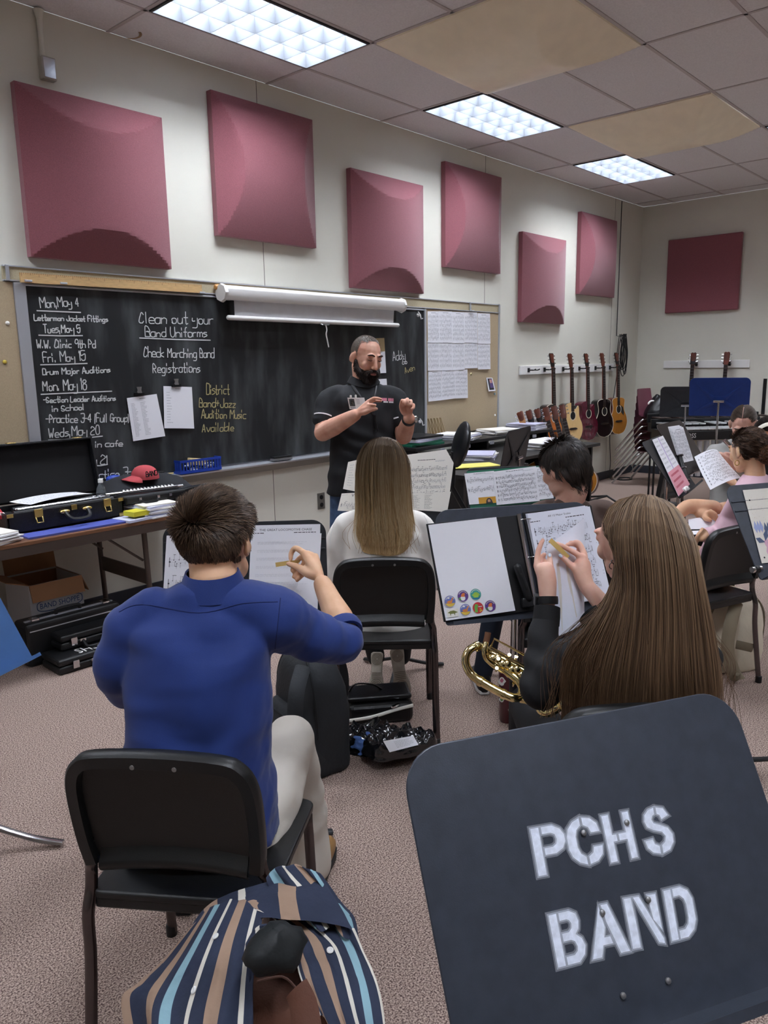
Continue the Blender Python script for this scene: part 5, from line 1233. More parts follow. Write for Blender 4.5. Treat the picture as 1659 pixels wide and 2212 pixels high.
obj('watch_band', ring_tube(wc, wd, .027, .021, .0035, .001), m_black, t)
wb_ = MB().box(wc+V((0, 0, 0))-_r*.029+_f*.002, (.012, .03, .034), M((LAT, FWD, UP)).transposed()); obj('watch_case', wb_, m_black, t, smooth=0, bev=.004)
p = MB()
for sx in (-1, 1): limb(p, [W(.56+sx*.09, 1.88, .53), W(.56+sx*.11, 2.30, .54)], [.085, .062], 16); limb(p, [W(.56+sx*.11, 2.30, .54), W(.56+sx*.12, 2.26, .08)], [.06, .045], 14)
obj('trousers', remesh(p, .01, 3), m_blacktrs, t)
for sx in (-1, 1): shoe(t, W(.56+sx*.12, 2.26, .08), FWD, m_black, m_black)
ear = Hd(-.086, .002, -.052)
b = MB().tube([ear+V((0, 0, .0))+_r*.006*math.cos(k*PI/6)+UP*.008*math.sin(k*PI/6) for k in range(10)], .0016, 6); obj('earring', b, m_chrome, t)
obj('earring', MB().ell(Hd(-.086, .0, -.038), (.003, .003, .003)), m_chrome, t)
h = MB(); cr = dp(1398, 1075, 1.94)
def gd(*p): return [cr]+[dp(*q) for q in p]
gl = [gd((1350, 1080, 1.93), (1318, 1105, 1.90), (1309, 1145, 1.875), (1331, 1180, 1.84), (1337, 1225, 1.815), (1322, 1285, 1.80), (1270, 1362, 1.79), (1224, 1420, 1.79), (1213, 1550, 1.78)),
      gd((1362, 1078, 1.88), (1332, 1115, 1.83), (1327, 1165, 1.81), (1345, 1215, 1.79), (1332, 1290, 1.77), (1290, 1370, 1.765), (1262, 1450, 1.76), (1255, 1560, 1.76)),
      gd((1372, 1077, 1.85), (1348, 1120, 1.79), (1345, 1190, 1.765), (1352, 1260, 1.755), (1340, 1340, 1.745), (1318, 1420, 1.74), (1305, 1500, 1.735), (1300, 1590, 1.73)),
      gd((1385, 1076, 1.83), (1372, 1120, 1.765), (1375, 1190, 1.735), (1380, 1270, 1.73), (1376, 1360, 1.725), (1366, 1440, 1.72), (1358, 1520, 1.72), (1355, 1610, 1.71)),
      gd((1400, 1077, 1.83), (1403, 1120, 1.76), (1410, 1190, 1.725), (1415, 1270, 1.715), (1416, 1360, 1.71), (1412, 1440, 1.705), (1410, 1520, 1.70), (1408, 1620, 1.70)),
      gd((1418, 1080, 1.84), (1435, 1122, 1.77), (1450, 1190, 1.735), (1458, 1270, 1.72), (1462, 1360, 1.715), (1465, 1440, 1.71), (1468, 1520, 1.71), (1470, 1620, 1.70)),
      gd((1435, 1085, 1.87), (1465, 1125, 1.81), (1484, 1180, 1.77), (1496, 1260, 1.75), (1508, 1350, 1.745), (1518, 1430, 1.74), (1525, 1510, 1.735), (1530, 1600, 1.73)),
      gd((1440, 1088, 1.92), (1475, 1130, 1.87), (1498, 1180, 1.83), (1512, 1260, 1.80), (1530, 1350, 1.79), (1545, 1430, 1.78), (1552, 1500, 1.77), (1554, 1590, 1.76))]
strands(h, gl, 5200, (S_('584535'), S_('9a8064'), S_('49342'+'6'), S_('7d5e42')), .0011, .0055, 18, .0022, True, (.84, 1.0), .5)
for _ in range(60):
    g0 = random.choice(gl[:3]+gl[-1:]); e = [q+LAT*random.uniform(-.012, .012) for q in g0]; s_ = -1 if g0 in gl[:3] else 1
    for k in range(1, 4): e[-k] = e[-k]+LAT*s_*random.uniform(0, .05)
    h.tube(catmull(e, 4), .0006, 3, col=S_('5d4531'), cap=False)
obj('hair', h, m_hair, t, smooth=0)
# reed and its paper sleeve
b = MB(); a, e = J(480, 300, 2.195), J(810, 610, 2.185); d = e-a; sd = d.cross(_f).normalized()*.0068
b.prism([(0, -1), (.5, -1.), (1, -.7), (1, .7), (.5, 1.), (0, 1)], a, d, sd, _f*-.0028); single('instrument_reed', b, mat('cane', 'd2b26c', .5), 'cane reed pinched in both hands of the girl in black', 'reed', smooth=0)
# ---------------------------------------------------------------- the standing man
m_polo = mat('black polo knit', '14161a', .8, bump=.12, bs=700, var=.1, vs=5); m_jeans = mat('blue denim', '42587a', .85, var=.25, vs=20, bump=.2, bs=400)
t = thing('person', 'bearded man standing at the chalkboard in a black polo with a lanyard, hands raised', 'person', W(-.13, 4.62, 0))
DM = 4.55
hc = dp(791, 772, DM-.02); Q = headrot(180-34, 16, -4)
body = MB(); Hm = head(body, hc, Q, 1.02, 1.02)
limb(body, [hc+Q @ V((0, -.03, -.05)), dp(785, 826, DM), dp(783, 850, DM+.01)], [.06, .062, .08])
Qb = M.Rotation(heading(180-12), 3, 'Z'); bx, by = Qb @ V((1, 0, 0)), Qb @ V((0, 1, 0))
body.loft([(dp(782, 1040, DM), bx, by, .13, .09), (dp(784, 960, DM), bx, by, .15, .10), (dp(784, 870, DM), bx, by, .15, .09), (dp(784, 845, DM), bx, by, .07, .06)], 18)
J = lambda x, y, d: dp(740+x*.1085, 840+y*.1085, d)
se, ee, we = dp(712, 862, DM), dp(697, 935, DM-.10), J(255, 520, DM-.33)
limb(body, [dp(740, 860, DM), se, ee], [.05, .052, .05]); limb(body, [ee, ee.lerp(we, .35), we], [.05, .052, .033], 16)
hand(body, J(290, 480, DM-.335), [J(530, 240, DM-.345), J(520, 280, DM-.34), J(490, 330, DM-.35), J(470, 380, DM-.36)],
     [[J(620, 190, DM-.36), J(700, 190, DM-.365), J(765, 205, DM-.37)], [J(620, 235, DM-.34), J(700, 240, DM-.34), J(765, 245, DM-.34)], [J(550, 320, DM-.38), J(600, 320, DM-.39), J(652, 322, DM-.39)], [J(520, 370, DM-.375), J(560, 375, DM-.385), J(590, 380, DM-.385)]],
     [J(440, 470, DM-.36), J(540, 430, DM-.38), J(620, 410, DM-.39), J(680, 398, DM-.395)], .0092)
sl, el, wl = dp(858, 862, DM+.03), dp(872, 942, DM-.04), J(1325, 590, DM-.26)
limb(body, [dp(830, 860, DM+.02), sl, el], [.05, .052, .05]); limb(body, [el, el.lerp(wl, .4), wl], [.05, .048, .034], 16)
hand(body, J(1310, 530, DM-.265), [J(1215, 330, DM-.29), J(1260, 290, DM-.28), J(1330, 280, DM-.27), J(1390, 330, DM-.26)],
     [[J(1230, 230, DM-.33), J(1220, 280, DM-.345), J(1240, 320, DM-.34)], [J(1290, 205, DM-.33), J(1300, 260, DM-.35), J(1280, 310, DM-.345)], [J(1360, 240, DM-.32), J(1360, 310, DM-.34), J(1320, 340, DM-.34)], [J(1410, 320, DM-.30), J(1410, 380, DM-.32), J(1370, 400, DM-.325)]],
     [J(1210, 460, DM-.275), J(1165, 360, DM-.29), J(1170, 280, DM-.31), J(1185, 225, DM-.325)], .0092)
for sx in (-1, 1): limb(body, [W(-.14+sx*.085, 4.59, .85), W(-.15+sx*.11, 4.58, .46), W(-.15+sx*.12, 4.61, .08)], [.05, .04, .035])
obj('body', remesh(body, .0046, 3), sk_ruddy, t)
s = MB()
s.loft([(dp(779, 1064, DM), bx, by, .20, .145, 2.5), (dp(780, 1030, DM), bx, by, .198, .145, 2.4), (dp(783, 980, DM), bx, by, .192, .14, 2.4), (dp(785, 930, DM), bx, by, .196, .135, 2.3), (dp(786, 885, DM), bx, by, .205, .125, 2.2), (dp(786, 858, DM), bx, by, .195, .105, 2.1), (dp(785, 840, DM+.01), bx, by, .145, .085), (dp(785, 826, DM+.01), bx, by, .085, .072), (dp(785, 818, DM+.01), bx, by, .072, .068)], 36, k=3)
limb(s, [dp(735, 860, DM), dp(712, 866, DM), dp(702, 890, DM-.03), dp(698, 906, DM-.06)], [.075, .074, .070, .064], 18)
limb(s, [dp(835, 858, DM+.02), dp(857, 866, DM+.03), dp(864, 890, DM), dp(866, 908, DM-.02)], [.072, .072, .066, .060], 18)
s = remesh(s, .008, 4); wrinkle(s, .006, lambda p: math.sin(p.z*50+p.dot(LAT)*30+4*noise.noise(p*5))*.5+fbm(p*7, 1.)*.9); obj('polo_shirt', s, m_polo, t, smooth=60)
at = surf(s)
m_trim = mat('white knit trim', 'dcdcdc', .8)
d1 = (ee-se).normalized(); obj('sleeve_trim', ring_tube(dp(700, 903, DM-.05), d1, .060, .007, .008), m_trim, t)
d2 = (el-sl).normalized(); obj('sleeve_trim', ring_tube(dp(864, 906, DM-.012), d2, .0535, .007, .007), m_trim, t)
cl = MB(); n = 30
def cring(z, a, b_, o_):
    return [dp(785, 822, DM+.01)+bx*(a*math.cos(2*PI*i/n))+by*(b_*math.sin(2*PI*i/n)+o_)+UP*(z-.028*max(0, math.sin(2*PI*i/n))**2) for i in range(n)]
rs = [cring(.028, .068, .066, 0), cring(.03, .073, .071, 0), cring(-.01, .098, .09, .005), cring(-.016, .085, .08, 0)]
vs = sum(rs, []); fs = [(a*n+i, a*n+(i+1) % n, (a+1)*n+(i+1) % n, (a+1)*n+i) for a in range(3) for i in range(n)]
cl.add(vs, fs); obj('collar', cl, m_polo, t, smooth=60)
lan = MB()
for pix in ([(757, 812), (763, 835), (778, 858), (795, 880), (806, 896)], [(812, 822), (811, 845), (806, 872), (806, 896)]):
    P = []
    for q in catmull([V((x, y, 0)) for x, y in pix], 5):
        pp, nn = at(q.x, q.y, .004)
        if pp is not None: P.append(pp)
    lan.tube(P, .0085, 6, flat=.3, up=-_f)
lo = obj('lanyard', lan, m_black, t)
q, _ = at(810, 908, .012); obj('lanyard_clasp', MB().tube([q+UP*.03, q, q-UP*.025-_r*-.004, q-UP*.05+_r*.006], [.008, .006, .009, .006], 8), m_blackmetal, t)
obj('clasp_ring', MB().tube([q-UP*.055+_r*.006+(_r*math.cos(k*PI/5)+UP*math.sin(k*PI/5))*.011 for k in range(10)], .003, 6, closed=True), m_blackmetal, t)
c_, n_ = at(771, 871, .012); ux = (_r*.97+_u*-.0).normalized(); bdg = MB(); uy = (UP*.98-_r*.17).normalized()
bdg.fbox(c_-ux*.048-uy*.034, ux*.096, uy*.066, _f*.003); B_ = obj('badge', bdg, mat('badge white', 'e6e8e8', .35), t, smooth=0)
bd = MB()
def br(x0, y0, x1, y1, m_): bd.quad(*[c_-_f*.0008+ux*a+uy*b_ for a, b_ in ((x0, y0), (x1, y0), (x1, y1), (x0, y1))], m_)
br(-.042, -.018, -.012, .024, 0); br(-.034, -.008, -.02, .012, 1); br(-.042, -.03, -.012, -.023, 2)
for k in range(4): br(0, .02-.008*k, .018, .0225-.008*k, 2)
obj('badge_print', bd, [mat('badge photo', '3b3f40', .5), mat('badge face', '8d8478', .6), m_grey], B_, smooth=0)
obj('badge_clip', MB().box(c_+uy*.038, (.012, .008, .02)).box(c_+uy*.038-ux*.028, (.012, .008, .016)), m_white, B_, smooth=0, bev=.003)
lg = MB()
for row, (y0, x0, x1, h_, mi, n_c) in enumerate(((862.5, 824, 850.5, 6.2, 0, 11), (867.8, 828.5, 850, 3.2, 1, 13))):
    for k in range(n_c):
        if k == n_c//2: continue
        x = x0+(x1-x0)*k/n_c; P = []
        for a, b_ in ((x, y0+h_*.5), (x+(x1-x0)/n_c*.8, y0+h_*.5), (x+(x1-x0)/n_c*.8, y0-h_*.5), (x, y0-h_*.5)):
            pp, _ = at(a, b_+(a-824)*.05, .0015)
            if pp is not None: P.append(pp)
        if len(P) == 4: lg.quad(*P, mi)
obj('chest_embroidery', lg, [mat('pink thread', 'cf7f93', .8), m_trim], t, smooth=0)
w_c = wl+(el-wl).normalized()*.01; obj('watch_band', ring_tube(w_c, (wl-el).normalized(), .035, .022, .004, .001), m_black, t)
obj('watch_case', MB().lathe([(.02, 0), (.02, .01), (.015, .012)], w_c+_r*.036+UP*.0, (_r*.9-_f*.3), 16), m_chrome, t)
p = MB()
for sx in (-1, 1): limb(p, [W(-.14+sx*.085, 4.58, .90), W(-.15+sx*.11, 4.57, .46), W(-.15+sx*.12, 4.60, .07)], [.10, .075, .062], 18)
p.loft([(W(-.14, 4.58, .80), bx, by, .17, .12, 2.4), (W(-.14, 4.58, .93), bx, by, .185, .13, 2.4), (W(-.135, 4.58, 1.0), bx, by, .185, .13, 2.4)], 24)
obj('jeans', remesh(p, .01, 3), m_jeans, t)
for sx in (-1, 1): shoe(t, W(-.15+sx*.12, 4.60, .08), -FWD, m_tanleather, m_black)
# face: beard, brows, lids, lips, cropped hair
m_beard = mat('dark beard hair', '1d1512', .6, attr=True)
bd = MB()
def bkeep(l): return 1
rb = MB()
for E_ in ((0, .040, -.078, .058, .052, .050), (0, .058, -.105, .042, .036, .042), (0, .055, -.128, .032, .026, .026)):
    rb.ell(Hm(*E_[:3]), V(E_[3:])*1.02, Q)
for k in (-1, 1): rb.caps([Hm(k*.072, .012, -.02), Hm(k*.066, .025, -.055), Hm(k*.052, .05, -.075)], [.009, .015, .02], 10); rb.caps([Hm(0, .104, -.050), Hm(k*.022, .096, -.054), Hm(k*.036, .082, -.075)], [.0075, .008, .010], 8)
rb = remesh(rb, .005, 3); nn = normals(rb)
for i, v in enumerate(rb.v): rb.c[i] = tuple(V(S_('1c1412')).lerp(V(S_('2f221c')), .5+.5*noise.noise(v*90)))
wrinkle(rb, .0025, lambda q: noise.noise(q*120)); base_n = len(rb.v)
for _ in range(3500):
    i = random.randrange(base_n); v = rb.v[i]; n0 = nn[i]; d = (n0*.5+V((0, 0, -1))*.8+noise.noise_vector(v*60)*.4).normalized(); L = random.uniform(.008, .016)
    rb.tube([v-n0*.002, v+d*L*.6, v+d*L], [.0012, .001, .0003], 3, col=tuple(V(S_('1a1311')).lerp(V(S_('40302a')), random.random()**2)), cap=False)
obj('beard', rb, m_beard, t)
for k in (-1, 1):
    obj('eyebrow', MB().tube(catmull([Hm(k*.012, .100, .030), Hm(k*.030, .099, .037), Hm(k*.050, .084, .031)], 3), [.003, .0045, .005, .0055, .005, .004, .002], 6), mat('brow hair', '33241e', .7), t)
    obj('eyelashes', MB().tube(catmull([Hm(k*.019, .0935, .007), Hm(k*.031, .0955, .003), Hm(k*.045, .088, .007)], 3), .0018, 5), mat('brow hair', '33241e', .7), t)
obj('lips', MB().ell(Hm(0, .101, -.071), (.021, .010, .0062), Q).ell(Hm(0, .098, -.063), (.023, .009, .004), Q), mat('lips', 'b9776e', .45), t)
h = MB()
def keep(l):
    if l.z < -.055: return -1
    if l.y > .058-.02*(abs(l.x) > .045) and l.z < .075: return -1
    if abs(l.x) > .05 and l.y > .028 and l.z < .055: return -1
    if abs(l.x) > .055 and l.y > -.02 and l.z < -.02: return -1
    return 1
shorthair(h, Hm(0, -.012, .03), Q, (.0795, .0995, .0915), 6000, lambda l: .0045, (S_('8a8077'), S_('9c938a')), keep, lambda l: V((0, .3, -.3)), 1.2, 2, .0009, .2, True)
obj('hair', h, m_hair, t, smooth=0)
# ---------------------------------------------------------------- the guitarist
m_brownhood = mat('brown hoodie', '54443d', .9, bump=.2, bs=400, var=.05)
t = thing('person', 'dark-haired boy in a brown hoodie seen from behind at his music stand', 'person', W(.72, 3.3, 0))
hc = dp(1218, 1012, 3.20); Q = headrot(-35, 14, -6)
body = MB(); head(body, hc, Q, 1.0)
limb(body, [hc+Q @ V((0, -.03, -.04)), hc+Q @ V((0, -.03, -.10)), dp(1215, 1110, 3.22)], [.055, .054, .06])
body.loft([(dp(1235, 1330, 3.25), LAT, FWD, .12, .08), (dp(1225, 1180, 3.25), LAT, FWD, .13, .08), (dp(1220, 1120, 3.24), LAT, FWD, .10, .06)], 14)
for sx in (-1, 1):
    s0, e0 = W(.82+sx*.13, 3.26, .94), W(.82+sx*.19, 3.32, .74); w0 = W(.82+sx*.10, 3.56, .74)
    limb(body, [W(.82+sx*.08, 3.26, .95), s0, e0], [.035, .032, .028]); limb(body, [e0, w0], [.028, .022])
    hand(body, w0, [w0+FWD*.07+LAT*(.02-.016*k) for k in range(4)], [[w0+FWD*.10+LAT*(.02-.016*k)-UP*.015, w0+FWD*.10+LAT*(.02-.016*k)-UP*.04] for k in range(4)], [w0+FWD*.03+LAT*.03, w0+FWD*.07+LAT*.04])
obj('body', remesh(body, .006, 3), sk_pink, t)
s = MB()
s.loft([(dp(1262, 1380, 3.24), LAT, FWD, .17, .13, 2.4), (dp(1260, 1260, 3.24), LAT, FWD, .165, .12, 2.3), (dp(1256, 1170, 3.24), LAT, FWD, .165, .11, 2.2), (dp(1250, 1125, 3.24), LAT, FWD, .135, .09), (dp(1238, 1098, 3.23), LAT, FWD, .095, .08), (dp(1228, 1080, 3.22), LAT, FWD, .07, .065)], 32, k=3)
s.ell(dp(1236, 1096, 3.17), (.085, .05, .045), M.Rotation(heading(0), 3, 'Z'))
for sx in (-1, 1): limb(s, [W(.82+sx*.10, 3.25, .97), W(.82+sx*.16, 3.26, .935), W(.82+sx*.20, 3.32, .74)], [.06, .062, .052], 16); limb(s, [W(.82+sx*.20, 3.32, .74), W(.82+sx*.13, 3.50, .74)], [.05, .04], 16)
s = remesh(s, .009, 4); wrinkle(s, .006, lambda p: math.sin(p.z*50+p.dot(LAT)*30+4*noise.noise(p*6))*.6+fbm(p*7, 1.)); obj('hoodie', s, m_brownhood, t, smooth=60)
p = MB()
for sx in (-1, 1): limb(p, [W(.72+sx*.1, 3.28, .53), W(.72+sx*.16, 3.66, .54)], [.085, .065], 16); limb(p, [W(.72+sx*.16, 3.66, .54), W(.68+sx*.2, 3.62, .09)], [.06, .048], 14)
obj('jeans', remesh(p, .01, 3), mat('dark denim', '1f2736', .85), t)
for sx in (-1, 1): shoe(t, W(.68+sx*.2, 3.62, .09), FWD, m_black, m_white)
h = MB()
def keep(l):
    if l.z < -.105: return -1
    if l.y > .05 and l.z < .03: return -1
    if abs(l.x) > .05 and l.y > .02 and l.z < -.0: return -1
    if l.x < -.05 and l.y > -.03 and l.z < -.015: return -1
    return 1
shorthair(h, hc+Q @ V((0, -.014, .022)), Q, (.082, .100, .096), 9000, lambda l: .04+.02*(l.z < 0), (S_('15110f'), S_('4a3a30')), keep, lambda l: V((l.x*7, -.3 if l.z > .02 else -.5, -1.)), .45, 4, .0014, .45)
obj('hair', h, m_hair, t, smooth=0)
# ---------------------------------------------------------------- the group at the right
m_greyhood = mat('grey fleece', '9c9b97', .95, bump=.3, bs=300, var=.08); m_pinkshirt = mat('pink jersey', 'd3b0bb', .9, bump=.15, bs=500)
def seated(label, hp, hd, yaw, pitch, skin, top, torso, lean, scale=.95, legs=True, legmat=None, sleeves=(), bare=(), roll=0):
    base = W(torso[0], torso[1], 0); t = thing('person', label, 'person', base)
    hc = dp(*hp, hd); Q = headrot(yaw, pitch, roll); body = MB(); P = head(body, hc, Q, scale, ns=.7)
    n0 = hc+Q @ V((0, -.03, -.12)); hips = W(torso[0], torso[1], .52); ch = n0-UP*.13
    limb(body, [hc+Q @ V((0, -.03, -.03)), hc+Q @ V((0, -.032, -.09)), n0-UP*.03], [.048, .046, .055])
    Z = M.Rotation(heading(lean), 3, 'Z'); ex, ey = Z @ V((1, 0, 0)), Z @ V((0, 1, 0))
    body.loft([(hips, ex, ey, .11, .08), (hips.lerp(ch, .5), ex, ey, .10, .07), (ch, ex, ey, .10, .06), (n0-UP*.03, ex, ey, .05, .05)], 14)
    for pts, rad in bare: limb(body, pts, rad)
    s = MB(); s.loft([(hips-UP*.03, ex, ey, .17, .12, 2.3), (hips.lerp(ch, .4), ex, ey, .155, .11, 2.3), (ch, ex, ey, .175, .10, 2.2), (ch+UP*.065, ex, ey, .15, .08), (n0-UP*.022, ex, ey, .075, .065), (n0-UP*.005, ex, ey, .058, .056)], 28, k=3)
    for pts, rad in sleeves: limb(s, pts, rad)
    return t, hc, Q, P, body, s, ex, ey, ch
# slicked-back hair, grey fleece
t, hc, Q, P, body, s, ex, ey, ch = seated('girl with slicked-back parted hair in grey fleece looking down at a sheet of music', (1606, 916), 4.75, -150, 34, sk_pink, m_greyhood, (2.18, 4.72), -140)
sh = ch+ex*-.16; w1 = dp(1583, 1004, 4.20); e1 = dp(1618, 1040, 4.36)
limb(body, [e1, w1], [.03, .024]); K = lambda x, y, d: dp(1440+x/7.575, 860+y/7.575, d)
hand(body, w1, [K(1010, 960, 4.16), K(1020, 990, 4.15), K(1010, 1020, 4.15), K(1000, 1050, 4.16)], [[K(930, 920, 4.13), K(870, 900, 4.12), K(835, 895, 4.12)], [K(930, 950, 4.12), K(880, 925, 4.11), K(845, 915, 4.11)], [K(930, 990, 4.12), K(890, 960, 4.11), K(860, 935, 4.11)], [K(950, 1030, 4.13), K(915, 1000, 4.12), K(890, 975, 4.12)]], [K(1040, 940, 4.16), K(1000, 915, 4.15), K(965, 905, 4.14)], .009)
obj('body', remesh(body, .005, 3), sk_pink, t)
s.caps([ch+ex*.1, ch+ex*.17, e1+(ch-e1)*.02], [.07, .065, .055], 14); s.caps([e1, w1+(e1-w1)*.2], [.055, .04], 14)
s.caps([ch-ex*.1, ch-ex*.18, ch-ex*.2-UP*.22], [.07, .065, .055], 14)
s = remesh(s, .01, 4); wrinkle(s, .005, lambda p: fbm(p*8, 1.)); obj('fleece', s, m_greyhood, t, smooth=60)
h = MB()
def keep(l):
    if l.z < -.05: return -1
    if l.y > .062 and l.z < .058: return -1
    if abs(l.x) > .045 and l.y > .02 and l.z < .02: return -1
    return 1
shorthair(h, P(0, -.012, .03), Q, (.0775*.95, .098*.95, .090*.95), 5000, lambda l: .03, (S_('3d3029'), S_('6f5f52')), keep, lambda l: V((.5*math.copysign(1, l.x), -1., -.2)), .10, 3, .0011, .1)
obj('hair', h, m_hair, t, smooth=0)
obj('parting', MB().tube(catmull([P(.0, .078, .078), P(.0, .045, .107), P(0, .01, .120), P(0, -.02, .121)], 4), .002, 6), mat('scalp', 'c89b8c', .6), t)
for k in (-1, 1):
    obj('eyebrow', MB().tube(catmull([P(k*.012, .100, .030), P(k*.030, .099, .036), P(k*.050, .084, .030)], 3), [.002, .003, .0032, .0032, .003, .0024, .001], 6), mat('brow hair', '33241e', .7), t)
    obj('eyelashes', MB().tube(catmull([P(k*.019, .0935, .006), P(k*.031, .0955, .002), P(k*.045, .088, .006)], 3), .0018, 5), mat('brow hair', '33241e', .7), t)
obj('lips', MB().ell(P(0, .098, -.067), (.021, .008, .007), Q), mat('lips', 'b9776e', .45), t)
p = MB()
for sx in (-1, 1): limb(p, [W(2.16, 4.68+sx*.09, .53), W(1.78, 4.52+sx*.1, .55)], [.085, .065], 16); limb(p, [W(1.78, 4.52+sx*.1, .55), W(1.80, 4.48+sx*.1, .09)], [.06, .048], 14)
obj('trousers', remesh(p, .01, 3), m_blacktrs, t)
for sx in (-1, 1): shoe(t, W(1.80, 4.48+sx*.1, .09), -LAT, m_black, m_black)
# headband
t, hc, Q, P, body, s, ex, ey, ch = seated('person with a wide white headband over dark hair at the right edge, bare forearm out', (1657, 946), 4.35, -165, 26, sk_tan, m_blacktop, (2.28, 4.30), -150)
e1 = dp(1600, 1095, 4.12); w1 = dp(1512, 1108, 4.0)
limb(body, [ch+ex*.17-UP*.02, dp(1640, 1080, 4.2), e1], [.035, .034, .03]); limb(body, [e1, e1.lerp(w1, .4), w1], [.04, .041, .03])
limb(body, [dp(1540, 1098, 4.04), dp(1490, 1094, 4.02), dp(1470, 1106, 4.0)], [.045, .04, .034])
hw = dp(1524, 1112, 3.98)
hand(body, hw, [dp(1536+2*k, 1104+5*k, 3.95) for k in range(4)], [[dp(1546+k, 1110+5*k, 3.93), dp(1548+k, 1116+4*k, 3.93)] for k in range(4)], [dp(1524, 1120, 3.95), dp(1534, 1124, 3.93)], .0085)
obj('body', remesh(body, .006, 3), sk_tan, t)
s = remesh(s, .01, 4); obj('top', s, m_blacktop, t, smooth=60)
h = MB()
shorthair(h, P(0, -.012, .03), Q, (.078*.95, .099*.95, .091*.95), 3500, lambda l: .03, (S_('16110f'), S_('3a2c26')), lambda l: -1 if (l.z < -.06 or (l.y > .05 and l.z < .05)) else 1, lambda l: V((0, -1., -.5)), .2, 3, .0013, .2); obj('hair', h, m_hair, t, smooth=0)
hb = [P(math.cos(a)*.083, .040+.004*math.sin(a), .03+math.sin(a)*.093) for a in [PI*(-.05+1.1*k/18) for k in range(19)]]
obj('headband', MB().tube(hb, .006, 8, flat=3., up=Q @ V((0, 1, 0))), mat('cream cloth', 'ded9cc', .85), t)
# curly bun, pink shirt
t, hc, Q, P, body, s, ex, ey, ch = seated('girl with a curly brown bun and pink shirt seen from behind at right', (1616, 973), 3.92, -22, 12, sk_tan, m_pinkshirt, (1.70, 3.86), -45)
e1 = dp(1560, 1150, 3.92); w1 = dp(1527, 1158, 3.80)
limb(body, [ch-ex*.16, e1, w1], [.03, .028, .022]); hw = dp(1522, 1150, 3.78)
hand(body, hw, [dp(1517, 1144, 3.76), dp(1514, 1149, 3.76), dp(1512, 1154, 3.76), dp(1511, 1160, 3.77)], [[dp(1508, 1155, 3.74), dp(1503, 1165, 3.74), dp(1501, 1172, 3.75)], [dp(1507, 1158, 3.74), dp(1503, 1168, 3.74)], [dp(1506, 1162, 3.74), dp(1503, 1171, 3.74)], [dp(1506, 1167, 3.75), dp(1504, 1174, 3.75)]], [dp(1525, 1158, 3.75), dp(1515, 1166, 3.74)], .0085)
limb(body, [W(1.70, 3.84, .53), W(1.55, 3.98, .56), W(1.52, 4.02, .55)], [.085, .08, .07]); limb(body, [W(1.52, 4.02, .55), W(1.56, 4.06, .09)], [.055, .04]); limb(body, [W(1.75, 3.9, .53), W(1.68, 4.16, .55)], [.08, .06]); limb(body, [W(1.68, 4.16, .55), W(1.70, 4.16, .09)], [.055, .04])
obj('body', remesh(body, .005, 3), sk_tan, t)
s.caps([ch-ex*.1, ch-ex*.175, e1], [.068, .062, .05], 14); s.caps([e1, w1+(e1-w1)*.1], [.05, .042], 14); s.caps([ch+ex*.1, ch+ex*.18, ch+ex*.2-UP*.22], [.068, .062, .05], 14)
s = remesh(s, .009, 4); wrinkle(s, .004, lambda p: fbm(p*9, 1.)); obj('shirt', s, m_pinkshirt, t, smooth=60)
for q in (W(1.56, 4.06, .09), W(1.70, 4.16, .09)): shoe(t, q, FWD, m_white, m_white)
h = MB()
def keep(l):
    if l.z < -.088: return -1
    if l.y > .055 and l.z < .04: return -1
    if abs(l.x) > .05 and l.y > .0 and l.z < .0: return -1
    return 1
shorthair(h, P(0, -.014, .028), Q, (.077, .096, .089), 7000, lambda l: .024, (S_('2c1d16'), S_('6d4f38')), keep, lambda l: V((.3, -1., -.4)), .55, 4, .0014, 1.5)
bc = P(.01, -.12, -.035)
for _ in range(900):
    d = V((random.gauss(0, 1), random.gauss(0, 1), random.gauss(0, 1))).normalized(); o_ = V((random.gauss(0, 1), random.gauss(0, 1), random.gauss(0, 1))).normalized().cross(d).normalized(); r_ = .045*random.uniform(.7, 1.1)
    h.tube([bc+(d*math.cos(a)+o_*math.sin(a))*r_*(1+.12*math.sin(a*9)) for a in [k*.22 for k in range(6)]], .0015, 3, col=tuple(V(S_('3a261b')).lerp(V(S_('8a6040')), random.random()**1.5)), cap=False)
h.ell(bc, (.036, .036, .036), None, 0, 12, 8, S_('2c1d16'))
obj('hair', h, m_hair, t, smooth=0)
e_ = P(-.084, .0, -.052); obj('earring', MB().tube([e_+_r*.011*math.cos(k*PI/6)+UP*.013*math.sin(k*PI/6)-UP*.01 for k in range(12)], .0022, 6, closed=True), mat('gold', 'd7b46a', .2, 1.), t)
# ================================================================ MUSIC ON THE STANDS
def pl(c, n, px, py, off=.005):
    k = ray(px, py); return EYE+k*(((c+n*off)-EYE).dot(n)/k.dot(n))
def desk_sheet(label, st, pix, content, off=.006, group=None, mats=None, name='sheet_music', bend=0.):
    c, n = st; q = [pl(c, n, *p, off) for p in pix]
    return sheet(name, label, q, content, group=group, mats=mats, bend=bend)
S3, S2, S4, S5, S6, S7 = (c3_, n3_), (c2, n2_), (c4, n4_), (c5, n5_), (c6, n6_), (c7, n7_)
def c_title(txt, rows, big=.016, top=.2, x0=.12, x1=.88):
    def f(mb, wd, hg):
        typeset(mb, txt, V((wd*x0, hg*.045+hg*big, .0007)), PX, -PY, hg*big, PZ, wd*(x1-x0), 1, 0)
        textlines(mb, O0, PX, PY, PZ, wd*.02, wd*.2, hg*.09, 1, 1, hg*.008, 1, .1); textlines(mb, O0, PX, PY, PZ, wd*.62, wd*.95, hg*.09, 1, 1, hg*.008, 1, .1)
        st = hg*(.94-top)/max(1, rows)
        for k in range(rows): music(mb, O0, PX, PY, PZ, wd*.05, wd*.95, hg*top+k*st, st*.45, 1, 1, 2)
    return f
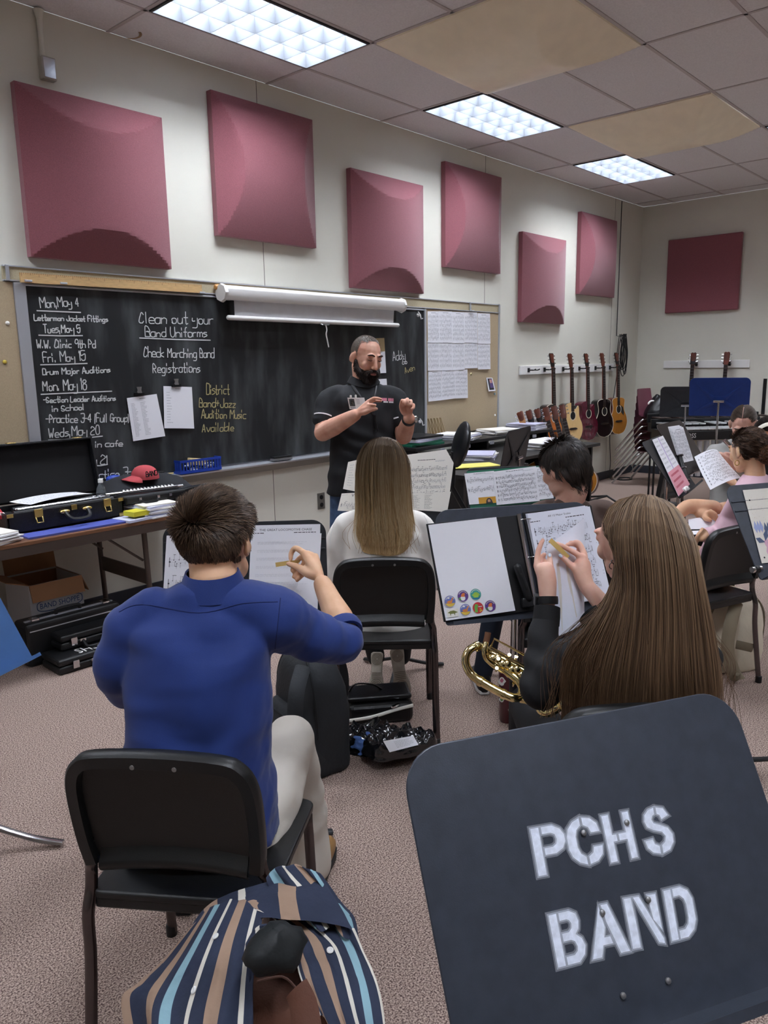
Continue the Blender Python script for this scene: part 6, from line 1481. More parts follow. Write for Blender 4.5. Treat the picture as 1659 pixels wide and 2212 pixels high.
def c_faint(mb, wd, hg):
    for k in range(9): textlines(mb, O0, PX, PY, PZ, wd*.08, wd*.9, hg*(.1+.095*k), 3, hg*.012, hg*.004, 3, .4)
m_faint = mat('show-through print', 'd3d3d9', .8)
desk_sheet('white music sheet on the left of the boy in blue\'s stand', S3, [(360, 1157), (512, 1156), (508, 1352), (348, 1352)], c_music(3, True, .22, .3, .8), .007)
desk_sheet('title page THE GREAT LOCOMOTIVE CHASE at the top of the boy in blue\'s stand', S3, [(543, 1135), (692, 1132), (686, 1318), (535, 1322)], c_title('THE GREAT LOCOMOTIVE CHASE', 6, .026), .006)
desk_sheet('pale reversed sheet in front of the title page on the boy in blue\'s stand', S3, [(546, 1153), (694.5, 1152), (684, 1334), (532, 1338)], c_faint, .009, mats=[m_paper, m_ink, m_grey, m_faint], bend=.003)
# binder of the girl in black
t = thing('ring_binder', 'open black ring binder lying on the slate stand of the girl in black', 'binder', pl(*S2, 1100, 1330, .01))
P4 = lambda pts, off: [pl(*S2, *p, off) for p in pts]
q = P4([(920, 1132), (1126, 1108), (1165, 1318), (958, 1344)], .004); b = MB(); b.fbox(q[3], q[2]-q[3], q[0]-q[3], n2_*.004); obj('left_cover', b, m_black, t, smooth=0, bev=.0015)
q = P4([(1128, 1107), (1268, 1090), (1318, 1296), (1168, 1316)], .004); b = MB(); b.fbox(q[3], q[2]-q[3], q[0]-q[3], n2_*.004); obj('right_cover', b, m_black, t, smooth=0, bev=.0015)
a, e = pl(*S2, 1121, 1110, .014), pl(*S2, 1157, 1300, .014); obj('ring_spine', MB().tube([a, e], .008, 8, flat=.5), m_chrome, t)
for k in (.07, .5, .92):
    c_ = a.lerp(e, k); obj('ring', MB().tube([c_+x2_*(.003+.016*(1-math.cos(i*PI/7)))+n2_*.014*math.sin(i*PI/7) for i in range(8)], .0018, 6), m_chrome, t)
pg = desk_sheet('blank white page with round dinosaur stickers along the bottom of the binder', S2, [(925, 1134), (1072, 1117), (1113, 1319), (963, 1341)], c_blank, .011, name='sticker_page', bend=.002)
def sticker(px, py, col, c2_, c3x, kind):
    c_ = pl(*S2, px, py, .0155); r = .0185; Pt = lambda x, y, l=0: c_+x2_*x*r+z2_*y*r+n2_*(.0004*l)
    b = MB(); b.add([Pt(math.cos(a*PI/12), math.sin(a*PI/12)) for a in range(24)], [tuple(range(24))], 3)
    b.add([Pt(.92*math.cos(a*PI/12), .92*math.sin(a*PI/12), 1) for a in range(24)], [tuple(range(24))], 0)
    if kind == 0:
        b.add([Pt(.86*math.cos(a), .86*math.sin(a), 2) for a in [PI*(1.12+.76*k/10) for k in range(11)]], [tuple(range(11))], 2)
        b.add([Pt(x, y, 3) for x, y in ((-.6, -.1), (-.3, -.4), (.25, -.4), (.35, -.1), (.5, .35), (.7, .5), (.45, .6), (.3, .4), (.1, .1), (-.2, .12))], [tuple(range(10))], 1); b.add([Pt(x, y, 2) for x, y in ((-.45, .45), (-.1, .4), (0, .55), (-.25, .68))], [(0, 1, 2, 3)], 3)
    elif kind == 1:
        b.add([Pt(-.05+.42*math.cos(a*PI/8), -.35+.4*math.sin(a*PI/8), 2) for a in range(16)], [tuple(range(16))], 3)
        b.add([Pt(x, y, 3) for x, y in ((-.35, -.1), (.3, -.15), (.25, .15), (.4, .3), (.2, .5), (-.1, .42), (-.3, .2))], [tuple(range(7))], 1); b.add([Pt(x, y, 3) for x, y in ((-.8, -.3), (-.45, -.75), (-.35, -.5), (-.55, -.2))], [(0, 1, 2, 3)], 2)
    elif kind == 2:
        b.add([Pt(x, y, 3) for x, y in ((-.75, -.1), (-.5, -.2), (-.35, -.5), (.35, -.5), (.5, -.15), (.75, -.25), (.55, .1), (.2, .35), (-.2, .35), (-.5, .05))], [tuple(range(10))], 1); b.add([Pt(x, y, 2) for x, y in ((-.7, -.55), (.7, -.55), (.5, -.75), (-.5, -.75))], [(0, 1, 2, 3)], 2)
    else:
        b.add([Pt(x, y, 3) for x, y in ((-.6, -.7), (-.1, -.7), (-.1, .1), (.05, .3), (-.1, .6), (-.45, .6), (-.6, .2))], [tuple(range(7))], 1)
        for dx, dy in ((.35, -.2), (.55, -.45), (.3, -.55)): b.add([Pt(dx+.14*math.cos(a*PI/3), dy+.14*math.sin(a*PI/3), 3) for a in range(6)], [tuple(range(6))], 2)
        b.add([Pt(x, y, 3) for x, y in ((.05, .1), (.7, .14), (.7, .26), (.05, .22))], [(0, 1, 2, 3)], 3)
    for k in range(9):
        if kind == 3: break
        a = R(150-15*k); b.add([Pt(.74*math.cos(a)+x*.05, .74*math.sin(a)+y*.07, 3) for x, y in ((-1, -1), (1, -1), (1, 1), (-1, 1))], [(0, 1, 2, 3)], 3)
    return obj('sticker', b, [mat('st '+col, col, .5), mat('st '+c2_, c2_, .5), mat('st '+c3x, c3x, .5), m_white], pg, smooth=0)
sticker(972, 1299, '6c79b8', 'd98a4e', 'd9b84a', 0); sticker(1000, 1287.5, '5f3d86', 'd9783f', '5d9a52', 1); sticker(1027.5, 1284, '3f9c97', '9cc34a', '2c6fa0', 2)
sticker(1005.5, 1317, '6c79b8', 'd98a4e', 'd9b84a', 0); sticker(1032.6, 1313, 'c9383f', '6cae4a', 'e0b93f', 3); sticker(1059, 1309, '5f3d86', 'd9783f', '5d9a52', 1)
c_ = pl(*S2, 978, 1324, .0155); b = MB()
b.add([c_+x2_*x+z2_*y for x, y in ((-.018, -.012), (.018, -.012), (.018, .012), (-.018, .012))], [(0, 1, 2, 3)], 0)
b.add([c_+x2_*x*.018+z2_*y*.012+n2_*.0006 for x, y in ((-.9, .1), (-.4, .5), (.2, .6), (.9, .1), (.4, -.1), (.35, -.8), (.2, -.2), (-.3, -.2), (-.4, -.8), (-.5, -.1))], [tuple(range(10))], 1)
obj('sticker', b, [m_cream, mat('olive print', '7b7f45', .7)], pg, smooth=0)
for k in range(3):
    desk_sheet(['thick stack of sleeved music pages in the right half of the binder, lowest', 'middle sleeved music page sticking out at the right of the binder', 'top sleeved scale exercise page in the right half of the binder'][k], S2, [(1135+2*k, 1110), (1274-5*k, 1094-1*k), (1322-5*k, 1292), (1178+2*k, 1311)], (c_title('All 12 Major Scales', 6, .02, .18, .33, .72) if k == 2 else c_music(7, True, .15, .4)), .012+.0045*k, mats=[mat('sleeved paper', 'e4e6f1', .25, coat=.4), m_ink, m_grey])
q = [dp(1181, 1178, 2.175), dp(1263, 1118, 2.225), dp(1259, 1345, 2.10), dp(1204, 1374, 2.08)]
sheet('loose_page', 'sagging white sleeved page below the hands of the girl in black', q, lambda mb, w_, h_: mb.quad(*[V((w_*x, h_*y, .0007)) for x, y in ((.15, .25), (.42, .3), (.62, .9), (.1, .96))], 3), mats=[mat('sleeved paper', 'e4e6f1', .25, coat=.4), m_ink, m_grey, mat('buff show-through', 'cfc8bf', .5)], bend=.02)
t = thing('page_clip', 'black plastic page clip over the lower edge of the binder', 'clip', pl(*S2, 1138, 1318, .02))
a, e = pl(*S2, 1118, 1226, .03), pl(*S2, 1142, 1292, .03); obj('clip_arm', MB().caps([a, e], [.012, .012], 10), m_black, t)
obj('clip_slot', MB().caps([a.lerp(e, .25)+n2_*.009, a.lerp(e, .7)+n2_*.009], [.005, .005], 8), mat('clip groove', '050506', .7), t)
obj('clip_foot', MB().fbox(pl(*S2, 1126, 1314, .014), x2_*.04, z2_*.03, n2_*.02), m_black, t, smooth=0, bev=.004)
# cream music in front of the girl in white
CM = [m_cream, m_ink, m_grey]; GR = 'cream music on the stand of the girl in white'
desk_sheet('cream folder sticking up behind the music on the girl in white\'s stand', S4, [(868, 984), (964, 971), (980, 1000), (966, 1104)], c_blank, .004, GR, CM)
desk_sheet('cream sheet with a column of ticks left of the girl in white\'s head', S4, [(752, 998), (812, 984), (808, 1070), (741, 1056)], c_list(9, 1), .005, GR, CM)
desk_sheet('cream sheet headed VOLKW left of the girl in white\'s hair', S4, [(738, 1066), (812, 1062), (812, 1108), (729, 1103)], c_title('VOLKWANDERUNG', 1, .16, .6, .3, 1.5), .008, GR, CM)
desk_sheet('cream music sheet with six staves right of the girl in white\'s hair', S4, [(872, 991), (973, 985), (962, 1092), (879, 1094)], c_music(6, True, .2, .4, .9), .008, GR, CM)
desk_sheet('cream sheet of printed text below the six staves on the same stand', S4, [(880, 1066), (974, 1062), (966, 1106), (882, 1101)], c_list(14, 2, 1), .010, GR, CM)
# green folder and music of the dark-haired boy
m_green = mat('green card', '1f6a52', .5)
desk_sheet('dark green folder behind the music on the dark-haired boy\'s stand', S5, [(1008, 1018), (1180, 1005), (1190, 1084), (1016, 1098)], c_blank, .004, None, [m_green, m_ink, m_grey], 'green_folder')
def c_photo(mb, wd, hg):
    c_music(2, True, .2, .25, .9)(mb, wd, hg*.8)
    mb.quad(*[V((wd*x, hg*y, .0008)) for x, y in ((.36, .80), (1, .80), (1, 1), (.36, 1))], 3)
    mb.add([V((wd*x, hg*y, .0012)) for x, y in ((.62, 1), (.64, .9), (.7, .84), (.78, .84), (.84, .9), (.88, 1))], [tuple(range(6))], 1); mb.add([V((wd*x, hg*y, .0015)) for x, y in ((.69, .96), (.69, .89), (.75, .87), (.79, .9), (.79, .96))], [tuple(range(5))], 4)
desk_sheet('left music sheet with a yellow picture strip on the dark-haired boy\'s stand', S5, [(1003, 1023), (1067, 1017), (1072, 1086), (1014, 1090)], c_photo, .007, None, [m_paper, m_ink, m_grey, mat('yellow print', 'c9962f', .6), mat('face print', 'b98d72', .6)])
desk_sheet('right music sheet partly behind the dark-haired boy\'s head', S5, [(1150, 1010), (1190, 1006), (1196, 1076), (1160, 1080)], c_music(6, False, .1, .45), .006)
desk_sheet('middle music sheet with six dense staves on the dark-haired boy\'s stand', S5, [(1064, 1019), (1158, 1007), (1166, 1082), (1073, 1091)], c_music(6, True, .16, .45, 1.1), .010)
# flowered folder
fp = [pl(*S6, 1604.6, 1058.7, .006), None, None, pl(*S6, 1646, 1217, .006)]; wdir = x6_*.25; fp[1] = fp[0]+wdir; fp[2] = fp[3]+wdir
def c_flower(mb, wd, hg):
    def blob(x, y, r, n, m_, l, sq=1., ph=0., wob=.18): mb.add([V((x*wd+r*math.cos(2*PI*k/n)*(1+wob*math.cos(5*2*PI*k/n+ph)), y*hg+r*sq*math.sin(2*PI*k/n)*(1+wob*math.cos(5*2*PI*k/n+ph)), .0006+.0003*l)) for k in range(n)], [tuple(range(n))], m_)
    blob(.27, .80, .036, 30, 3, 1); blob(.28, .80, .024, 30, 4, 2); blob(.29, .79, .011, 20, 5, 3)
    for x, y, a in ((.10, .54, 0), (.27, .57, .3), (.42, .5, .1)):
        for s in (-1, 0, 1): mb.add([V((x*wd+p*.012+s*.012, y*hg+q*.030, .0012+.0002*s)) for p, q in ((0, .6), (-.7, -.1), (0, -1), (.7, -.1))], [(0, 1, 2, 3)], 6 if a < .2 else 7)
    for x, y, a in ((.06, .70, .4), (.19, .64, -1.2), (.42, .66, .8)): mb.add([V((x*wd+(p*math.cos(a)-q*math.sin(a))*.024, y*hg+(p*math.sin(a)+q*math.cos(a))*.024, .0011)) for p, q in ((-1, 0), (0, -.45), (1, 0), (0, .45))], [(0, 1, 2, 3)], 7)
    for x, y in ((.05, .15), (.045, .545), (.045, .93)): blob(x+.02, y, .0035, 12, 1, 1, 1, 0, 0)
    for _ in range(110): blob(random.uniform(.05, .95), random.uniform(.1, .45), .0009, 5, 8, 1, 1, 0, 0)
sheet('floral_folder', 'cream folder with painted pink and blue flowers on the right-edge stand', fp, c_flower, mats=[mat('cream cover', 'e3ddd2', .35), m_black, m_grey, mat('flower pink', 'd7a9bd', .5), mat('flower rose', 'c184a0', .5), mat('flower heart', '7a4a68', .5), mat('flower blue', '9aa5cf', .5), mat('leaf navy', '4c5a78', .5), mat('gold dots', 'b89a72', .5)], cat='folder')
t = thing('ledge_clip', 'chrome sheet clip on the ledge of the right-edge stand', 'clip', pl(*S6, 1634, 1236, .02)); c_ = pl(*S6, 1634, 1230, .02)
obj('clip_body', MB().tube([c_-x6_*.02, c_+x6_*.02], .011, 12), m_chrome, t); obj('clip_wheel', MB().tube([c_-x6_*.008, c_+x6_*.008], .0135, 12), m_black, t)
# pink and white pages on the side-on stand
def c_pink(mb, wd, hg):
    mb.quad(*[V((wd*x, hg*y, .0006)) for x, y in ((0, .60), (1, .60), (1, 1), (0, 1))], 3); mb.quad(*[V((wd*x, hg*y, .0006)) for x, y in ((.47, 0), (.53, 0), (.53, .6), (.47, .6))], 5)
    for k in range(7): textlines(mb, O0, PX, PY, PZ, wd*.06, wd*.42, hg*(.05+.078*k), 2, hg*.016, hg*.008, 2, .2); textlines(mb, O0, PX, PY, PZ, wd*.56, wd*.94, hg*(.05+.078*k), 2, hg*.016, hg*.008, 2, .2)
    for y in (.66, .76, .86): textlines(mb, O0, PX, PY, PZ, wd*.12, wd*.85, hg*y, 1, 1, hg*.035, 4, .2)
desk_sheet('pages, white above and pink below, on the side-on black stand', S7, [(1409, 950), (1432, 941), (1490, 1046), (1466, 1072)], c_pink, .012, None, [m_paper, m_ink, m_grey, mat('pink paper', 'dd9aa6', .7), mat('red print', 'b5485a', .7), mat('lilac strip', 'b9a6cf', .7)])
b = MB(); q = pl(*S7, 1478, 1060, .03)
for k in range(2): b.lathe([(.016, 0), (.018, .01), (.012, .02)], q+x7_*.04*k, n7_, 12)
single('ledge_clip', b, m_white, 'white clip holding the pink pages on the side-on stand', 'clip')
for k in range(3):
    a = dp(1443+4*k, 922+2*k, 4.70); e = dp(1468+3*k, 1000, 4.62)
    q = [a, a+(LAT*.5+FWD*.5).normalized()*.16, e+(LAT*.5+FWD*.5).normalized()*.16, e]
    sheet('sheet_music', ['white', 'grey-edged', 'third'][k]+' sheet standing upright between the two side-on stands', q, c_music(8, True))
t = thing('clarinet', 'black clarinet with silver rings standing behind the side-on stands', 'clarinet', dp(1482, 1052, 4.45))
a, e = dp(1467, 983, 4.5), dp(1482, 1040, 4.42); obj('tube', MB().tube([a, a.lerp(e, .4), a.lerp(e, .45), e], [.014, .016, .019, .023], 12), m_black, t); 
for k in (.02, .5, .97): obj('ring', MB().tube([a.lerp(e, k-.01), a.lerp(e, k+.02)], .0235, 12), m_chrome, t)
K = lambda x, y, d: dp(1440+x/7.575, 860+y/7.575, d)
q = [K(455, 960, 4.02), K(830, 850, 4.10), K(1195, 1345, 3.98), K(685, 1535, 3.86)]
sheet('sheet_music', 'large curved sheet of music held up by the girl in grey fleece', q, c_music(9, True, .1, .4, 1.), bend=.03)
for k, (pts, lab) in enumerate([([(1487, 1122), (1556, 1110), (1560, 1142), (1488, 1143)], 'blank white page lying under the bare forearm at right'), ([(1488, 1147), (1512, 1146), (1506, 1154), (1489, 1155)], 'second white page below the blank one at right')]):
    q = [dp(x, y, 3.98-(.06 if i > 1 else 0)-.12*k) for i, (x, y) in enumerate(pts)]; sheet('sheet_music', lab, q, c_blank)
t = thing('flute_joint', 'short silver flute joint held up near the slicked-back hair', 'flute', K(1050, 790, 4.15)); obj('tube', MB().tube([K(945, 690, 4.15), K(1060, 800, 4.15)], .011, 10), m_chrome, t)
# ================================================================ LEFT TABLE CONTENTS
m_croc = mat('black textured leatherette', '16171a', .38, bump=1., bs=90); m_plush = mat('black plush', '0b0b0e', .85)
TT = .739
t = thing('instrument_case', 'open black case with brass latches on the brown table, holding a black woodwind', 'case', (1.965, 4.28, TT))
b = MB(); x0, x1, y0, y1, zb = 1.635, 2.305, 4.14, 4.43, TT+.012
for c_, s_ in ((((x0+x1)/2, y0+.006, zb+.055), (x1-x0, .012, .11)), (((x0+x1)/2, y1-.006, zb+.055), (x1-x0, .012, .11)), ((x0+.006, (y0+y1)/2, zb+.055), (.012, y1-y0, .11)), ((x1-.006, (y0+y1)/2, zb+.055), (.012, y1-y0, .11)), (((x0+x1)/2, (y0+y1)/2, zb+.005), (x1-x0, y1-y0, .01))): b.box(c_, s_)
obj('case_base', b, m_croc, t, smooth=0, bev=.003)
obj('lining', MB().box(((x0+x1)/2, (y0+y1)/2, zb+.045), (x1-x0-.03, y1-y0-.03, .07)), m_plush, t, smooth=0, bev=.01)
L0 = V((x0, y1+.005, zb+.115)); tilt = V((0, .06, .33))
b = MB(); b.fbox(L0, V((x1-x0, 0, 0)), tilt, V((0, .05, -.009)).normalized()*.012)
for o_, e_ in ((L0, V((.012, 0, 0))), (L0+V((x1-x0-.012, 0, 0)), V((.012, 0, 0)))): b.fbox(o_+V((0, -.05, .009)), e_, tilt, V((0, .05, -.009)))
b.fbox(L0+tilt*.965+V((0, -.05, .009)), V((x1-x0, 0, 0)), tilt*.035, V((0, .05, -.009)))
lid = obj('lid', b, m_croc, t, smooth=0, bev=.003); obj('lid_lining', MB().fbox(L0+V((.015, -.006, .012)), V((x1-x0-.03, 0, 0)), tilt*.93, V((0, .006, -.001))), m_plush, t, smooth=0)
for x in (1.80, 2.19): obj('latch_plate', MB().fbox(L0+tilt+V((x-x0, -.05, .0)), V((.05, 0, 0)), V((0, .03, .0)), V((0, 0, .012))), m_brass, lid, smooth=0, bev=.002)
for x in (1.80, 2.20):
    obj('latch', MB().box((x, y0-.005, zb+.095), (.045, .012, .045)).tube([V((x-.018, y0-.008, zb+.075)), V((x-.016, y0-.02, zb+.045)), V((x+.016, y0-.02, zb+.045)), V((x+.018, y0-.008, zb+.075))], .0045, 6), m_brass, t, smooth=30, bev=.002)
for x in (x0+.01, x1-.022):
    for z in (zb+.012, zb+.1): obj('corner_guard', MB().box((x+.006, y0-.001, z), (.034, .006, .02)), m_brass, t, smooth=0, bev=.002)
obj('clasp', MB().box((2.0, y0-.005, zb+.098), (.032, .01, .03)), m_brass, t, smooth=0, bev=.002)
hx = (1.945, 2.075); obj('handle', MB().tube(catmull([V((hx[0], y0-.012, zb+.08)), V((hx[0]+.005, y0-.045, zb+.055)), V((hx[0]+.03, y0-.06, zb+.04)), V((hx[1]-.03, y0-.06, zb+.04)), V((hx[1]-.005, y0-.045, zb+.055)), V((hx[1], y0-.012, zb+.08))], 4), .011, 8), m_black, t)
for x in hx: obj('handle_mount', MB().ell((x, y0-.01, zb+.082), (.03, .012, .012)), m_brass, t)
t = thing('oboe', 'black woodwind with silver keys lying in the open case', 'woodwind', (1.98, 4.2, zb+.09))
a, e = V((1.69, 4.19, zb+.10)), V((2.27, 4.20, zb+.10)); obj('tube', MB().tube([a, a.lerp(e, .5), e], [.016, .015, .018], 12), m_black, t)
a2 = a+V((.02, .06, .01)); e2_ = e+V((-.1, .06, .01)); obj('lower_joint', MB().tube([a2, e2_], [.017, .021], 12), m_black, t)
b = MB()
for k in range(26):
    q = a.lerp(e, (k+1)/27)+V((0, .06*(k % 2), .018)); b.lathe([(.009, 0), (.009, .005), (.006, .007)], q, UP, 8); b.tube([q, q+V((.02, -.01, .003))], .0022, 5)
for y in (-.006, .02, .06): b.tube([a+V((.02, y, .022)), e+V((-.02, y, .022))], .0022, 6)
obj('keywork', b, m_chrome, t)
q = [V((1.76, 4.40, zb+.135)), V((2.16, 4.42, zb+.135)), V((2.18, 4.25, zb+.132)), V((1.80, 4.22, zb+.125))]; sheet('sheet_music', 'sheet of music lying across the open instrument case on the table', q, c_music(5, False, .1, .3), bend=.012)
def cloth(name, label, c, rx, ry, h, m, seed, cat='cloth'):
    def f(u, v):
        a = 2*PI*u; r = math.cos(PI/2*v)**.6; p = V((math.cos(a)*rx*r, math.sin(a)*ry*r, h*math.sin(PI/2*v))); k = fbm(p*14+V((seed, 0, 0)), 1.)
        return c+V((p.x*(1+.25*k), p.y*(1+.25*k), max(0, p.z*(1+.7*k))))
    return single(name, MB().grid(f, 40, 14, 0, True), m, label, cat, base=c, smooth=60)
cloth('red_cloth', 'crumpled red swab cloth at the left end of the open case', V((1.60, 4.26, zb+.08)), .08, .06, .05, mat('red cotton', 'b8303c', .85, col2='e9d6d6', vs=25, ramp=(.55, .6)), 3)
def stack(label, c, w_, d_, n, rz, group, mats=(m_paper, m_cream), t0=.006):
    z = c.z
    for k in range(n):
        h_ = t0*random.uniform(.6, 1.4); a = rz+random.uniform(-.14, .14); o_ = V((c.x+random.uniform(-.012, .012), c.y+random.uniform(-.012, .012), z+h_/2))
        m_ = mats[k % len(mats)]; single('paper_stack', MB().box(o_, (w_, d_, h_*.96), M.Rotation(a, 3, 'Z')), m_, label, 'papers', group=group, smooth=0); z += h_
    return z
z = stack('loose paper in the pile under the flute case on the brown table', V((2.47, 4.12, TT)), .22, .28, 9, 0, 'papers under the flute case', (m_paper, mat('bluish paper', 'c9cde6', .7), m_cream), .008)
b = MB().box((2.335, 4.035, TT+.040), (.13, .10, .028), M.Rotation(.1, 3, 'Z')); single('yellow_book', b, mat('yellow cover', 'd6cf3a', .5), 'thin yellow book wedged beside the paper pile on the table', 'book', smooth=0)
single('blue_folder', MB().box((1.97, 4.06, TT+.005), (.58, .13, .010), M.Rotation(-.02, 3, 'Z')), mat('blue folder', '5560b0', .5), 'blue folder lying under the front edge of the open case', 'folder', smooth=0)
single('paper_stack', MB().box((2.34, 4.05, TT+.007), (.24, .16, .014), M.Rotation(.12, 3, 'Z')), mat('bluish paper', 'c9cde6', .7), 'blue-white booklet at the table edge below the paper pile', 'papers', smooth=0)
stack('loose paper in the pile at the left edge of the photo on the table', V((1.50, 4.10, TT)), .22, .26, 8, .3, 'papers at the left end', (m_paper, m_cream), .007)
t = thing('flute_case', 'flat black flute case with small silver clasps on the paper pile', 'case', (2.50, 4.17, z))
obj('case_shell', MB().box((2.51, 4.17, z+.024), (.40, .13, .046), M.Rotation(-.05, 3, 'Z')), m_black, t, smooth=0, bev=.010)
for x in (2.40, 2.52, 2.60): obj('clasp', MB().box((x, 4.105-(x-2.5)*.05, z+.028), (.018, .006, .016)), m_chrome, t, smooth=0, bev=.002)
obj('handle', MB().tube(catmull([V((2.40, 4.10, z+.02)), V((2.42, 4.085, z+.005)), V((2.49, 4.08, z+.004)), V((2.51, 4.098, z+.02))], 4), .005, 6), m_black, t)
t = thing('flute', 'silver flute lying on top of the black flute case', 'flute', (2.5, 4.19, z+.05)); a, e = V((2.24, 4.22, z+.062)), V((2.73, 4.16, z+.060)); obj('tube', MB().tube([a, e], .0105, 12), m_chrome, t)
b = MB()
for k in range(15):
    q = a.lerp(e, .22+.68*k/15)+V((0, 0, .010)); b.lathe([(.0105, 0), (.0105, .006), (.007, .008)], q, V((0, -.5, 1)), 10)
b.tube([a.lerp(e, .2)+V((0, -.01, .008)), a.lerp(e, .92)+V((0, -.01, .008))], .0028, 6); obj('keys', b, m_chrome, t)
t = thing('water_bottle', 'clear plastic water bottle between the case and the flute', 'bottle', (2.262, 4.30, TT)); q = V((2.262, 4.31, TT))
m_pet = mat('clear plastic', 'e6eef2', .08, trans=.9, ior=1.2)
obj('bottle_body', MB().lathe([(.028, 0), (.032, .01), (.032, .06), (.030, .065), (.032, .07), (.032, .13), (.026, .165), (.013, .19), (.012, .21)], q, UP, 20), m_pet, t); obj('cap', MB().lathe([(.0145, .20), (.0145, .22), (.013, .223)], q, UP, 16), m_white, t)
obj('label_band', MB().lathe([(.0326, .075), (.0326, .115)], q, UP, 20, cap=False), mat('pink label', 'd9b3bd', .5), t)
# jacket and cap on the chair beyond the table
m_greyjk = mat('charcoal fleece', '26272b', .9, bump=.3, bs=250)
jc = wa(318, 1062, .2); c_ = V((2.66, 4.52, .80))
def jf(u, v):
    x = -.33+.66*u; k = fbm(V((u*4, v*4, 2)), 1.); prof = math.sin(PI*min(1, max(0, u)))**.5
    yy = -.16+.32*v; zz = .06+.085*prof*math.cos((v-.5)*PI)-.10*abs(v-.5)**1.5*2+.02*k-.02*u
    return c_+V((x, yy, zz))
b = MB().grid(jf, 36, 20); b.grid(lambda u, v: jf(u, v)-V((0, 0, .02)), 36, 20)
single('jacket', b, m_greyjk, 'charcoal jacket draped over the chair back beside the water bottle', 'jacket', base=c_-V((0, 0, .02)), smooth=60)
m_red = mat('brick red cap cotton', 'b3474d', .8, bump=.1, bs=300); cc = V((2.655, 4.47, .905))
t = thing('baseball_cap', 'brick red baseball cap resting on the charcoal jacket', 'cap', cc)
obj('crown', MB().grid(lambda u, v: cc+V((math.cos(2*PI*u)*.085*math.cos(PI/2*v*.99)**.8, math.sin(2*PI*u)*.10*math.cos(PI/2*v*.99)**.8, .085*math.sin(PI/2*v))), 28, 10, 0, True), m_red, t)
b = MB().grid(lambda u, v: cc+V((-.07-.075*v*math.sin(PI*u)**.5*1.2, -.085+.17*u, .008-.018*v+.02*math.sin(PI*u))), 16, 6); b.grid(lambda u, v: cc+V((-.07-.075*v*math.sin(PI*u)**.5*1.2, -.085+.17*u, .004-.018*v+.02*math.sin(PI*u))), 16, 6); obj('brim', b, m_red, t)
b = MB(); write(b, 'BAND', cc+V((-.05, -.092, .022)), V((.92, -.3, .1)).normalized(), UP, .075, .03, V((-.3, -.95, .1)), .006, 0, .05, .004); obj('lettering', b, m_black, t, smooth=0)
# ---------------------------------------------------------------- under the table
m_card = mat('brown cardboard', '9a7352', .8, var=.05, vs=6); m_wcard = mat('white cardboard', 'bdbdbf', .8)
t = thing('cardboard_box', 'open cardboard box marked BAND SHOPPE under the brown table', 'box', (1.93, 4.45, 0)); b = MB(); x0, x1, y0, y1, zt = 1.775, 2.085, 4.30, 4.62, .41
for c_, s_ in ((((x0+x1)/2, y0, zt/2), (x1-x0, .006, zt)), (((x0+x1)/2, y1, zt/2), (x1-x0, .006, zt)), ((x0, (y0+y1)/2, zt/2), (.006, y1-y0, zt)), ((x1, (y0+y1)/2, zt/2), (.006, y1-y0, zt)), (((x0+x1)/2, (y0+y1)/2, .004), (x1-x0, y1-y0, .006))): b.box(c_, s_)
bx_ = obj('box_walls', b, m_wcard, t, smooth=0)
for o_, e1_, e2_ in ((V((x0, y0-.004, zt)), V((x1-x0, 0, 0)), V((0, -.03, -.095))), (V((x0, y1, zt)), V((x1-x0, 0, 0)), V((0, .02, .10))), (V((x0, y0, zt)), V((0, y1-y0, 0)), V((-.12, 0, .04))), (V((x1, y0, zt)), V((0, y1-y0, 0)), V((.04, 0, -.10)))):
    n_ = e1_.cross(e2_).normalized()*.005; obj('flap', MB().fbox(o_, e1_, e2_, n_), m_card, t, smooth=0)
obj('inside_lining', MB().box(((x0+x1)/2, y1-.005, zt*.7), (x1-x0-.01, .003, zt*.55)), m_card, t, smooth=0)
b = MB(); typeset(b, 'BAND SHOPPE', V((x0+.05, y0-.004, .262)), EX, UP, .032, NY, .235, 0); P_ = [V((x0+.167+.135*math.copysign(abs(math.cos(a*PI/16))**.5, math.cos(a*PI/16)), y0-.005, .277+.034*math.copysign(abs(math.sin(a*PI/16))**.6, math.sin(a*PI/16)))) for a in range(32)]; b.tube(P_, .0022, 4, closed=True); obj('box_lettering', b, mat('navy print', '1c3f73', .7), bx_, smooth=0)
def hard_case(label, o, ex, wd, dp_, h, m, latch, strip=False, hx=.5, group=None):
    ey = V((-ex.y, ex.x, 0)); ey = ey if ey.dot(FWD) > 0 else -ey
    t = thing('instrument_case', label, 'case', o+ex*wd/2+ey*dp_/2, 0, group)
    sh = MB().fbox(o, ex*wd, ey*dp_, UP*h*.52); sh.fbox(o+UP*h*.54, ex*wd, ey*dp_, UP*h*.46); obj('shell', sh, m, t, smooth=0, bev=min(.02, h*.18), bseg=3)
    if strip: obj('metal_valance', MB().fbox(o-ey*.002+UP*(h*.50)+ex*.01, ex*(wd-.02), ey*.004, UP*h*.06), m_alu, t, smooth=0)
    f = o-ey*.004+UP*h*.53
    for k in latch: obj('latch', MB().fbox(f+ex*(wd*k-.018)-UP*.022, ex*.036, -ey*.008, UP*.044), m_chrome, t, smooth=0, bev=.003)
    a, e = f+ex*(wd*hx-.065)-UP*.004, f+ex*(wd*hx+.065)-UP*.004
    obj('handle', MB().tube(catmull([a, a-ey*.03-UP*.03+ex*.004, a-ey*.035-UP*.04+ex*.03, e-ey*.035-UP*.04-ex*.03, e-ey*.03-UP*.03-ex*.004, e], 4), .009, 8), m_black, t)
    for q in (a, e): obj('handle_mount', MB().fbox(q-ex*.018-UP*.008, ex*.036, -ey*.008, UP*.016), m_chrome, t, smooth=0, bev=.002)
    return t, o, ex, ey
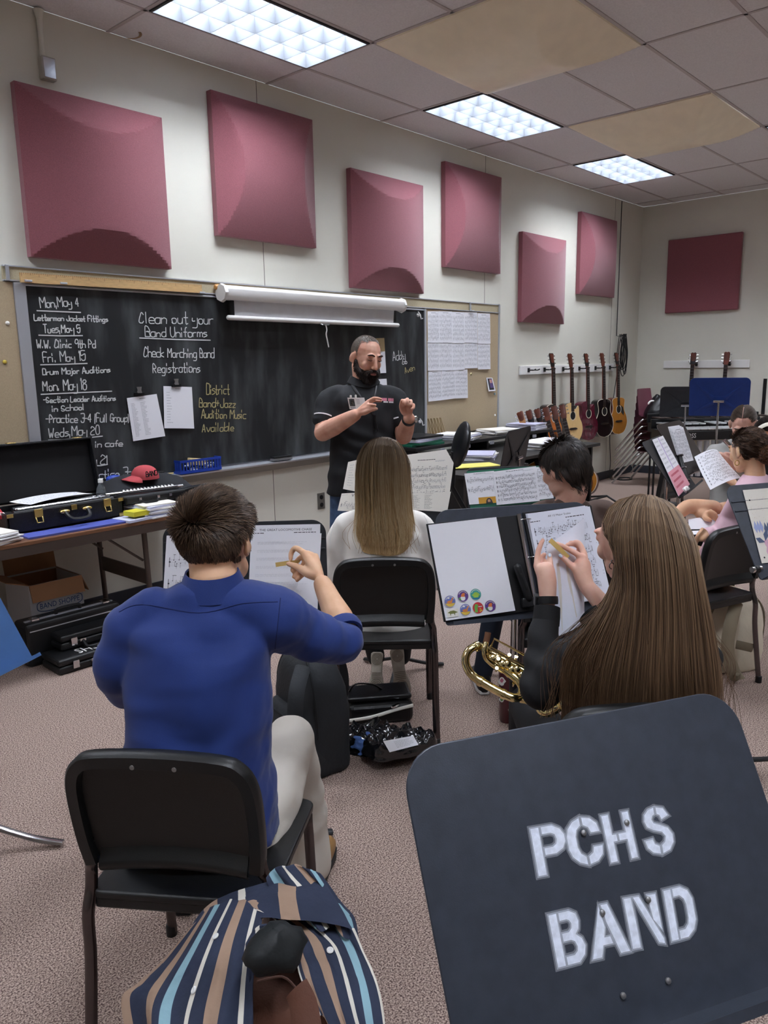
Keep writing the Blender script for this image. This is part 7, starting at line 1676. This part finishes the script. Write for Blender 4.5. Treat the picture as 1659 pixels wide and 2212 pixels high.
m_hard = mat('black hard shell', '17181a', .42, bump=.3, bs=350)
t = thing('instrument_case', 'large black case standing on edge under the table with a silver seam', 'case', (1.98, 4.20, 0)); o_ = V((1.66, 4.12, 0))
obj('shell', MB().fbox(o_, EX*.56, V((0, .16, 0)), UP*.245), m_hard, t, smooth=0, bev=.02, bseg=3)
obj('metal_valance', MB().fbox(o_+V((.02, .05, .244)), EX*.52, V((0, .02, 0)), UP*.006), m_alu, t, smooth=0); obj('front_trim', MB().fbox(o_+V((.02, -.002, .20)), EX*.52, V((0, .004, 0)), UP*.006), m_alu, t, smooth=0)
obj('handle', MB().tube(catmull([o_+V((.20, .06, .25)), o_+V((.21, .06, .275)), o_+V((.33, .06, .275)), o_+V((.34, .06, .25))], 4), .01, 8), m_black, t)
for x in (.05, .47): obj('latch', MB().fbox(o_+V((x, .03, .246)), EX*.045, V((0, .05, 0)), UP*.014), m_chrome, t, smooth=0, bev=.004)
obj('name_tag', MB().fbox(o_+V((.42, -.003, .035)), EX*.07, V((0, .003, 0)), UP*.03), m_steel, t, smooth=0)
t, o, ex, ey = hard_case('low black case lettered PCHS in white on the floor, under the other small case', V((1.715, 3.885, 0)), EX, .42, .21, .085, m_hard, (.22, .9), hx=.62, group='small black cases on the floor')
b = MB(); typeset(b, 'PCHS', o+EX*.30+ey*.098+UP*.0862, -EX, V((0, -1, 0)), .075, UP, .17, 0); obj('case_lettering', b, m_white, t, smooth=0)
hard_case('small black case with silver latches lying on the low case lettered PCHS', V((1.79, 4.0, .0865)), EX, .36, .15, .085, m_hard, (.2, .85), hx=.52, group='small black cases on the floor')
t = thing('flute', 'silver flute on the lap of the girl in white, its keys showing beside her chair', 'flute', dp(965, 1276, 3.62))
a, e = dp(900, 1262, 3.62), dp(1006, 1284, 3.60); obj('tube', MB().tube([a, e], .010, 12), m_chrome, t)
b = MB()
for k in range(9):
    q = a.lerp(e, .3+.07*k)+UP*.010; b.lathe([(.0105, 0), (.0105, .006), (.007, .008)], q, UP-_f*.5, 10)
b.tube([a.lerp(e, .25)+UP*.012, a.lerp(e, .97)+UP*.012], .0028, 6); obj('keys', b, m_chrome, t)
# ================================================================ BAGS AND INSTRUMENTS ON THE FLOOR
def backpack(label, base, a, w_, d_, h, m, mtrim, strap_px=None, pocket=True, lean=0.):
    t = thing('backpack', label, 'backpack', base); Z = M.Rotation(heading(a), 3, 'Z'); ex, ey = Z @ V((1, 0, 0)), Z @ V((0, 1, 0))
    P = lambda x, y, z: base+ex*x*w_+ey*(y*d_+lean*z)+UP*z*h
    b = MB(); b.loft([(P(0, 0, .0), ex, ey, w_*.42, d_*.42, 3.2), (P(0, 0, .06), ex, ey, w_*.5, d_*.5, 3.2), (P(0, 0, .45), ex, ey, w_*.5, d_*.5, 3.), (P(0, 0, .75), ex, ey, w_*.47, d_*.44, 2.8), (P(0, .02, .92), ex, ey, w_*.34, d_*.32, 2.4), (P(0, .03, 1.0), ex, ey, w_*.12, d_*.12)], 36, k=4)
    wrinkle(b, .012, lambda p: fbm(p*6, 1.)); obj('main_compartment', b, m, t, smooth=60)
    if pocket:
        b = MB(); b.loft([(P(0, -.5, .08), ex, ey, w_*.36, d_*.16, 3.), (P(0, -.52, .14), ex, ey, w_*.40, d_*.22, 3.), (P(0, -.52, .42), ex, ey, w_*.39, d_*.2, 3.), (P(0, -.48, .56), ex, ey, w_*.30, d_*.1, 2.5)], 28, k=3); wrinkle(b, .006, lambda p: fbm(p*8, 1.)); pk = obj('front_pocket', b, m, t, smooth=60)
        obj('zipper', MB().tube(catmull([P(-.33, -.66, .40), P(-.2, -.66, .5), P(.2, -.66, .5), P(.33, -.66, .40)], 4), .004, 6), mtrim, pk)
    obj('zipper', MB().tube(catmull([P(-.48, -.28, .35), P(-.46, -.3, .7), P(-.28, -.26, .92), P(0, -.2, 1.0), P(.28, -.26, .92), P(.46, -.3, .7), P(.48, -.28, .35)], 5), .005, 6), mtrim, t)
    obj('handle', MB().tube(catmull([P(-.12, .1, .98), P(-.1, .12, 1.08), P(.1, .12, 1.08), P(.12, .1, .98)], 4), .009, 8, flat=.5), mtrim, t)
    return t, P, ex, ey
def flatstrap(parent, pts, wd, th, m, up, name='shoulder_strap'):
    return obj(name, MB().tube(catmull(pts, 6), wd, 8, flat=th/wd, up=up), m, parent)
m_char = mat('charcoal nylon', '25282c', .75, bump=.5, bs=60, var=.1, vs=8); m_chartrim = mat('black webbing', '17181b', .8, bump=.2, bs=300)
bp = fl(672, 1668, 0); t, P, ex, ey = backpack('dark grey backpack standing on the carpet beside the boy in blue', V((bp.x, bp.y, 0))+FWD*.10, 55, .33, .23, .50, m_char, m_chartrim)
flatstrap(t, [P(-.25, .55, .88), P(-.3, .85, .7), P(-.32, .95, .45), P(-.35, .8, .2), P(-.38, .55, .08)], .032, .01, m_chartrim, ex)
flatstrap(t, [dp(655, 1440, 2.80), dp(640, 1500, 2.70), dp(640, 1570, 2.66), dp(662, 1620, 2.66), dp(690, 1650, 2.70)], .030, .010, m_char, _f)
m_bgsand = mat('sand canvas', 'd3c9b4', .9, bump=.4, bs=40, var=.06, vs=6); m_bgtrim = mat('olive webbing', '6f6553', .85)
bp = W(1.80, 3.88, 0); t, P, ex, ey = backpack('sand-coloured backpack with olive straps on the floor under the right-hand chair', bp, -15, .36, .24, .43, m_bgsand, m_bgtrim, pocket=False)
flatstrap(t, [dp(1592, 1300, 3.72), dp(1578, 1350, 3.66), dp(1572, 1400, 3.66), dp(1584, 1450, 3.68), dp(1600, 1475, 3.70)], .034, .01, mat('sand strap', '8d826e', .9), _f)
flatstrap(t, [dp(1590, 1392, 3.68), dp(1608, 1396, 3.66), dp(1625, 1400, 3.68)], .022, .006, m_bgtrim, _f, 'cross_strap'); obj('buckle', MB().box(dp(1592, 1462, 3.65), (.05, .02, .03)), m_bgtrim, t, smooth=0, bev=.004)
# black shoulder case with cream piping
o_ = fl(752, 1572, 0); exx = (fl(895, 1560, 0)-o_); L = exx.length; exx.normalize(); eyy = V((-exx.y, exx.x, 0)); eyy = eyy if eyy.dot(FWD) > 0 else -eyy
t = thing('shoulder_case', 'black soft instrument case with cream piping on the carpet behind the plastic bags', 'case', o_+exx*L/2+eyy*.1); m_soft = mat('black leatherette', '121214', .35, bump=.2, bs=120)
obj('case_shell', MB().fbox(o_, exx*L, eyy*.17, UP*.10), m_soft, t, smooth=0, bev=.03, bseg=4)
obj('lid', MB().fbox(o_+eyy*.02+UP*.105, exx*L*.98, eyy*.15, UP*.025), m_soft, t, smooth=0, bev=.012, bseg=3)
obj('piping', MB().tube(catmull([o_+exx*.0-eyy*.004+UP*.035, o_+exx*L*.35-eyy*.006+UP*.045, o_+exx*L*.7-eyy*.006+UP*.07, o_+exx*L*.98-eyy*.004+UP*.085], 5), .008, 8), m_cream, t)
obj('handle', MB().tube(catmull([o_+exx*L*.05+eyy*.1+UP*.12, o_+exx*L*.15+eyy*.08+UP*.17, o_+exx*L*.4+eyy*.08+UP*.165, o_+exx*L*.55+eyy*.1+UP*.13], 5), .008, 8, flat=.5), m_soft, t)
obj('buckle', MB().box(o_+exx*L*.72-eyy*.004+UP*.09, (.05, .012, .008)), m_chrome, t, smooth=0)
# plastic bags
m_poly = mat('glossy black polythene', '15161a', .12, bump=1., bs=26, coat=.8); m_clear = mat('crinkled clear film', '8e9298', .1, alpha=.42, bump=1., bs=40, coat=1.)
def pbag(label, c, a, w_, d_, h, seed, m=m_poly):
    Z = M.Rotation(heading(a), 3, 'Z')
    def f(u, v):
        t_ = 2*PI*u; s_ = math.cos(PI/2*v)**.45; p = V((math.copysign(abs(math.cos(t_))**.6, math.cos(t_))*w_*s_, math.copysign(abs(math.sin(t_))**.6, math.sin(t_))*d_*s_, h*math.sin(PI/2*v)))
        k = fbm(V((p.x*16+seed, p.y*16, p.z*16)), 1.); r = abs(noise.noise(V((p.x*22, p.y*22+seed, p.z*20))))
        return c+Z @ V((p.x*(1+.10*k), p.y*(1+.10*k), max(0, p.z*(1+.45*k-.5*r))))
    b = MB().grid(f, 64, 24, 0, True); t = thing('plastic_bag', label, 'bag', c); o = obj('bag_film', b, m, t, smooth=40); return t, surf(b)
c_ = fl(800, 1625, 0); t, at = pbag('black plastic bag with a blue patch lying on the carpet', c_+FWD*.06, 10, .135, .10, .085, 3)
b = MB()
for _ in range(60):
    q, n_ = at(random.gauss(781, 9), random.gauss(1607, 8), .004)
    if q is not None: b.ell(q, (.012, .012, .005), None, 0, 8, 4)
obj('blue_patch', remesh(b, .004, 2), mat('blue fluff', '5878b8', .9, bump=.5, bs=200), t)
c_ = onp(866, 1634, 2, .05); t, at = pbag('shiny folded plastic bag with a white address label on top of the first bag', V((c_.x, c_.y, .05))+FWD*.07, -24, .15, .085, .075, 8)
P_ = [at(x, y, .006)[0] for x, y in ((828, 1604), (893, 1592), (904, 1612), (842, 1628))]
if all(p is not None for p in P_):
    q = [P_[0], P_[1], P_[2], P_[3]]; mid = sum(q, V((0, 0, 0)))/4; q = [p+UP*.006 for p in q]
    sh_ = sheet('address_label', '', q, lambda mb, w2_, h2_: textlines(mb, O0, PX, PY, PZ, w2_*.3, w2_*.95, h2_*.2, 6, h2_*.11, h2_*.035, 2, .4), parent=t)
# insulated tumbler
q = fl(1096, 1556, 0); m_mar = mat('maroon enamel', '4a1620', .3, coat=.4)
t = thing('tumbler', 'tall maroon tumbler with stickers standing behind the girl in black\'s music stand', 'tumbler', q)
obj('tumbler_body', MB().lathe([(.034, 0), (.037, .006), (.040, .12), (.043, .235), (.043, .24)], q, UP, 24), m_mar, t); obj('lid', MB().lathe([(.044, .24), (.044, .256), (.036, .262), (.012, .264)], q, UP, 24), m_black, t)
b = MB()
for (px, py), r, m_ in [((1106, 1533), 8, 0), ((1084, 1510), 6, 0), ((1084, 1472), 8, 0), ((1107, 1534), 5, 1), ((1084, 1511), 3.5, 2), ((1084, 1470), 4, 3)]:
    cc_ = dp(px, py, (q.dot(FWD))-.047+.002*(m_ == 0)); b.add([cc_+_r*(r*.0019*math.cos(a*PI/6)*(1+.25*math.cos(a*2)))+UP*(r*.0026*math.sin(a*PI/6)) for a in range(12)], [tuple(range(12))], m_)
obj('stickers', b, [m_white, mat('sticker green', '3e7a58', .5), mat('sticker leaf', '6f8f5a', .5), mat('sticker pink', 'c9748a', .5)], t, smooth=0)
# saxophone across the lap of the girl in black
m_gold = mat('lacquered brass', 'ead9a0', .15, 1., var=.05, vs=6)
t = thing('saxophone', 'gold saxophone with looped neck lying across the lap of the girl in black', 'saxophone', W(.42, 2.0, .62)); X = lambda x, y, d: dp(980+x/5.925, 1320+y/5.925, d)
obj('big_loop', MB().tube(catmull([X(470, 560, 2.12), X(400, 470, 2.12), X(310, 450, 2.11), X(210, 490, 2.10), X(155, 590, 2.09), X(170, 720, 2.08), X(260, 840, 2.07), X(450, 960, 2.05), X(640, 1060, 2.03), X(770, 1110, 2.02), X(860, 1080, 2.03), X(880, 990, 2.04), X(830, 890, 2.05), X(700, 780, 2.07), X(560, 690, 2.09)], 6), [.0105+.0022*min(1, k/40) for k in range(85)], 16), m_gold, t)
for k, (x, y, d) in enumerate([(345, 900, 2.06), (640, 1062, 2.03), (720, 790, 2.07), (300, 452, 2.11)]):
    nx = [(450, 960, 2.05), (770, 1110, 2.02), (830, 890, 2.05), (210, 490, 2.10)][k]; d_ = (X(*nx)-X(x, y, d)).normalized(); obj('ferrule', ring_tube(X(x, y, d), d_, .0125, .012, .0022, .0006), m_gold, t)
nk_ = catmull([X(440, 290, 2.10), X(415, 400, 2.09), X(395, 500, 2.08), X(420, 600, 2.08), X(520, 690, 2.08), X(640, 760, 2.07)], 6); obj('neck_pipe', MB().tube(nk_, [.0075+.003*k/len(nk_) for k in range(len(nk_))], 14), m_gold, t)
obj('neck_cork', MB().tube([X(440, 272, 2.10), X(432, 320, 2.097), X(412, 410, 2.09)], .0088, 14), mat('cork', '6b4630', .8), t); obj('neck_bore', MB().lathe([(.0062, 0), (.0062, .001)], X(440, 268, 2.099), (X(440, 272, 2.10)-X(432, 320, 2.097)), 14), mat('bore', '1a120d', .9), t)
bt = [X(430, 520, 2.13), X(650, 640, 2.11), X(880, 770, 2.09), X(1150, 930, 2.05), X(1400, 1090, 2.0)]; obj('body_tube', MB().tube(catmull(bt, 4), [.013+.008*k/16 for k in range(17)], 18), m_gold, t)
obj('octave_key', MB().tube([X(470, 470, 2.085), X(520, 355, 2.075), X(700, 450, 2.06), X(900, 560, 2.05)], .0032, 8), m_gold, t)
b = MB()
for k, off in enumerate((-70, -35, 0, 40)): b.tube([X(460, 520+off, 2.085), X(700, 655+off, 2.065), X(960, 800+off, 2.05)], .0026, 6)
obj('key_rods', b, m_gold, t)
for k in range(7):
    c_ = X(500+62*k, 590+36*k-(30 if k % 2 else -5), 2.07-.003*k); obj('key_cup', MB().lathe([(.010, 0), (.011, .003), (.008, .0055), (.003, .006)], c_, -_f+UP*.6, 14), m_gold, t); 
for x, y in ((560, 650), (700, 600), (790, 620), (540, 770), (760, 960)):
    obj('key_post', MB().tube([X(x, y, 2.07), X(x+12, y-40, 2.055)], [.003, .005], 8), m_gold, t)
bell = [X(1000, 1090, 2.02), X(1150, 1180, 2.0), X(1250, 1230, 1.97)]; obj('bow', MB().tube(catmull([X(860, 1120, 2.03), X(950, 1140, 2.02), X(1075, 1190, 2.0), X(1120, 1270, 1.98), X(1200, 1300, 1.97), X(1330, 1240, 1.96), X(1400, 1180, 1.95)], 5), .0125, 14), m_gold, t)
obj('bell', MB().tube(catmull([X(1400, 1140, 1.95), X(1480, 1230, 1.93), X(1580, 1310, 1.91), X(1680, 1390, 1.89)], 4), [.018+.0016*k for k in range(13)], 20, cap=True), m_gold, t)
# ================================================================ DESK OF THE BAND DIRECTOR
m_dk = mat('dark desk', '1b1a1b', .4)
t = thing('desk', 'dark cluttered desk with a raised shelf along the wall under the cork board', 'desk', (6.3, 4.3, 0))
obj('desktop', MB().box((6.25, 4.12, .755), (2.35, .95, .03)), m_dk, t, smooth=0, bev=.004); obj('raised_shelf', MB().box((6.35, 4.48, .865), (2.35, .42, .03)), m_dk, t, smooth=0, bev=.004)
for x in (5.2, 6.3, 7.45): obj('shelf_support', MB().box((x, 4.48, .81), (.03, .40, .08)), m_dk, t, smooth=0)
for x in (5.1, 7.4): obj('side_panel', MB().box((x, 4.15, .37), (.03, .85, .74)), m_dk, t, smooth=0)
obj('modesty_panel', MB().box((6.25, 4.52, .42), (2.27, .02, .60)), m_dk, t, smooth=0)
for k in range(5): obj('cable_clip', MB().box((5.55+.4*k, 4.265, .83), (.06, .012, .03)), m_grey, t, smooth=0)
def pile(label, x, y, z, w_, d_, n, rz, ms, group, t0=.006): return stack(label, V((x, y, z)), w_, d_, n, rz, group, ms, t0)
mg = mat('green binder', '1f6b52', .45); ml = mat('lilac paper', 'b9b8cf', .7)
pile('binder or folder in the green-edged pile at the left end of the desk shelf', 5.42, 4.46, .882, .42, .30, 5, .05, (mg, mg, ml, m_paper, m_black), 'green-edged pile on the desk', .016)
single('binder', MB().box((5.30, 4.20, .80), (.36, .26, .05), M.Rotation(.05, 3, 'Z')), m_black, 'black binder lying below the green-edged pile on the desk', 'binder', smooth=0, bev=.006)
pile('sheet in the paper heap in the middle of the desk shelf', 6.05, 4.46, .882, .30, .36, 7, .3, (m_paper, ml, m_cream), 'papers in the middle of the desk shelf', .008)
pile('sheet in the paper heap at the right of the desk shelf', 6.75, 4.46, .882, .36, .30, 6, -.2, (m_paper, m_cream), 'papers right on the desk shelf', .008)
pile('sheet in the paper heap at the far right end of the desk shelf', 7.3, 4.46, .882, .30, .34, 8, .1, (m_paper, ml), 'papers at the far end of the desk shelf', .009)
pile('sheet in the paper heap on the left of the desktop', 5.65, 3.93, .77, .36, .28, 8, .5, (m_paper, ml, m_cream), 'papers left on the desktop', .007)
pile('sheet in the paper heap on the right of the desktop behind the edge-on stand', 6.75, 3.9, .77, .60, .34, 9, .1, (m_paper, m_cream), 'papers right on the desktop', .009)
q = fl(1020, 1003, .80); single('yellow_paper', MB().box((q.x, q.y, .79), (.42, .22, .006), M.Rotation(-.5, 3, 'Z')), mat('yellow paper', 'dcd36a', .7), 'yellow paper lying on the front of the cluttered desk', 'papers', smooth=0)
t = thing('keyboard_stand_table', 'dark low table holding the front papers of the desk area', 'table', (q.x, q.y-.05, 0)); obj('tabletop', MB().box((q.x, q.y-.05, .765), (.9, .4, .03)), m_dk, t, smooth=0); 
for sx in (-.4, .4):
    for sy in (-.15, .15): obj('leg', MB().box((q.x+sx, q.y-.05+sy, .375), (.04, .04, .75)), m_dk, t, smooth=0)
# swivel chair at the desk
c_ = dp(995, 960, 5.35); t = thing('office_chair', 'black office chair with rounded back beside the cluttered desk', 'chair', V((c_.x, c_.y, 0))); 
Q = M.Rotation(heading(84), 3, 'Z'); exx, eyy = Q @ V((1, 0, 0)), Q @ V((0, 1, 0))
obj('backrest', MB().ell(c_, (.19, .045, .165), Q @ M.Rotation(R(-14), 3, 'X')), m_blackmetal, t); obj('back_post', MB().tube([c_-eyy*.05-UP*.05, c_-eyy*.06-UP*.3, c_+eyy*.05-UP*.5], .02, 8), m_black, t)
sc_ = V((c_.x, c_.y, .48))+eyy*.24; obj('seat', MB().ell(sc_, (.24, .24, .05), Q), m_blackmetal, t); obj('gas_lift', MB().tube([sc_-UP*.04, V((sc_.x, sc_.y, .10))], .03, 10), m_black, t)
for k in range(5):
    a = k*2*PI/5; d_ = V((math.cos(a), math.sin(a), 0)); o0 = V((sc_.x, sc_.y, .11)); obj('leg', MB().tube([o0, o0+d_*.15-UP*.01, o0+d_*.29-UP*.045], [.025, .02, .016], 8), m_black, t); obj('caster', MB().lathe([(.025, -.012), (.028, 0), (.025, .012)], o0+d_*.29-UP*.082, V((-d_.y, d_.x, 0)), 12), m_black, t)
# ================================================================ STRIPED SHIRT OVER A BACKPACK
m_navy = mat('navy cotton', '2a3145', .88, bump=.35, bs=60, var=.1, vs=10); m_tan = mat('tan stripe', '9f8470', .88, bump=.35, bs=60, var=.05); m_lb = mat('pale blue stripe', '86a9b4', .88, bump=.35, bs=60); m_cr = mat('cream stripe', 'd6d0c4', .88, bump=.35, bs=60)
SM = [m_navy, m_tan, m_lb, m_cr]; m_brown = mat('brown nylon', '5f3a2b', .75, bump=.25, bs=200, var=.06); m_blknyl = mat('black lining', '15191b', .6, bump=.8, bs=30)
bpk = W(-.185, 1.235, 0)
t = thing('backpack', 'brown backpack with black top standing behind the nearest chair, a striped shirt over it', 'backpack', bpk)
b = MB(); b.loft([(bpk+UP*.0, LAT, FWD, .15, .10, 3.), (bpk+UP*.05, LAT, FWD, .165, .115, 3.), (bpk+UP*.30, LAT, FWD, .165, .115, 2.8), (bpk+UP*.42, LAT, FWD, .15, .10, 2.6), (bpk+UP*.485+FWD*.01, LAT, FWD, .11, .075), (bpk+UP*.50+FWD*.01, LAT, FWD, .03, .03)], 30, k=3); wrinkle(b, .008, lambda p: fbm(p*7, 1.)); obj('main_compartment', b, m_brown, t, smooth=60)
fp_ = [dp(548, 2112, 1.13), dp(600, 2085, 1.15), dp(668, 2062, 1.15), dp(700, 2140, 1.11), dp(725, 2225, 1.07), dp(640, 2240, 1.06), dp(545, 2240, 1.07)]
b = MB().loft([(bpk-FWD*.10+UP*.05+LAT*.02, LAT, FWD, .12, .05, 3.), (bpk-FWD*.10+UP*.25+LAT*.02, LAT, FWD, .12, .055, 3.), (bpk-FWD*.085+UP*.40+LAT*.02, LAT, FWD, .105, .045, 2.6), (bpk-FWD*.06+UP*.455+LAT*.02, LAT, FWD, .07, .03)], 26, k=3); obj('front_pocket', b, m_brown, t, smooth=60)
obj('side_strap', MB().tube(catmull([dp(640, 2135, 1.11), dp(655, 2170, 1.09), dp(665, 2230, 1.06)], 4), .024, 8, flat=.3, up=_f), m_brown, t)
obj('seam', MB().tube(catmull([dp(556, 2120, 1.125), dp(610, 2110, 1.125), dp(640, 2135, 1.11)], 4), .0022, 6), mat('brown seam', '40261c', .8), t)
b = MB().ell(dp(592, 2052, 1.20), (.055, .045, .036), M.Rotation(heading(-20), 3, 'Z')); wrinkle(b, .016, lambda p: fbm(p*26, 1.)); obj('black_lining', b, m_blknyl, t, smooth=60)
t = thing('striped_shirt', 'navy shirt with tan, cream and pale blue stripes draped over the brown backpack', 'shirt', bpk+UP*.05)
def panel(name, rows, stripes, nv=44, amp=.010, fold=22., ph=0., sub=7):
    tot = sum(w_ for _, w_ in stripes); edges = []; acc = 0
    for m_, w_ in stripes:
        n = max(1, int(round(w_/tot*70)))
        for i in range(n): edges.append((acc+w_*i/n)/tot); 
        acc += w_
    edges.append(1.); mids = []; acc = 0
    cols_ = []
    for m_, w_ in stripes: cols_ += [m_]*max(1, int(round(w_/tot*70)))
    R_ = [catmull([dp(*q) for q in row], 8) for row in rows]
    def at_row(j, u):
        P_ = R_[j]; x = u*(len(P_)-1); i = min(int(x), len(P_)-2); return P_[i].lerp(P_[i+1], x-i)
    def S(u, v):
        x = v*(len(R_)-1); i = min(int(x), len(R_)-2); f = x-i; g = lambda k: at_row(min(max(k, 0), len(R_)-1), u)
        a, b_, c_, d = g(i-1), g(i), g(i+1), g(i+2); p = .5*((2*b_)+(c_-a)*f+(2*a-5*b_+4*c_-d)*f*f+(3*b_-a-3*c_+d)*f*f*f)
        return p-_f*(amp*(math.sin(u*fold+ph+2*v)*(.35+.65*v)+.6*fbm(V((u*5+ph, v*4, 1.)), 1.)))
    b = MB(); nu = len(edges)-1; vs = [S(edges[i], j/nv) for j in range(nv+1) for i in range(nu+1)]; o = len(b.v); b.v += vs; n_ = len(vs); b.v += [p+_f*.004 for p in vs]
    for j in range(nv):
        for i in range(nu):
            k = j*(nu+1)+i; b.f.append([k, k+1, k+nu+2, k+nu+1]); b.m.append(cols_[i]); b.f.append([n_+k, n_+k+nu+1, n_+k+nu+2, n_+k+1]); b.m.append(cols_[i])
    for j in range(nv):
        for i in (0, nu): k = j*(nu+1)+i; b.f.append([k, k+nu+1, n_+k+nu+1, n_+k]); b.m.append(cols_[min(i, nu-1)])
    for i in range(nu):
        for j in (0, nv): k = j*(nu+1)+i; b.f.append([k, k+1, n_+k+1, n_+k]); b.m.append(cols_[i])
    o = obj(name, b, SM, t, smooth=70); return b
N, T_, B_, C_ = 0, 1, 2, 3
pb = panel('back_panel', [[(402, 2020, 1.36), (440, 1965, 1.40), (500, 1930, 1.42), (560, 1912, 1.43), (640, 1895, 1.44), (700, 1905, 1.42)], [(385, 2060, 1.32), (440, 2000, 1.35), (500, 1962, 1.36), (565, 1945, 1.36), (640, 1935, 1.36), (730, 1955, 1.36)], [(375, 2090, 1.29), (430, 2040, 1.30), (500, 2000, 1.31), (570, 1985, 1.31), (650, 1985, 1.31), (760, 2010, 1.30)]], [(N, .2), (T_, .1), (N, .15), (C_, .05), (N, .2), (T_, .1), (N, .2)], 24, .006, 16)
lp_ = panel('left_front', [[(415, 2000, 1.345), (450, 1965, 1.355), (490, 1948, 1.355), (520, 1946, 1.35), (545, 1958, 1.335), (566, 1990, 1.31)], [(350, 2075, 1.31), (400, 2048, 1.29), (450, 2028, 1.275), (490, 2025, 1.265), (525, 2035, 1.255), (555, 2050, 1.24)], [(300, 2120, 1.27), (360, 2108, 1.24), (420, 2100, 1.22), (470, 2100, 1.205), (515, 2108, 1.195), (548, 2125, 1.18)], [(266, 2150, 1.25), (330, 2165, 1.20), (395, 2178, 1.17), (450, 2185, 1.15), (505, 2195, 1.14), (548, 2210, 1.13)], [(278, 2240, 1.20), (330, 2248, 1.14), (385, 2255, 1.11), (440, 2262, 1.10), (500, 2270, 1.09), (552, 2280, 1.08)]],
      [(T_, .06), (N, .09), (T_, .05), (N, .05), (B_, .06), (N, .10), (C_, .035), (N, .10), (T_, .11), (N, .14), (C_, .045), (N, .12)], 50, .012, 26)
rp_ = panel('right_front', [[(515, 1955, 1.345), (550, 1948, 1.355), (600, 1965, 1.35), (650, 1985, 1.34), (715, 1985, 1.34), (765, 2005, 1.32)], [(590, 1980, 1.32), (625, 2000, 1.31), (665, 2020, 1.30), (705, 2030, 1.295), (750, 2045, 1.29), (795, 2075, 1.27)], [(632, 2045, 1.26), (655, 2065, 1.255), (690, 2075, 1.25), (730, 2085, 1.245), (770, 2100, 1.24), (815, 2125, 1.22)], [(650, 2110, 1.20), (675, 2125, 1.195), (710, 2135, 1.19), (745, 2145, 1.19), (785, 2155, 1.19), (828, 2185, 1.17)], [(690, 2195, 1.13), (710, 2210, 1.13), (740, 2225, 1.12), (770, 2235, 1.12), (800, 2245, 1.12), (836, 2260, 1.11)]],
      [(C_, .03), (N, .05), (T_, .14), (N, .16), (T_, .12), (N, .14), (C_, .04), (N, .1), (B_, .1), (N, .1), (C_, .03)], 50, .011, 20, 1.)
sl_ = panel('sleeve', [[(575, 1895, 1.43), (605, 1872, 1.44), (650, 1872, 1.44), (690, 1888, 1.43)], [(590, 1935, 1.40), (640, 1915, 1.40), (695, 1925, 1.40), (735, 1950, 1.39)], [(620, 1968, 1.36), (670, 1960, 1.35), (725, 1968, 1.35), (765, 1990, 1.35)], [(660, 2000, 1.32), (700, 2005, 1.31), (740, 2018, 1.31), (775, 2035, 1.31)]], [(N, .1), (B_, .14), (N, .16), (C_, .06), (N, .14), (T_, .14), (N, .14), (B_, .1), (N, .1)], 30, .012, 14, 2.)
cp_ = panel('collar_band', [[(530, 2040, 1.235), (548, 2010, 1.25), (575, 1998, 1.25), (600, 2012, 1.245)], [(532, 2070, 1.215), (550, 2038, 1.23), (575, 2022, 1.235), (596, 2035, 1.23)], [(540, 2120, 1.185), (552, 2085, 1.20), (565, 2055, 1.21), (580, 2050, 1.21)]], [(N, .4), (C_, .12), (N, .3), (B_, .15), (N, .1)], 20, .004, 9)
at1, at2 = surf(lp_), surf(rp_)
for a_, px, py in ((at1, 466, 2023), (at1, 419, 2139), (at2, 541, 1964), (at2, 713, 2053)):
    q, n_ = a_(px, py, .002)
    if q is None: continue
    nb = n_ if n_.dot(-_f) > 0 else -n_
    bt_ = obj('button', MB().lathe([(.0065, 0), (.0068, .0015), (.005, .0026), (.0042, .002)], q, nb, 16), m_white, t)
    x, y = frame(nb); obj('thread_holes', MB().add([q+nb*.0029+x*(sx*.0016+.0006*math.cos(a*PI/3))+y*(sy*.0016+.0006*math.sin(a*PI/3)) for sx in (-1, 1) for sy in (-1, 1) for a in range(6)], [tuple(range(6*k, 6*k+6)) for k in range(4)]), m_grey, bt_, smooth=0)
